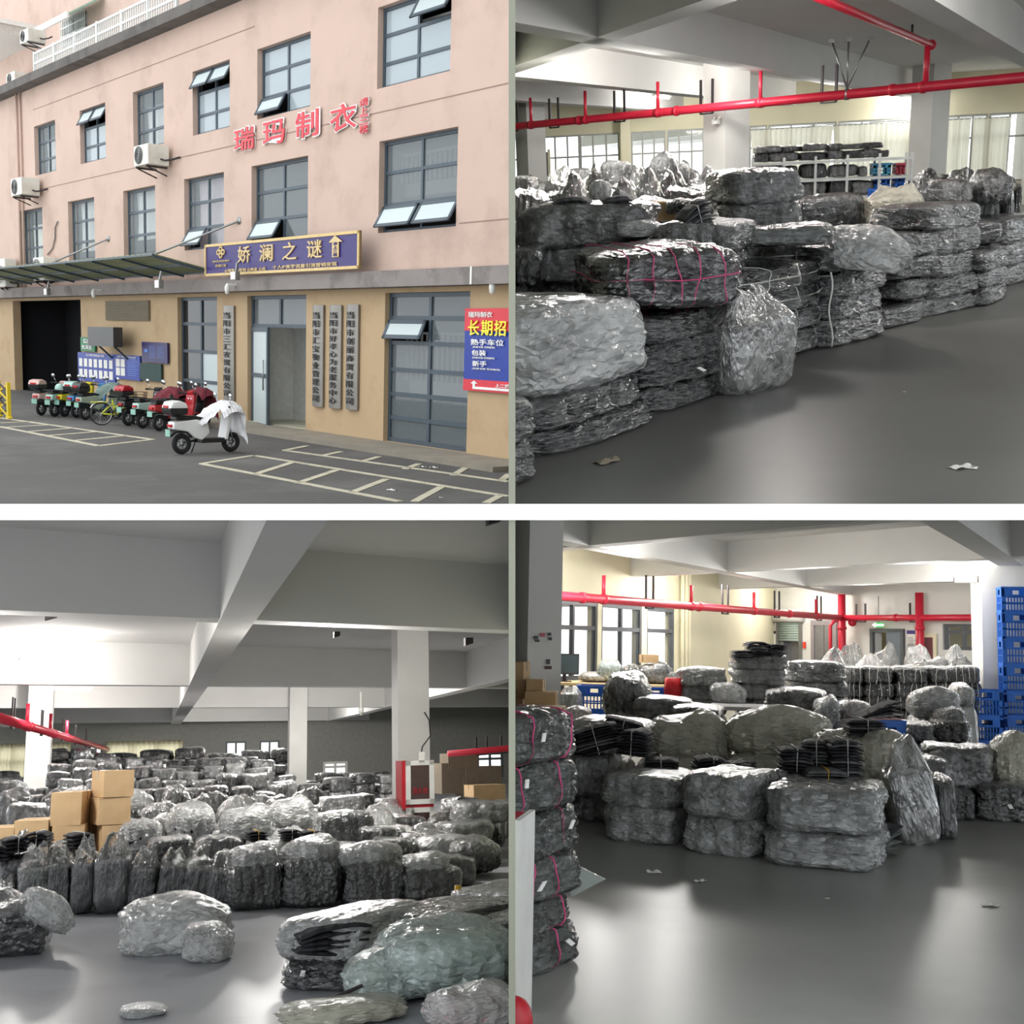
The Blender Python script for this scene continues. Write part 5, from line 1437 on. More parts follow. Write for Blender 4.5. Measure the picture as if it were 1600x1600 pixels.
on_top(P, 960, 345, 1025, 372, 9.4, .4, 'small clear film bag beside the cardboard box', 'crumple', 'milk')
for i, (x0, y0, x1, y1, lb) in enumerate(((868, 308, 925, 322, 'flat dark packet on the large hazy bale, leftmost'), (918, 318, 965, 332, 'dark folded packet in the middle of the hazy bale top'), (938, 306, 985, 324, 'dark folded packet on the right of the hazy bale top'))):
    p0 = P.aty((x0 + x1) / 2, y1, 9.9); s = px_per_m(P, p0)
    bundle(P, (p0.x, p0.y, p0.z), ((x1 - x0) / s, .4, (y1 - y0) / s), 2, [C_DARK, C_GREY], lb, .1 * i, seed=i, string=False)
p0 = P.aty(1088, 350, 9.5); s = px_per_m(P, p0)
bundle(P, (p0.x, p0.y, p0.z), (46 / s, .35, 30 / s), 6, [C_DARK, C_GREY], 'bundle of dark knit gloves on the grey bale', .3, fan=.08, tilt=-.25)
carton_px(P, 1003, 316, 1056, 345, 12.0, .5, 'brown cardboard box half hidden among grey bales', .12)
on_top(P, 1036, 312, 1086, 336, 11.6, .5, 'black bag right behind the brown cardboard box', 'slump', 'black')
on_top(P, 915, 284, 955, 316, 11.8, .4, 'peaked white film tip sticking up behind the hazy bale', 'slump', 'milk')
stack(P, 1236, 1352, 480, [430, 370, 308], .6, 'dark block of upright packets in front of the shelf rack', 'bale', 'dark', .05, Y=14.5)
stack(P, 1352, 1440, 480, [420, 355, 302], .7, 'lacy cream sack in front of the square column', 'slump', 'cream', 0, Y=14.2, kinds=['bale', 'bale', 'sack'])
stack(P, 1400, 1560, 480, [420, 385, 350], .8, 'dusky bale behind the tall brown grey pile', 'bale', 'dark', .1, Y=14.0)
# the mass of bags towards the windows
for k, (Y, y) in enumerate(((13.0, 316), (15.2, 303), (17.6, 296), (20.4, 290), (24.0, 285), (28.5, 281), (33.5, 278))):
    rows(P, Y, 780, 1130 if Y < 20 else 1200, lambda x, y=y: y + 7 * math.sin(x * .021 + Y), 'the %s row towards the bright windows' % NTH[k], 'bags massed towards the windows', (44, 80), ('grey', 'darkmilk', 'grey', 'dark'), ('bale', 'slump'), 1.4, 9, seed=k)
for k, (Y, y) in enumerate(((16.5, 300), (19.0, 292), (23.0, 286), (28.0, 282))):
    rows(P, Y, 1430, 1625, lambda x, y=y: y + 6 * math.sin(x * .03 + Y), 'the %s row right of the shelf rack' % NTH[k], 'bags below the right curtains', (44, 80), ('dark', 'darkmilk', 'grey'), ('bale', 'slump'), 1.3, 9, seed=20 + k)
for x0, y0, x1, y1, Y, kd, lk, lb in ((882, 263, 924, 290, 22, 'bale', 'pale', 'pale bale glowing before the large left window'), (938, 251, 984, 296, 21, 'bale', 'grey', 'tall greenish bale before the cream pillar'), (1012, 246, 1058, 300, 20.5, 'slump', 'grey', 'peaked heap of loose bags before the middle windows'), (1050, 256, 1078, 290, 22, 'slump', 'pale', 'pale bag beside the peaked heap before the windows'), (1456, 281, 1522, 318, 15.6, 'bale', 'darkmilk', 'dark bale on top of the mass below the right curtains'), (1522, 272, 1590, 322, 15.9, 'slump', 'darkmilk', 'rumpled dark bags heaped below the rightmost curtain'), (800, 275, 830, 300, 18, 'bale', 'grey', 'grey bag left of the grey green door')):
    on_top(P, x0, y0, x1, y1, Y, .9, lb, kd, lk)
# shelf rack
Yr = 19.0
sr = P.aty(1200, 280, Yr)
xl, xr = P.aty(1176, 280, Yr).x, P.aty(1424, 280, Yr).x
rk = empty('shelf_rack', P, (0, Yr, 0), 0, 'long white metal shelf rack loaded with bags before the curtains', 'shelf')
M_RACK = mat('white_rack_paint', (222, 224, 222), .5)
lev = [P.aty(1300, y, Yr).z for y in (306, 277.5, 249)]
zr = P.aty(1300, 243, Yr).z
for i in range(6):
    x = xl + (xr - xl) * i / 5
    for y in (0, .7): MB().box((x - .018, y - .018, 0), (x + .018, y + .018, zr)).build('post', M_RACK, rk)
for z in lev: MB().box((xl, -.03, z - .05), (xr, .73, z - .01)).build('shelf_board', M_RACK, rk)
s = px_per_m(P, (0, Yr, lev[0]))
def shelf_bags(y1, spans, look, nm):
    for i, (x0, x1, y0) in enumerate(spans):
        z = P.aty(1300, y1, Yr).z
        c = P.aty((x0 + x1) / 2, y1, Yr)
        bag(P, (c.x, Yr + .36, z), ((x1 - x0) / s, .6, max(.08, P.aty(1300, y0, Yr).z - z)), 'bale', look[i % len(look)], random.uniform(-.1, .1), '%s bag, %s from left on the %s' % (LOOKWORD[look[i % len(look)]], NTH[i], nm), 'bag', 'bags on the ' + nm)
shelf_bags(249, [(1177, 1204, 234), (1203, 1250, 234), (1250, 1292, 236), (1292, 1318, 234), (1316, 1352, 236), (1348, 1378, 235), (1374, 1390, 238)], ['dark', 'grey'], 'top board of the white shelf rack')
shelf_bags(234.5, [(1179, 1225, 223), (1224, 1252, 224), (1252, 1294, 223), (1293, 1318, 224), (1315, 1350, 227), (1345, 1382, 225)], ['grey', 'dark'], 'upper layer crowning the white shelf rack')
shelf_bags(277.5, [(1177, 1222, 252), (1222, 1248, 256), (1250, 1292, 254), (1296, 1342, 258), (1342, 1356, 262)], ['grey', 'pale', 'dark'], 'middle board of the white shelf rack')
shelf_bags(306, [(1177, 1222, 282), (1222, 1248, 280), (1250, 1292, 282), (1294, 1330, 280), (1330, 1366, 284)], ['dark', 'pale', 'grey'], 'lowest visible board of the white shelf rack')
M_TEAL = mat('teal_plastic', (40, 140, 176), .4); M_RBOX = mat('crimson_plastic', (190, 40, 70), .4)
for x0, x1, y0, y1, m, lb in ((1366, 1392, 259, 277.5, M_TEAL, 'teal crate on the middle board of the shelf rack'), (1402, 1414, 260, 277.5, M_RBOX, 'small crimson crate at the right end of the shelf rack'), (1368, 1390, 283, 306, M_BLUE, 'blue crate on the lower board of the shelf rack'), (1400, 1413, 282, 306, M_BLUE, 'small blue crate at the lower right of the shelf rack')):
    c = P.aty((x0 + x1) / 2, y1, Yr)
    crate(P, (c.x, Yr + .35, P.aty(1300, y1, Yr).z), ((x1 - x0) / s, .5, (y1 - y0) / s), 0, lb, None, m)
c = P.at(1382, 470); 
stack(P, 1366, 1402, 480, [312, 297], .6, 'blue crate pile', Y=17.5) if False else None
c = P.aty(1382, 311, 17.8)
crate(P, (c.x, 18.1, c.z), (34 / px_per_m(P, c), .5, 16 / px_per_m(P, c)), .1, 'blue tub full of cloth in front of the shelf rack')
# litter on the floor
litter(P, 1502, 731, .12, 'folded paper label on the bare floor at the right', M_PAPER, .5, 'paper')
litter(P, 1518, 732, .06, 'tiny paper strip beside the folded label on the floor', M_PAPER, -.4, 'paper')
litter(P, 948, 722, .16, 'crumpled tan film scrap on the floor beside the left bales', mat('tan_film', (150, 138, 120), .3), .9, 'scrap')
litter(P, 1413, 613, .02, 'white speck of lint on the grey floor', M_PAPER, 0, 'scrap')
# dangling strap of the tagged pile
c0 = P.at(1303, 553)
st = MB().tube([P.aty(1298 + 3 * math.sin(t), 425 + t * 13, c0.y - .06) - c0 for t in range(10)], .008, 5).build('packing_strap', M_STRING, None, P, c0)
tag(st, 'pale packing strap hanging down the tagged pile to the floor', 'strap')
# ================================================================== lower left: the middle of the store, beams overhead
P = BL
ZB, ZS = 3.4, 4.4
struct('floor_middle_store', MB().box((-14, 2.5, -0.1), (22, 62, 0)), mat_floor('pale_grey_floor_paint', (160, 162, 168), 0.33), P)
struct('ceiling_middle_store', MB().box((-14, 3.5, ZS), (22, 62, ZS + .15)), M_CEIL, P)
dC = P.dirx(3600)
for px in ((340, 970), (300, 1072), (292, 1106), (288, 1128), (280, 1142), (275, 1152)):
    q = P.at(px[0], px[1], ZB)
    beam(P, q - dC * 22, q + dC * 26, 0.45, ZB, ZS, 'trim_cross_beam', M_CEIL)
qa = P.aty(376, 970, 14.9); qb = P.aty(790, 1100, 22)
for x0 in (qa.x, qa.x + 7.6, qa.x - 7.6):
    beam(P, (x0, 4), (x0, 61), 0.46, ZB - .02, ZS, 'trim_long_beam', M_CEIL)
column(P, 642, 24.0, 0.66, ZS, 'trim_column', y=1200)
column(P, 464, 43.0, 0.62, ZS, 'trim_column', y=1200)
column(P, 59, 40.0, 0.72, ZS, 'trim_column', y=1200)
# far wall: dark glass wall left and centre, lit room right
fw = Wall(P, (0, 60), (1, 0))
U = lambda x: fw.uz(x, 1180)[0]
zt = fw.uz(200, 1162)[1]; zb = .6
spans = [(-30, 46), (76, 110), (138, 160), (165, 285), (352, 385), (405, 437)]
holes = [(U(a), U(b), zb, zt) for a, b in spans] + [(U(505), U(543), .3, fw.uz(520, 1190)[1]), (U(745), U(786), .3, fw.uz(760, 1176)[1])]
M_GREYW = mat('grey_green_plaster', (150, 150, 144), .8)
fw.slab('wall_far_middle_store', U(-140), U(900), 0, ZS, holes, .25, M_GREYW)
for a, b in spans:
    window(fw, U(a), U(b), zb, zt, 2 if b - a < 60 else 3, (.6,), .1, .05, glass=G_CLEAR)
window(fw, U(505), U(543), .3, fw.uz(520, 1190)[1], 2, (.75,), .12, .05, m=M_PAPER, glass=G_CLEAR)
window(fw, U(745), U(786), .3, fw.uz(760, 1176)[1], 2, (.75,), .12, .05, glass=G_CLEAR)
M_YCURT = mat_curtain('cream_curtain_cloth', (250, 240, 204), .85)
for i, (a, b, lb) in enumerate(((-20, 44, 'cream curtain lit from behind, left of the left column'), (76, 110, 'cream curtain lit from behind, right of the left column'), (165, 285, 'wide cream curtain glowing above the far heap'))):
    curtain(fw, U(a), U(b), .4, zt + .1, lb, M_YCURT, .15, int((b - a) / 9) + 2, 'cream curtains on the far wall', .02)
# left wall, out of sight
lw = Wall(P, (-11, 4), (0, 1)); lw.n = Vector((-1, 0, 0))
lw.slab('wall_left_middle_store', -1, 57, 0, ZS, [(k * 4 + .3, k * 4 + 3.7, .7, 3.2) for k in range(14)], .25, M_WHITE)
# pipe running into the depth
zp = 2.9
a, b = P.aty(-40, 1110, 22), P.aty(168, 1171, 56)
T_ = lambda x: tt(P, a, b, x)
pipe_run(P, a, b, .1, 'red sprinkler pipe receding above the cardboard boxes', [T_(x) for x in (20, 65, 98, 118, 134)], [(T_(42), .5), (T_(78), .5), (T_(104), .5)], [T_(x) for x in (46, 84)], .5)
zq = 2.75
a2, b2 = P.aty(700, 1178, 33), P.aty(830, 1166, 33)
pipe_run(P, a2, b2, .09, 'short red pipe right of the column with the fire cabinet', [.4, .7], [], [], .4)
# thin hanging rod
c = P.aty(564, 1118, 22); z1 = P.aty(564, 1081, 22).z
rd = empty('hanging_rod', P, c, 0, 'thin white rod hanging from the second cross beam', 'rod')
MB().tube([(0, 0, 0), (0, 0, z1 - c.z)], .02, 6).build('rod', M_PAPER, rd); MB().disc((0, 0, .1), (0, 0, 1), .05, .1, 8).build('rod_end', M_PAPER, rd)
for x, y, Y, w, lb in ((80, 961, 15.6, .14, 'small black box fixed under the left cross beam'), (732, 1003, 15.2, .11, 'black wedge clip under the right cross beam'), (526, 992, 15.4, .08, 'tiny dark bolt under the nearest cross beam'), (771, 811, 9.8, .12, 'dark ceiling hook near the upper corner')):
    c = P.aty(x, y, Y)
    tag(MB().prism([(-w / 2, -w / 2), (w / 2, -w * .2), (w / 2, w / 2), (-w / 2, w / 2)], -.05, .05).build('ceiling_clip', M_BRKT, None, P, c), lb, 'clip')
# fire cabinet on the column
c = P.aty(653, 1300, 21.6); s = px_per_m(P, c)
zt_, zm_, zb_ = P.aty(656, 1188, 21.6).z, P.aty(656, 1259, 21.6).z, P.aty(656, 1306, 21.6).z
w = 44 / s
M_FRED = mat('fire_red_paint', (176, 24, 40), .4); M_WFR = mat('white_aluminium', (226, 226, 222), .4)
G_DARK = mat_glass('dark_cabinet_glass', (84, 64, 62), .80, .08)
cb = empty('fire_hose_cabinet', P, (P.aty(656, 1200, 21.6).x, 21.6, zb_), 0, 'red fire hose cabinet with white framed glass door on the column', 'cabinet')
H = zt_ - zb_; hm = zm_ - zb_
MB().box((-w / 2, .05, 0), (w / 2, .62, H)).build('cabinet_box', M_FRED, cb)
MB().box((-w / 2 - .07, .02, hm - .06), (-w / 2, .60, H)).build('red_side_strip', M_FRED, cb)
for z0, z1, nm in ((hm + .03, H, 'upper_door'), (0, hm - .03, 'lower_door')):
    d = empty(nm, P, (0, 0, 0)); d.parent = cb; d.matrix_local = Matrix.Identity(4); del d['_place']
    t = .09
    fr = MB().box((-w / 2, -.02, z0), (w / 2, .05, z0 + t)).box((-w / 2, -.02, z1 - t), (w / 2, .05, z1)).box((-w / 2, -.02, z0), (-w / 2 + t, .05, z1)).box((w / 2 - t, -.02, z0), (w / 2, .05, z1))
    fr.build('door_frame', M_WFR, d)
    MB().box((-w / 2 + t, 0, z0 + t), (w / 2 - t, .012, z1 - t)).build('glass_pane', G_DARK, d)
    if nm == 'upper_door':
        text('消火栓', .14, M_FRED, d, 0, -.012, z1 - .55, fit=(.3, .12))
        MB().box((-.02, -.02, z0 + .75), (.09, -.01, z0 + .95)).build('notice', M_PAPER, d)
MB().tube([(0, .035, hm + .4 + .001)] + [(.16 * math.cos(k * .6), .04, hm + .4 + .16 * math.sin(k * .6)) for k in range(12)], (.025), 8).build('hose_coil', M_STEEL, cb)
MB().tube([(.1, .4, H), (.14, .4, H + .25), (.3, .4, H + .45), (.28, .4, H + .75), (.2, .45, H + .9)], .015, 6).build('cable', M_BRKT, cb)
# carton tower
Yc = 17.0
for x0, y0, x1, y1, lb, r in ((138, 1204, 208, 1246, 'topmost brown box of the carton tower', .22), (132, 1247, 203, 1289, 'middle brown box of the carton tower', .2), (137, 1290, 207, 1330, 'lowest box of the carton tower, half hidden', .2),
                             (78, 1238, 137, 1290, 'brown box on the step left of the carton tower', -.1), (80, 1289, 136, 1330, 'lower brown box left of the carton tower', -.05), (20, 1282, 80, 1330, 'low flat brown box further left of the carton tower', -.06), (-30, 1294, 20, 1330, 'brown box cut by the left edge of the aisle', 0)):
    carton_px(P, x0, y0, x1, y1, Yc, .9, lb, r)
for x0, x1, y1 in ((-30, 20, 1330), (20, 80, 1330), (80, 136, 1330), (134, 205, 1330)):
    z = P.aty((x0 + x1) / 2, y1, Yc).z; c = P.aty((x0 + x1) / 2, y1, Yc); s = px_per_m(P, c)
    if z > .1: carton(P, (c.x, Yc + .45, 0), ((x1 - x0) / s * .9, .85, z - .005), 0, 'brown box at the foot of the carton tower, behind the sacks', 'boxes under the carton tower')

q = P.at(340, 970, ZB)
for d_, w in ((-3.4, 330), (1.6, 440), (4.4, 420)):
    batten_lamp(P, q.x + dC.x * d_, q.y + dC.y * d_ + .85, ZB + .12, w, 'white batten lamp between the beams of the middle store', .06)
for px, w in (((90, 1058), 260), ((430, 1080), 460), ((560, 1088), 460), ((120, 1095), 520), ((450, 1116), 700), ((700, 1128), 500)):
    lamp_behind(P, px, ZB, w, 'white batten lamp between the beams of the middle store', dC, .9, .35)
# ---- foreground
stack(P, -60, 72, 1500, [1410], .8, 'wrapped black sack with a film collar at the left edge', 'sack', 'milkdark', Y=None, looks=['black'])
on_top(P, 10, 1394, 88, 1450, P.at(40, 1500).y + .1, .5, 'loose film collar on the black sack at the left edge', 'crumple', 'white', .3, .5, cat='film')
cz = P.at(262, 1492)
bag(P, (cz.x, cz.y + .35, 0), (145 / px_per_m(P, cz), .8, .40), 'crumple', 'white', .05, 'white rumpled film bag lying alone on the shiny floor', 'bag', var=0)
cz = P.at(322, 1506)
bag(P, (cz.x, cz.y + .2, 0), (66 / px_per_m(P, cz), .45, .27), 'crumple', 'white', -.3, 'knotted film end at the right of the white rumpled bag', 'film', var=1)
cz = P.at(218, 1590)
bag(P, (cz.x, cz.y + .1, 0), (60 / px_per_m(P, cz), .3, .06), 'crumple', 'white', 0, 'flat film scrap at the lower edge of the floor', 'film', var=2)
stack2(P, (428, 1545), (560, 1552), 1.3, [1502, 1440], 'opened black bale with film torn round its front', ['black', 'milkdark'], 'fine', tags=.6)
c = P.aty(514, 1494, P.at(500, 1548).y - .02); s = px_per_m(P, c)
bundle(P, (c.x, c.y + .12, c.z), (104 / s, .42, 46 / s), 5, [C_BLACK, C_DARK], 'black folded jeans bulging from the torn film of the opened bale', .12, fan=.05, string=False, tilt=.1)
stack2(P, (560, 1520), (672, 1530), 1.3, [1470, 1432], 'black bale beside the opened one, film slit across', ['black', 'darkmilk'], 'fine', tags=.6)
stack2(P, (665, 1502), (800, 1520), 1.6, [1470, 1436], 'long charcoal bale reaching to the right edge', ['black', 'darkmilk'], 'fine')
stack2(P, (690, 1462), (830, 1470), 1.2, [1432, 1396], 'pale film bale carrying a yellow tool at the right', ['grey', 'milk'], 'fine')
for x, y, lb, k in ((726, 1416, 'black packet on the long charcoal bale', 0), (742, 1432, 'dark packet leaning on the long charcoal bale', 1), (712, 1406, 'thin black packet near the pale film bale', 2)):
    c = P.aty(x, y + 18, P.at(720, 1480).y + .3 - k * .12)
    bundle(P, c, (.26, .3, .1), 2, [C_BLACK, C_DARK], lb, .4 * k, seed=k, string=False)
c = P.aty(740, 1397, P.at(740, 1462).y + .3)
tl_ = empty('tape_gun', P, c, .2, 'yellow and grey tape tool lying on the pale film bale', 'tool')
MB().box((-.12, -.03, 0), (.1, .03, .05)).build('tool_body', M_STEEL, tl_, bevel=.008); MB().tube([(-.16, 0, .0), (-.16, 0, .09)], .03, 10).build('tool_grip', mat('yellow_plastic', (214, 170, 40), .4), tl_)
cz = P.at(690, 1560)
bag(P, (cz.x + .06, cz.y + .15, 0), (232 / px_per_m(P, cz), .8, .42), 'slump', 'aqua', .1, 'big pale aqua bag nearest at the lower right', 'bag', var=1)
cz = P.at(612, 1570)
bag(P, (cz.x, cz.y + .15, 0), (130 / px_per_m(P, cz), .6, .30), 'slump', 'aqua', -.2, 'smaller aqua bag left of the big pale aqua bag', 'bag', var=2)
cz = P.at(545, 1600)
bag(P, (cz.x, cz.y + .1, 0), (210 / px_per_m(P, cz), .5, .13), 'slump', 'cream', 0, 'cream bag cut by the lower edge with black straps', 'bag', var=0)
cz = P.at(745, 1606)
bag(P, (cz.x, cz.y + .05, 0), (150 / px_per_m(P, cz), .5, .22), 'slump', 'pink', 0, 'pale pink bag in the lower right corner', 'bag', var=3)
c = P.at(540, 1575)
for k, (pts, lb) in enumerate((([(478, 1580), (520, 1560), (565, 1540), (600, 1532)], 'black strap arching over the cream bag'), ([(490, 1578), (510, 1572), (535, 1580)], 'short black strap at the lower edge'))):
    qs = [P.aty(x, y, c.y - .1) for x, y in pts]
    tag(MB().tube([q - qs[0] for q in qs], .012, 6).build('strap', M_BRKT, None, P, qs[0]), lb, 'strap')
# ---- the first rank: upright sacks
ups = [(-18, 22, 1378, 1432, 0, 'dark'), (20, 73, 1334, 1432, 0, 'olive'), (72, 108, 1330, 1431, 0, 'black'), (108, 147, 1326, 1431, 0, 'dark'), (146, 201, 1318, 1431, 0, 'dark'), (198, 246, 1340, 1428, .06, 'dark'), (246, 290, 1336, 1426, .16, 'black'), (284, 328, 1340, 1425, .17, 'black'), (322, 362, 1346, 1424, .1, 'dark')]
words = ['at the left edge', 'second from left', 'third from left', 'fourth from left', 'fifth from left', 'sixth from left', 'seventh from left, leaning', 'eighth from left, leaning', 'ninth from left']
for (x0, x1, y0, y1, tl, lk), wd in zip(ups, words):
    c = P.at((x0 + x1) / 2, y1); s = px_per_m(P, c)
    bag(P, (c.x - tl * .3, c.y + .3, 0), ((x1 - x0) / s, .5, (y1 - y0) / s * 1.02), 'sack', lk, random.uniform(-.1, .1), 'upright dark sack in the front rank, ' + wd, 'bag', 'front rank of upright sacks', tilt=tl)
bigs = [(356, 446, 1336, 1424, 'big film topped sack right of the leaning sacks'), (450, 542, 1326, 1420, 'big film topped sack in the middle of the front rank'), (542, 640, 1336, 1418, 'third big film topped sack of the front rank'), (634, 728, 1350, 1414, 'rightmost big film topped sack of the front rank')]
for x0, x1, y0, y1, lb in bigs:
    c = P.at((x0 + x1) / 2, y1); s = px_per_m(P, c)
    zz = (y1 - y0) / s
    bag(P, (c.x, c.y + .5, 0), ((x1 - x0) / s, .9, zz * .8), 'fine', 'dark', random.uniform(-.1, .1), lb, 'bag', 'big film topped sacks')
    bag(P, (c.x, c.y + .5, zz * .60), ((x1 - x0) / s * .93, .8, zz * .46), 'slump', 'milk', random.uniform(-.5, .5), 'film top of the ' + lb.replace('film topped ', ''), 'film', 'film tops of the big sacks')
# dark bundles on the left sacks
for x, y, w, lb in ((22, 1318, 40, 'bundle of black clothes on the leftmost sacks'), (62, 1310, 34, 'bundle of navy clothes before the low flat box'), (122, 1312, 34, 'bundle of black clothes below the carton tower'), (0, 1330, 40, 'bundle of black clothes cut by the left edge')):
    Y = P.at(100, 1432).y + .9
    c = P.aty(x, y + 14, Y); s = px_per_m(P, c)
    bundle(P, c, (w / s, .4, 26 / s), 4, [C_BLACK], lb, random.uniform(-.4, .4), seed=x)
# ---- ranks behind
Y0 = P.at(300, 1428).y
rows(P, Y0 + 1.2, -40, 350, lambda x: 1332, 'the rank behind the upright sacks', 'bags behind the upright sacks', (44, 64), ('dark', 'milkdark', 'black'), ('bale', 'slump'), .8, 9, 1)
rows(P, Y0 + .9, 560, 830, lambda x: 1342, 'the rank behind the right sacks', 'bags behind the film topped sacks', (60, 90), ('dark', 'darkmilk'), ('bale', 'slump'), .9, 9, 2)
rows(P, Y0 + 2.0, 340, 830, lambda x: 1318 - 8 * math.sin(x * .02), 'the second rank of the middle store', 'second rank of bales', (60, 90), ('dark', 'darkmilk', 'milkdark'), ('bale', 'bale', 'slump'), .9, 9, 3)
for x, y, lb in ((400, 1306, 'black clothes bundle tied with yellow on the second rank'), (452, 1304, 'pair of black folded bundles on the second rank'), (486, 1306, 'small black bundle right of the yellow tied one')):
    c = P.aty(x, y + 8, Y0 + 2.2); s = px_per_m(P, c)
    bundle(P, c, (30 / s, .35, 16 / s), 4, [C_BLACK], lb, .1, seed=int(x))
for x0, y0, x1, y1, Y, kd, lk, lb in (
    (182, 1284, 258, 1330, Y0 + 2.2, 'slump', 'milkdark', 'milky bag with dark blocks right of the carton tower'),
    (230, 1310, 300, 1345, Y0 + 1.0, 'bale', 'dark', 'dark sack leaning back behind the leaning sacks'),
    (502, 1270, 586, 1330, Y0 + 3.0, 'fine', 'dark', 'tall dark bale under film left of the fire cabinet'),
    (560, 1292, 622, 1334, Y0 + 2.7, 'bale', 'black', 'black bale slumped right of the tall dark bale'),
    (640, 1302, 730, 1340, Y0 + 2.8, 'fine', 'dark', 'dark bale with crossing tapes below the fire cabinet'),
    (708, 1318, 795, 1370, Y0 + 1.6, 'slump', 'black', 'black loose bag heaped at the right edge'),
    (260, 1264, 338, 1316, Y0 + 3.4, 'slump', 'milkdark', 'milky mound right of the carton tower'),
    (346, 1266, 440, 1312, Y0 + 3.2, 'slump', 'milk', 'pale mound of film in the middle of the store'),
    (424, 1252, 500, 1294, Y0 + 4.6, 'slump', 'milk', 'crumpled white mound behind the pale mound'),
    (506, 1244, 572, 1272, Y0 + 5.5, 'bale', 'darkmilk', 'bale below a black tied parcel left of the column'),
    (184, 1236, 232, 1268, Y0 + 6.0, 'slump', 'milk', 'clear knotted bag right of the topmost box'),
    (722, 1252, 800, 1290, Y0 + 4.0, 'bale', 'grey', 'grey bale behind the fire cabinet at the right edge'),
    (700, 1284, 775, 1316, Y0 + 3.1, 'bale', 'grey', 'rounded grey bale right of the fire cabinet')):
    b_ = on_top(P, x0, y0, x1, y1, Y, .9, lb, kd, lk)
    if 'crossing tapes' in lb: cords(b_, 2, M_STRING, 4)
for k, (dy, y, lo, hi) in enumerate(((2.6, 1316, -40, 130), (3.6, 1306, 215, 830), (4.8, 1292, 210, 830), (6.2, 1278, 208, 830), (8.0, 1266, 208, 640), (10.2, 1254, -40, 640), (13.0, 1245, -40, 640))):
    rows(P, Y0 + dy, lo, hi, lambda x, y=y: y + 6 * math.sin(x * .03 + dy * 3), 'the %s row of the wide bag field' % NTH[k], 'bags in the wide field', (38, 70), ('darkmilk', 'milk', 'grey', 'dark', 'darkmilk'), ('slump', 'slump', 'bale'), 1.2, 9, 40 + k)
for k, (dy, y) in enumerate(((8.0, 1268), (10.5, 1256), (13, 1248))):
    rows(P, Y0 + dy, 680, 830, lambda x, y=y: y, 'the %s row right of the fire cabinet' % NTH[k], 'bags right of the fire cabinet', (38, 60), ('grey', 'pale', 'darkmilk'), ('bale', 'slump'), 1.2, 9, 60 + k)
# the far heap: stacked wrapped bales
def prof_heap(x):
    pts = [(-40, 1195), (40, 1190), (80, 1205), (130, 1215), (150, 1176), (190, 1168), (230, 1178), (285, 1186), (330, 1190), (370, 1182), (410, 1180), (440, 1190), (480, 1225), (520, 1212), (545, 1210), (600, 1205), (640, 1225)]
    for (a, ya), (b, yb) in zip(pts, pts[1:]):
        if a <= x <= b: return ya + (yb - ya) * (x - a) / (b - a)
    return 1215
heap = Heap()
for k, (Y, add) in enumerate(((29.5, 46), (32.5, 30), (36, 15), (40.5, 4), (46, 0))):
    rows(P, Y, -40 if Y > 35 else 60, 480 if k < 3 else 640, lambda x, add=add: prof_heap(x) + add, 'the front row of the tall far heap', 'bales of the far heap', (28, 40), ('dark', 'grey', 'darkmilk', 'black') if k > 2 else ('darkmilk', 'grey', 'pale'), ('bale',), 1.2, .36, 80 + k, top_only=4, heap=heap if k > 0 else None)
rows(P, 48.5, 120, 470, lambda x: 1172 + 3 * math.sin(x), 'the crest of the far heap', 'crest of the far heap', (34, 52), ('black',), ('bale',), 1.2, .5, 99, top_only=2, heap=heap)
heap.build('garment_bale_heap', P, 'far mass of stacked wrapped bales below the cream curtains', 'bales')
# dark cartons at the far right
M_CDARK = mat('dim_cardboard', (120, 108, 92), .8)
for i, (x0, y0, x1, y1, lb) in enumerate(((690, 1195, 730, 1240, 'dim carton stack right of the fire cabinet'), (728, 1200, 785, 1238, 'olive brown carton with white print at the far right'), (700, 1178, 748, 1200, 'upper dim carton behind the fire cabinet'), (740, 1228, 790, 1250, 'light brown carton in front of the olive brown one'), (724, 1216, 742, 1245, 'dark crate beside the light brown carton'))):
    Yq = 34 if i != 3 else 32
    c = P.aty((x0 + x1) / 2, y1, Yq); s = px_per_m(P, c)
    carton(P, (c.x, Yq + .5, c.z), ((x1 - x0) / s, .9, (y1 - y0) / s), .05, lb, None, M_CDARK if i != 3 else M_CARD)
# ================================================================== lower right: the back of the store with lifts and doors
P = BR
ZB, ZS = 3.0, 3.6
struct('floor_back_store', MB().box((-18, 2.5, -0.1), (16, 48, 0)), mat_floor('worn_grey_floor_paint', (146, 147, 143), 0.32), P)
struct('ceiling_back_store', MB().box((-18, 3.2, ZS), (16, 48, ZS + .15)), M_CEIL, P)
dA, dB = P.dirx(1790), P.dirx(-400)
for px in ((915, 855), (1300, 952), (1512, 842)):
    beam_through(P, px, dA, 40, 45, .40, ZB, ZS, 'trim_ceiling_beam')
for px in ((915, 855), (1135, 894), (1270, 916), (1360, 931), (1410, 940)):
    beam_through(P, px, dB, 45, 40, .36, ZB, ZS, 'trim_ceiling_beam')
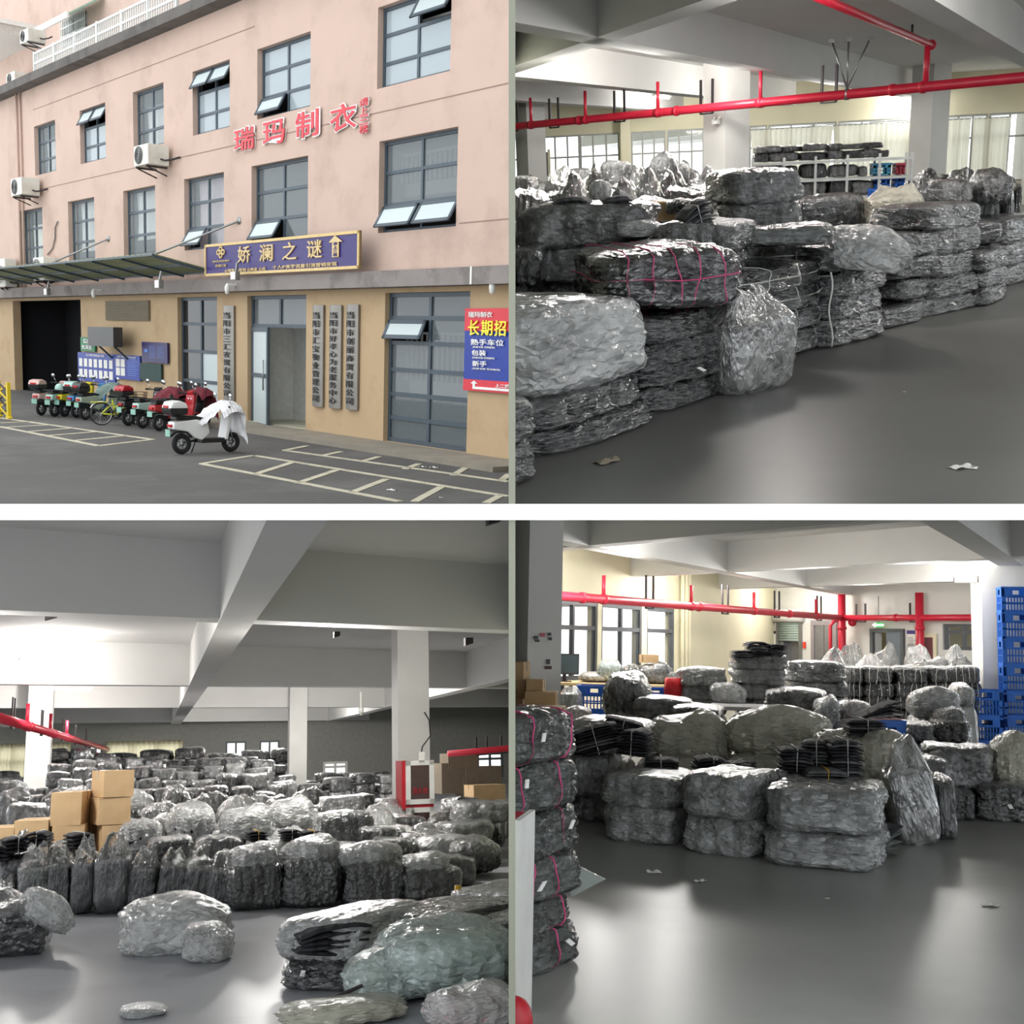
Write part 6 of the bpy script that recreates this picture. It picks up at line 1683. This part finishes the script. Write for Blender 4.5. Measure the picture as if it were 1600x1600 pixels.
# left wall with windows, running away to the right; back wall coming forward to the right
o_ = P.aty(860, 1000, 22.0)
lw = Wall(P, o_, dA)
uc = lw.uz(1210, 1000)[0]
corner = lw.pt(uc)
bw = Wall(P, corner, -dB)
WN = [lw.rect(858, 946, 934, 1040), lw.rect(940, 949, 1003, 1040), lw.rect(1011, 952, 1054, 1040)]
zl, zh = .75, 2.35
holes = [(a, b, zl, zh) for a, b, _, _ in WN]
lw.slab('wall_window_side', -16, uc + .2, 0, ZS, holes + [(-14, -4, zl, zh)], .25, M_CREAM)
M_DFR = mat('dark_bronze_frame', (84, 86, 90), .4, metal=.3)
for i, (a, b, _, _) in enumerate(WN):
    window(lw, a, b, zl, zh, (2, 2, 1)[i], (.66,), .09, .06, m=M_DFR if i == 0 else M_FRAME, glass=G_CLEAR)
# downpipes beside the windows
for k, x in enumerate((1060, 1066, 1071)):
    u = lw.uz(x, 1000)[0]
    tag(MB().tube([lw.pt(u, 0, .1), lw.pt(u, ZS, .1)], .05, 8).build('trim_downpipe', M_CREAM, None, P), kind='structure')
# back wall pieces
B = lambda x0, y0, x1, y1: bw.rect(x0, y0, x1, y1)
door = B(1367, 988, 1410, 1040); win = B(1473, 975, 1535, 1016); shut = B(1217, 968, 1252, 1050)
bw.slab('wall_lift_side', -.1, bw.uz(1640, 1000)[0], 0, ZS, [(door[0], door[1], 0, door[3]), win, (shut[0], shut[1], 0, shut[3])], .3, M_WHITE)
window(bw, *win, 2, (.7,), .09, .1, glass=G_CLEAR)
# corridor behind the opening, yellow light put into its colour; lift behind the shutter
M_YEL = mat('yellow_lit_plaster', (240, 226, 170), .8)
nb = bw.thing('wall_corridor', (door[0] + door[1]) / 2, 0, -2.2, kind='structure')
MB().box((-3, 0, 0), (3, .1, ZS)).build('corridor_end', M_YEL, nb)
sl = bw.thing('door_2', (door[0] + door[1]) / 2, 0, .04, kind='structure')
MB().box((.0, -.05, 0), ((door[1] - door[0]) / 2, 0, door[3])).build('door_leaf', mat('blue_grey_door', (118, 128, 140), .5), sl)
W2 = (door[1] - door[0]) / 2
MB().box((-W2 - .1, -.06, 0), (-W2, .05, door[3] + .1)).box((W2, -.06, 0), (W2 + .1, .05, door[3] + .1)).box((-W2, -.06, door[3]), (W2, .05, door[3] + .1)).build('door_frame', M_FRAME, sl)
md = B(1443, 996, 1461, 1040); d3 = bw.thing('door_3', (md[0] + md[1]) / 2, 0, .03, kind='structure'); w = (md[1] - md[0]) / 2
MB().box((-w, -.04, 0), (w, 0, md[3])).build('door_leaf', mat('maroon_door', (112, 62, 66), .5), d3)
MB().box((-w - .1, -.06, 0), (-w, .0, md[3] + .1)).box((w, -.06, 0), (w + .1, .0, md[3] + .1)).box((-w, -.06, md[3]), (w, 0, md[3] + .1)).build('door_frame', M_CREAM, d3)
MB().box((-.1, -.06, md[3] - 1.0), (.12, -.04, md[3] - .7)).build('door_notice', M_PAPER, d3)
# roller shutter over the goods lift
M_SHUT = mat('sage_shutter', (168, 184, 178), .5); M_LIFT = mat('brushed_steel', (140, 140, 146), .35, metal=.6)
rs = bw.thing('roller_shutter', (shut[0] + shut[1]) / 2, 0, .02, 'half raised sage roller shutter over the goods lift', 'shutter')
w = (shut[1] - shut[0]) / 2; zc = bw.uz(1235, 1002)[1]; zt = shut[3]
n = 9
for i in range(n):
    z0 = zc + (zt - zc) * i / n; z1 = zc + (zt - zc) * (i + 1) / n
    MB().tube([(-w, .0, (z0 + z1) / 2), (w, .0, (z0 + z1) / 2)], (z1 - z0) * .52, 8).build('shutter_slat', M_SHUT, rs)
MB().tube([(-w - .15, -.1, zt + .12), (w + .15, -.1, zt + .12)], .2, 14).build('shutter_drum', M_WHITE, rs)
MB().disc((-w - .2, -.1, zt + .12), (1, 0, 0), .22, .1, 14).build('drum_motor', M_BRKT, rs)
for s in (-1, 1): MB().box((s * w - .05, -.05, 0), (s * w + .05, .03, zt)).build('guide_rail', M_STEEL, rs)
gl = bw.thing('door_goods_lift', (shut[0] + shut[1]) / 2, 0, -.2, kind='structure')
for k in range(3): MB().box((-w + k * w * 2 / 3 + .01, 0, 0), (-w + (k + 1) * w * 2 / 3 - .01, .05, zt)).build('lift_door_leaf', M_LIFT, gl)
li = B(1274, 977, 1304, 1040); w = (li[1] - li[0]) / 2
el = bw.thing('door_4', (li[0] + li[1]) / 2, 0, .03, kind='structure')
MB().box((-w - .12, -.04, 0), (-w, .02, li[3] + .15)).box((w, -.04, 0), (w + .12, .02, li[3] + .15)).box((-w, -.04, li[3]), (w, .02, li[3] + .15)).build('lift_frame', mat('grey_lift_frame', (150, 142, 146), .4), el)
for s in (-1, 1): MB().box((min(0, s * w) + .01, -.01, 0), (max(0, s * w) - .01, .02, li[3])).build('lift_door_leaf', M_LIFT, el)
def wall_board(wall, x0, y0, x1, y1, name, m, label, cat, t=.03):
    a, b, c, d = wall.rect(x0, y0, x1, y1)
    r = wall.thing(name, (a + b) / 2, (c + d) / 2, .02, label, cat)
    MB().box((-(b - a) / 2, -t, -(d - c) / 2), ((b - a) / 2, 0, (d - c) / 2)).build('board', m, r)
    return r, (b - a), (d - c)
wall_board(bw, 1256, 1003, 1260, 1013, 'alarm_box', mat('orange_red_plastic', (230, 70, 50), .4), 'small orange red alarm box between the two lifts', 'alarm')
r, w, h = wall_board(bw, 1419, 985, 1432, 1006, 'notice_board', M_PAPER, 'white notice sheet with purple heading between the far doors', 'notice')
MB().box((-w / 2, -.036, h / 2 - .1), (w / 2, -.03, h / 2)).build('heading_bar', mat('purple_ink', (70, 60, 130), .6), r)
for k in range(6): MB().box((-w * .4, -.034, h / 2 - .2 - k * h * .12), (w * (.2 + .1 * (k % 3)), -.03, h / 2 - .185 - k * h * .12)).build('text_line', mat('grey_ink', (120, 120, 130), .6), r)
r, w, h = wall_board(bw, 1206, 986, 1214, 1012, 'notice_board', M_PAPER, 'tall white notice left of the goods lift', 'notice')
MB().box((-w / 2, -.036, h / 2 - .08), (w / 2, -.03, h / 2)).build('heading_bar', M_BRKT, r)
a, b, c, d = bw.rect(1378, 974, 1390, 980)
ex = bw.thing('exit_sign', (a + b) / 2, (c + d) / 2, .3, 'glowing green exit sign hanging above the corridor door', 'sign')
MB().box((-(b - a) / 2, -.03, -(d - c) / 2), ((b - a) / 2, .03, (d - c) / 2)).build('sign_box', mat_lit('exit_green', (30, 200, 90), 1.2), ex)
ink = mat_lit('exit_white', (230, 255, 235), 1.2)
MB().prism([(-.2, 0), (-.08, .07), (-.08, .025), (.2, .025), (.2, -.025), (-.08, -.025), (-.08, -.07)], -.036, -.03).build('arrow', ink, ex)
MB().tube([(0, 0, (d - c) / 2), (0, 0, .8)], .01, 5).build('hanger_rod', M_STEEL, ex)
# pipes
u_, zp = bw.uz(1330, 966)
pc = bw.pt(u_, zp, .4); a = P.at(770, 923, zp); b = bw.pt(bw.uz(1575, 957)[0], zp, .4)
T_ = lambda x: tt(P, a, pc, x)
p1 = pipe_run(P, a, pc, .085, 'red sprinkler pipe along the window side of the back store', [T_(x) for x in (848, 1015, 1133, 1214, 1280)], [(T_(943), .45), (T_(1080), .45), (T_(1178), .45), (T_(1275), .45)], [T_(x) for x in (910, 1092, 1233)], .55)
T2 = lambda x: tt(P, pc, b, x)
p2 = pipe_run(P, pc, b, .085, 'red sprinkler pipe along the lift side of the back store', [T2(x) for x in (1345, 1430)], [(T2(1521), .4)], [T2(1400)], .4)
for x, y0, y1, lb, par in ((1327, 940, 1040, 'thick red riser pipe in the corner left of the corridor door', None), (1437, 944, 1030, 'red riser pipe between the notice sheet and the maroon door', None)):
    q = pc if x < 1400 else pc.lerp(b, T2(1437))
    rp = empty('riser_pipe', P, (q.x, q.y, 0), 0, lb, 'pipe')
    MB().tube([(0, 0, 0), (0, 0, ZB)], .11, 12).build('riser_tube', M_RED, rp)
    for z in (.6, 1.3, 2.0): MB().tube([(0, 0, z), (0, 0, z + .08)], .135, 12).build('flange', M_RED, rp)
    if x < 1400:
        MB().tube([(-.32, 0, .3), (-.32, 0, 2.1), (-.2, 0, 2.25), (0, 0, 2.25)], .05, 8).build('side_pipe', M_RED, rp)
        MB().disc((.28, -.1, zp - .12), (0, 1, 0), .12, .05, 14).build('valve_wheel', M_RED, rp)
# columns
column(P, 833, 14.0, .5, ZS, 'trim_column', rot=.8, y=1000)
column(P, 1564, P.at(1545, 1162).y + 1.1, .80, ZS, 'trim_column', M_WHITE, rot=.06, y=1000)
# posters on the left column
cc = P.aty(833, 1000, 14.0); fd = Vector((math.cos(.8), math.sin(.8), 0))
pw = Wall(P, Vector((cc.x, cc.y, 0)) + Vector((math.sin(.8), -math.cos(.8), 0)) * .25, (fd.x, fd.y))
i1 = mat('grey_print', (90, 92, 96), .7); i2 = mat('pink_print', (196, 110, 120), .7)
for x, y, w, h, m, lb in ((846, 992, 7, 6, i2, 'small pink notice high on the left column'), (836, 996, 6, 5, i1, 'grey card at the left of the column notices'), (838, 1001, 6, 4, i1, 'lower grey card left of the pink notice'), (857, 991, 5, 5, i1, 'grey card right of the pink notice'), (858, 998, 5, 5, i1, 'dark card below the grey card on the column'), (855, 1034, 5, 8, i1, 'dark figure sticker on the column'), (855, 1043, 10, 5, mat('brown_print', (96, 70, 76), .7), 'brown nameplate low on the column')):
    wall_board(pw, x - w / 2, y - h / 2, x + w / 2, y + h / 2, 'wall_card', m, lb, 'card', .008)
# camera on the right column
c = P.aty(1520, 905, P.at(1545, 1162).y + .9)
cm = empty('security_camera', P, c, -.5, 'white security camera on the left side of the right column', 'camera')
MB().box((-.30, -.07, -.06), (.08, .07, .07)).build('camera_body', M_WHITE, cm, bevel=.02); MB().disc((-.31, 0, 0), (1, 0, 0), .05, .03, 12).build('lens', M_BRKT, cm)
MB().tube([(.05, 0, -.05), (.14, 0, -.14), (.25, 0, -.14)], .025, 8).build('mount_arm', M_WHITE, cm)
for px, w in (((1010, 852), 150), ((1160, 838), 220), ((1290, 828), 230), ((1080, 901), 200), ((1250, 889), 170), ((1420, 878), 120), ((1340, 913), 110), ((1480, 903), 90), ((1420, 934), 90), ((1220, 926), 110)):  # fill lamps added behind the beams, none of them in view
    lamp_behind(P, px, ZB, w, 'added unseen fill lamp between the beams of the back store', dB, .48, .2)
lamp_behind(P, (1500, 832), ZB, 300, 'added unseen fill lamp beyond the slanting beam at the upper right', dA, .5, .2)  # added to brighten the right front, hidden by the beam
lamp_behind(P, (985, 868), ZB, 260, 'added unseen fill lamp beyond the long beam at the upper left', dA, .5, .2)  # added to brighten the left side, hidden by the beam
# ---- blue crates at the right column
Yk = P.at(1545, 1162).y
def crate_tower(x0, x1, ys, Yk, label, rot=0):
    c = P.aty((x0 + x1) / 2, ys[0], Yk); s = px_per_m(P, c)
    zz = [P.aty((x0 + x1) / 2, y, Yk).z for y in ys]; zz[0] = 0
    for i in range(len(ys) - 1):
        nm = ('top ' if i == len(ys) - 2 else ORD[i] + ' ') + label
        crate(P, (c.x, Yk + .25, zz[i]), ((x1 - x0) / s, .46, zz[i + 1] - zz[i] + .01), rot, nm)
crate_tower(1519, 1568, [1161, 1122, 1079], Yk, 'blue crate of the low pair before the right column')
crate_tower(1571, 1625, [1161, 1122, 1084, 1041, 1000, 958, 918], Yk + .1, 'blue crate of the tall tower at the right edge')
# ---- near left tower of bales
for k_, b_ in enumerate(stack2(P, (770, 1566), (912, 1494), .8, [1462, 1412, 1344, 1268, 1192, 1116], 'charcoal bale with pink ties in the near left tower', 'smooth', 'fine', tags=.9)): cords(b_, 2, M_PINKT, k_, False)
q0, q1, q2 = P.aty(888, 1345, P.at(880, 1500).y + .35), P.aty(946, 1374, P.at(880, 1500).y + .3), P.aty(892, 1402, P.at(880, 1500).y + .35)
fl = MB().add([q - q0 for q in (q0, q1, q2, q0 + Vector((0, .01, 0)), q1 + Vector((0, .01, 0)), q2 + Vector((0, .01, 0)))], [(0, 1, 2), (5, 4, 3), (0, 3, 4, 1), (1, 4, 5, 2), (2, 5, 3, 0)]).build('film_corner', F_AQUA, None, P, q0)
tag(fl, 'pale blue film corner sticking out of the near left tower', 'film')
# red fire cabinet edge and extinguisher at the lower left
c = P.at(806, 1640)
fc = empty('fire_cabinet', P, (P.aty(792, 1500, 4.75).x, 4.75, 0), 0, 'red fire cabinet with white edge cut by the left border', 'cabinet')
zt = P.aty(802, 1285, 4.75).z
MB().box((-.2, 0, 0), (.02, .3, zt)).build('cabinet_box', M_FRED, fc); MB().box((.02, -.01, 0), (.045, .31, zt + .01)).build('white_edge', M_WFR, fc)
c = P.aty(820, 1562, 4.7)
fx = empty('fire_extinguisher', P, (c.x - .02, 4.62, 0), 0, 'rounded red extinguisher top at the lower left corner', 'extinguisher')
MB().tube([(0, 0, 0), (0, 0, max(.05, c.z - .05)), (0, 0, c.z - .01), (0, 0, c.z + .02), (0, 0, c.z + .035)], [.07, .07, .06, .04, .01], 16).build('cylinder_body', M_FRED, fx)
# ---- front bales
stack2(P, (935, 1312), (1056, 1323), .9, [1262, 1216], 'film draped grey bale left of the paired bales', ['haze', 'haze'], 'fine')
stack2(P, (1058, 1330), (1180, 1345), .9, [1280, 1212], 'grey bale of the centre pair in clear film', ['haze', 'haze'], 'fine')
stack2(P, (1190, 1352), (1372, 1368), 1.0, [1304, 1234], 'grey bale of the nearest pair, film knotted in front', ['haze', 'haze'], 'fine')
c = P.at(1352, 1345); bundle(P, (c.x, c.y + .2, 0), (.3, .4, .18), 6, [C_OLIVE, C_DARK], 'folded grey trousers spilling from the nearest pair of bales', .8, fan=.2, tilt=.35, string=False)
c = P.at(1430, 1326); s = px_per_m(P, c)
bag(P, (c.x + .06, c.y + .3, .0), (74 / s, .4, 160 / s), 'sack', 'silver', .1, 'tall leaning sack in shiny film right of the nearest pair', 'bag', tilt=-.17, var=2)
stack2(P, (1455, 1280), (1528, 1284), .8, [1238], 'black bale with white tags right of the leaning sack', 'black', 'fine', tags=1)
stack2(P, (1530, 1284), (1640, 1288), .8, [1232], 'black bale with white tags at the right edge', 'black', 'fine', tags=1)
on_top(P, 1446, 1166, 1562, 1242, P.at(1500, 1282).y + .3, .8, 'large grey bag under clear film above the tagged bales', 'fine', 'darkmilk', -.1)
on_top(P, 1556, 1160, 1640, 1240, P.at(1500, 1282).y + .4, .8, 'cream bag at the right edge above the tagged bale', 'slump', 'cream')
on_top(P, 1450, 1185, 1490, 1236, P.at(1500, 1282).y + .05, .3, 'black open carrier stuffed between sack and grey bag', 'slump', 'black')
Yf = P.at(1110, 1335).y
# second rank: support under the bundles and cream covers
rows(P, Yf + 1.2, 905, 1470, lambda x: 1222, 'the second rank behind the front bales', 'second rank behind the front bales', (90, 130), ('grey', 'darkmilk', 'cream'), ('fine',), .9, .8, 5)
rows(P, Yf + 2.3, 880, 1480, lambda x: 1196, 'the third rank below the cream covers', 'cream covered third rank', (100, 150), ('cream', 'cream', 'grey'), ('fine',), 1.0, .9, 6)
for x0, y0, x1, y1, dy, kd, lk, lb in (
    (1000, 1126, 1150, 1200, 2.9, 'slump', 'cream', 'left cream draped cover in the centre of the back store'),
    (1130, 1118, 1305, 1196, 2.8, 'slump', 'cream', 'right cream draped cover with a knotted peak'),
    (1262, 1150, 1420, 1230, 1.9, 'slump', 'cream', 'round cream sack under the black folded parcel'),
    (1330, 1160, 1450, 1250, 1.5, 'slump', 'cream', 'tall cream sack behind the leaning shiny sack'),
    (868, 1180, 955, 1250, 1.1, 'fine', 'grey', 'pale grey bag beside the near left tower'),
    (880, 1126, 1010, 1180, 2.2, 'bale', 'pink', 'dusty pink bag below the large clothes heap'),
    (933, 1062, 1012, 1130, 4.6, 'slump', 'darkmilk', 'rounded film bag with dark grips before the blue crates'),
    (985, 1090, 1080, 1128, 4.4, 'bale', 'grey', 'long grey bag right of the rounded film bag'),
    (1045, 1104, 1126, 1142, 4.0, 'bale', 'black', 'long black bale below the pale table'),
    (800, 1112, 862, 1160, 2.0, 'bale', 'olive', 'dark green roll behind the near left tower')):
    on_top(P, x0, y0, x1, y1, Yf + dy, .9, lb, kd, lk)
for x, y, w, h, dy, n, rz, tl, lb in (
    (930, 1176, 74, 42, 1.35, 9, .2, -.28, 'big fan of dark folded trousers behind the draped bale'),
    (990, 1182, 50, 40, 1.25, 8, -.1, .05, 'block of dark folded trousers right of the big fan'),
    (968, 1150, 60, 26, 1.7, 6, .1, .2, 'dark folded trousers lying across the top of the heap'),
    (1030, 1208, 56, 22, 1.0, 4, .1, 0, 'flat dark clothes on the left draped bale'),
    (1108, 1208, 50, 24, 1.0, 4, .2, 0, 'tied dark clothes on the centre pair of bales'),
    (1150, 1212, 56, 20, .9, 4, -.2, 0, 'loose dark clothes right of the tied ones'),
    (1240, 1214, 52, 46, .7, 8, .1, .05, 'tall tied stack of dark clothes, leftmost of three'),
    (1280, 1204, 52, 48, .9, 9, -.1, 0, 'tall stack of dark clothes in the middle of three'),
    (1318, 1214, 52, 60, .7, 11, .15, 0, 'tallest stack of dark clothes, rightmost of three'),
    (1290, 1232, 66, 30, .45, 6, .1, 0, 'dark clothes with a yellow cord in front of the stacks'),
    (1248, 1240, 40, 26, .4, 4, .4, .2, 'loose dark garments sliding off the nearest pair'),
    (1352, 1150, 62, 26, 2.0, 5, .1, 0, 'black folded parcel on the round cream sack'),
    (1548, 1236, 50, 16, -.3, 3, .1, 0, 'dark folded packet on the right edge bale')):
    Yq = Yf + dy if dy > 0 else P.at(1560, 1284).y + .3
    c = P.aty(x, y, Yq); s = px_per_m(P, c)
    bundle(P, (c.x, c.y + .15, c.z), (w / s, .42, h / s), n, [C_DARK, C_GREY, C_BLACK], lb, rz, tilt=tl, seed=int(x))
# ---- left: cartons, bench with goods, tubs
Yc = 13.2
for x0, y0, x1, y1, Y, lb in ((795, 1034, 818, 1062, 13.4, 'upper tall carton at the left edge before the column'), (795, 1062, 820, 1095, 13.4, 'lower carton with yellow tape at the left edge'), (817, 1062, 848, 1082, 13.2, 'small carton on the wide one before the column'), (815, 1081, 868, 1108, 13.0, 'wide carton before the column with notices'), (795, 1092, 816, 1112, 13.3, 'carton under the taped one at the left edge')):
    carton_px(P, x0, y0, x1, y1, Y - .25, .36, lb, .1 if x1 > 840 else 0)
c = P.aty(832, 1152, 12.0); s = px_per_m(P, c)
carton(P, (c.x, 12.3, 0), (78 / s, .6, P.aty(832, 1106, 12.0).z), .05, 'large beige packing case under the cartons', None, mat('beige_board', (226, 204, 168), .8))
def bench(x0, x1, y, Y, deep, label, m, legm, dark=False):
    a, b = P.aty(x0, y, Y), P.aty(x1, y, Y); w = b.x - a.x
    r = empty('work_table', P, (a.x, Y, 0), 0, label, 'table')
    MB().box((0, 0, a.z - .05), (w, deep, a.z)).build('table_top', m, r, bevel=.01)
    for lx in (.06, w - .06):
        for ly in (.06, deep - .06): MB().box((lx - .03, ly - .03, 0), (lx + .03, ly + .03, a.z - .05)).build('leg', legm, r)
    MB().box((.06, .04, .25), (w - .06, .07, .3)).build('stretcher', legm, r)
    return r, a.z
M_WOOD = mat('pale_wood', (214, 186, 140), .6)
_, zt1 = bench(872, 1062, 1066, 18.6, 1.0, 'long work bench under the windows piled with cloth', M_WOOD, M_FRAME)
_, zt2 = bench(1108, 1222, 1103, 15.6, .9, 'bare pale table standing among the bales', mat('pale_laminate', (206, 204, 206), .35), M_BRKT)
c = P.aty(880, 1066, 18.8)
mo = empty('computer_monitor', P, (c.x, 18.9, zt1), .15, 'dark computer monitor at the left end of the bench', 'monitor')
MB().box((-.24, -.02, .12), (.24, .03, .46)).build('screen_housing', M_BRKT, mo, bevel=.01); MB().box((-.22, -.024, .14), (.22, -.02, .44)).build('screen', mat('slate_screen', (70, 84, 90), .15), mo); MB().box((-.03, 0, 0), (.03, .04, .14)).build('stand', M_BRKT, mo); MB().box((-.12, -.08, 0), (.12, .1, .015)).build('stand_foot', M_BRKT, mo)
for x0, y0, x1, y1, lk, kd, lb in ((900, 1052, 955, 1066, 'milk', 'slump', 'white cloth heap beside the monitor'), (930, 1034, 968, 1058, 'aqua', 'slump', 'bluish cloth heap before the bright window'), (965, 1038, 1010, 1062, 'olive', 'slump', 'green cloth heap on the bench'), (995, 1036, 1052, 1058, 'grey', 'slump', 'grey cloth heap with a carton lid on it'), (1040, 1046, 1064, 1064, 'grey', 'bale', 'grey cloth at the right end of the bench')):
    c = P.aty((x0 + x1) / 2, y1, 18.9); s = px_per_m(P, c)
    bag(P, (c.x, 19.15, zt1), ((x1 - x0) / s, .6, (1066 - y0) / s), kd, lk, 0, lb, 'cloth', name='cloth_heap')
c = P.aty(1012, 1036, 19.0); s = px_per_m(P, c)
carton(P, (c.x, 19.2, c.z), (22 / s, .3, 13 / s), .5, 'small open carton on the cloth heap before the window')
for x0, y0, x1, y1, Y, lb in ((898, 1072, 948, 1116, 16.2, 'large blue crate below the work bench'), (1004, 1076, 1040, 1104, 17.0, 'blue crate behind the rounded film bag'), (1040, 1070, 1062, 1086, 17.4, 'light blue crate at the right end of the bench')):
    c = P.aty((x0 + x1) / 2, y1, Y); s = px_per_m(P, c)
    zb_ = c.z; k = max(1, round(zb_ / .32))
    crate(P, (c.x, Y + .3, max(0, c.z)), ((x1 - x0) / s, .5, (y1 - y0) / s), .05, lb)
    if zb_ > .1: crate(P, (c.x, Y + .3, 0), ((x1 - x0) / s, .5, zb_), .05, 'lower blue crate supporting the bench crates', 'crates under the bench crates')
c = P.aty(1052, 1092, 17.0)
tag(MB().tube([(0, 0, 0), (0, 0, .12), (0, 0, .3)], [.12, .14, .12], 14).build('red_stool_seat', mat('bright_red_plastic', (220, 30, 40), .4), None, P, c), 'bright red plastic stool half hidden by film bags', 'stool')
on_top(P, 872, 1076, 902, 1112, 15.8, .6, 'white sack left of the large blue crate', 'sack', 'milk')
on_top(P, 874, 1108, 918, 1132, 14.6, .5, 'pink film bag below the large blue crate', 'slump', 'pink')
# ---- middle stacks
stack(P, 1058, 1132, 1150, [1118, 1094, 1072, 1046], .9, 'white ribbed bale of the stack left of the pale table', 'fine', 'pale', 0, Y=16.9)
stack(P, 1142, 1230, 1150, [1118, 1094, 1070, 1046, 1024], .9, 'ribbed bale of the highest stack behind the pale table', 'fine', 'pale', .1, Y=17.3)
for x, y, w, h, lb in ((1182, 1026, 34, 24, 'dark clothes crowning the highest stack'), (1160, 1030, 34, 14, 'loose dark clothes at the left of the stack top'), (1212, 1024, 26, 18, 'grey film parcel at the right of the stack top')):
    c = P.aty(x, y, 17.5); s = px_per_m(P, c); bundle(P, c, (w / s, .5, h / s), 6, [C_GREY, C_DARK], lb, .2, seed=int(x), string=False)
on_top(P, 1110, 1070, 1160, 1100, 16.4, .5, 'crumpled white film bag behind the pale table', 'crumple', 'milk')
on_top(P, 1198, 1078, 1292, 1120, 14.6, 1.0, 'wide ribbed bale lying right of the pale table', 'fine', 'grey', -.1, fill='ribbed bale under the wide one right of the pale table')
stack(P, 1225, 1322, 1150, [1112, 1090, 1066, 1036], .9, 'grey bale of the stack before the passenger lift', 'fine', 'darkmilk', .1, Y=19.0)
for i, (x0, x1) in enumerate(((1322, 1352), (1350, 1402), (1400, 1452), (1450, 1505), (1500, 1535))):
    for b_ in stack(P, x0, x1, 1130, [1110, 1090, 1068, 1043], .9, 'dark bale in the long wall of bales, ' + ('first', 'second', 'third', 'fourth', 'fifth')[i] + ' column', 'fine', 'dark', 0, Y=20.6): cords(b_, 3, M_STRING, i, False)
rows(P, 22.5, 1230, 1535, lambda x: 1038 - 6 * math.sin(x * .04), 'the line on the bale wall', 'bags on the wall of bales', (36, 60), ('grey', 'milk', 'darkmilk', 'pink'), ('slump', 'bale'), 1.0, .9, 8)
rows(P, 25.0, 1300, 1535, lambda x: 1030, 'the line behind the bale wall', 'bags behind the wall of bales', (36, 60), ('pale', 'milk', 'pink'), ('slump',), 1.0, 1.0, 9)
# ---- right: slumped film bags and the blue tub
for x0, y0, x1, y1, Y, kd, lk, lb in ((1424, 1082, 1512, 1128, 15.6, 'slump', 'milk', 'large slumped film bag left of the blue crates'), (1490, 1074, 1530, 1106, 17.0, 'slump', 'milk', 'film bag tucked against the right column'), (1466, 1108, 1520, 1134, 15.0, 'slump', 'grey', 'small slumped film bag beside the crates'), (1414, 1130, 1462, 1160, 14.4, 'fine', 'darkmilk', 'ribbed bale right of the blue tub'), (1460, 1126, 1520, 1160, 14.8, 'fine', 'dark', 'dark bale left of the low crate pair'), (1305, 1098, 1372, 1128, 15.0, 'slump', 'pink', 'pinkish film bag behind the blue tub'), (1270, 1096, 1320, 1140, 14.0, 'slump', 'milk', 'white film bag left of the pinkish bag')):
    on_top(P, x0, y0, x1, y1, Y, .9, lb, kd, lk, fill='grey bale supporting the right hand film bags')
c = P.aty(1390, 1150, 13.4); s = px_per_m(P, c)
crate(P, (c.x, 13.7, 0), (46 / s, .5, P.aty(1390, 1126, 13.4).z), .1, 'blue tub heaped with brown grey cloth')
bundle(P, (c.x - .1, 13.7, P.aty(1390, 1127, 13.4).z), (66 / s, .5, 22 / s), 5, [C_PINK, C_DARK, C_PALE], 'brown grey cloth heaped in the blue tub', .2, fan=.1, string=False)
# litter
litter(P, 1022, 1364, .10, 'white paper slip on the floor before the front bales', M_PAPER, .3)
litter(P, 1094, 1378, .09, 'twisted white tissue on the floor before the centre pair', M_PAPER, .8)
litter(P, 1548, 1416, .10, 'thin white thread on the floor at the right', M_PAPER, .1)
litter(P, 1293, 1405, .03, 'white crumb on the bare floor', M_PAPER, 0, 'scrap')
# ------------------------------------------------------------------ each place ends at the slabs that part it from the next
PLACES = {p.name: p for p in (TL, TR, BL, BR)}
bpy.context.view_layer.update()
def top_of(o):
    while o.parent: o = o.parent
    return o
dead = []
for o in list(COL.objects):
    if o.type != 'MESH': continue
    t = top_of(o)
    if '_place' not in t: continue
    pl = PLACES[t['_place']]
    mw = o.matrix_world
    me = o.data
    if not len(me.vertices): continue
    bb = [mw @ Vector(c) for c in o.bound_box]
    cut = []
    gone = False
    for n, h in pl.planes:
        ds = [c.dot(n) - h for c in bb]
        if max(ds) <= 0.0005: gone = True; break
        if min(ds) < 0: cut.append((n, h))
    if gone: dead.append(o); continue
    if cut:
        if me.users > 1: me = me.copy(); o.data = me
        bm = bmesh.new(); bm.from_mesh(me)
        inv = mw.inverted(); nt = mw.to_3x3().transposed()
        for n, h in cut:
            bmesh.ops.bisect_plane(bm, geom=bm.verts[:] + bm.edges[:] + bm.faces[:], plane_co=inv @ (n * h), plane_no=(nt @ n).normalized(), clear_inner=True)
        if not bm.faces: gone = True
        bm.to_mesh(me); bm.free()
        if gone: dead.append(o)
for o in dead:
    for c in list(o.children):
        m_ = c.matrix_world.copy(); c.parent = o.parent; c.matrix_world = m_
    bpy.data.objects.remove(o)
changed = True
while changed:
    changed = False
    for o in list(COL.objects):
        if o.type == 'EMPTY' and not o.children:
            bpy.data.objects.remove(o); changed = True
for o in COL.objects:
    if '_place' in o: del o['_place']
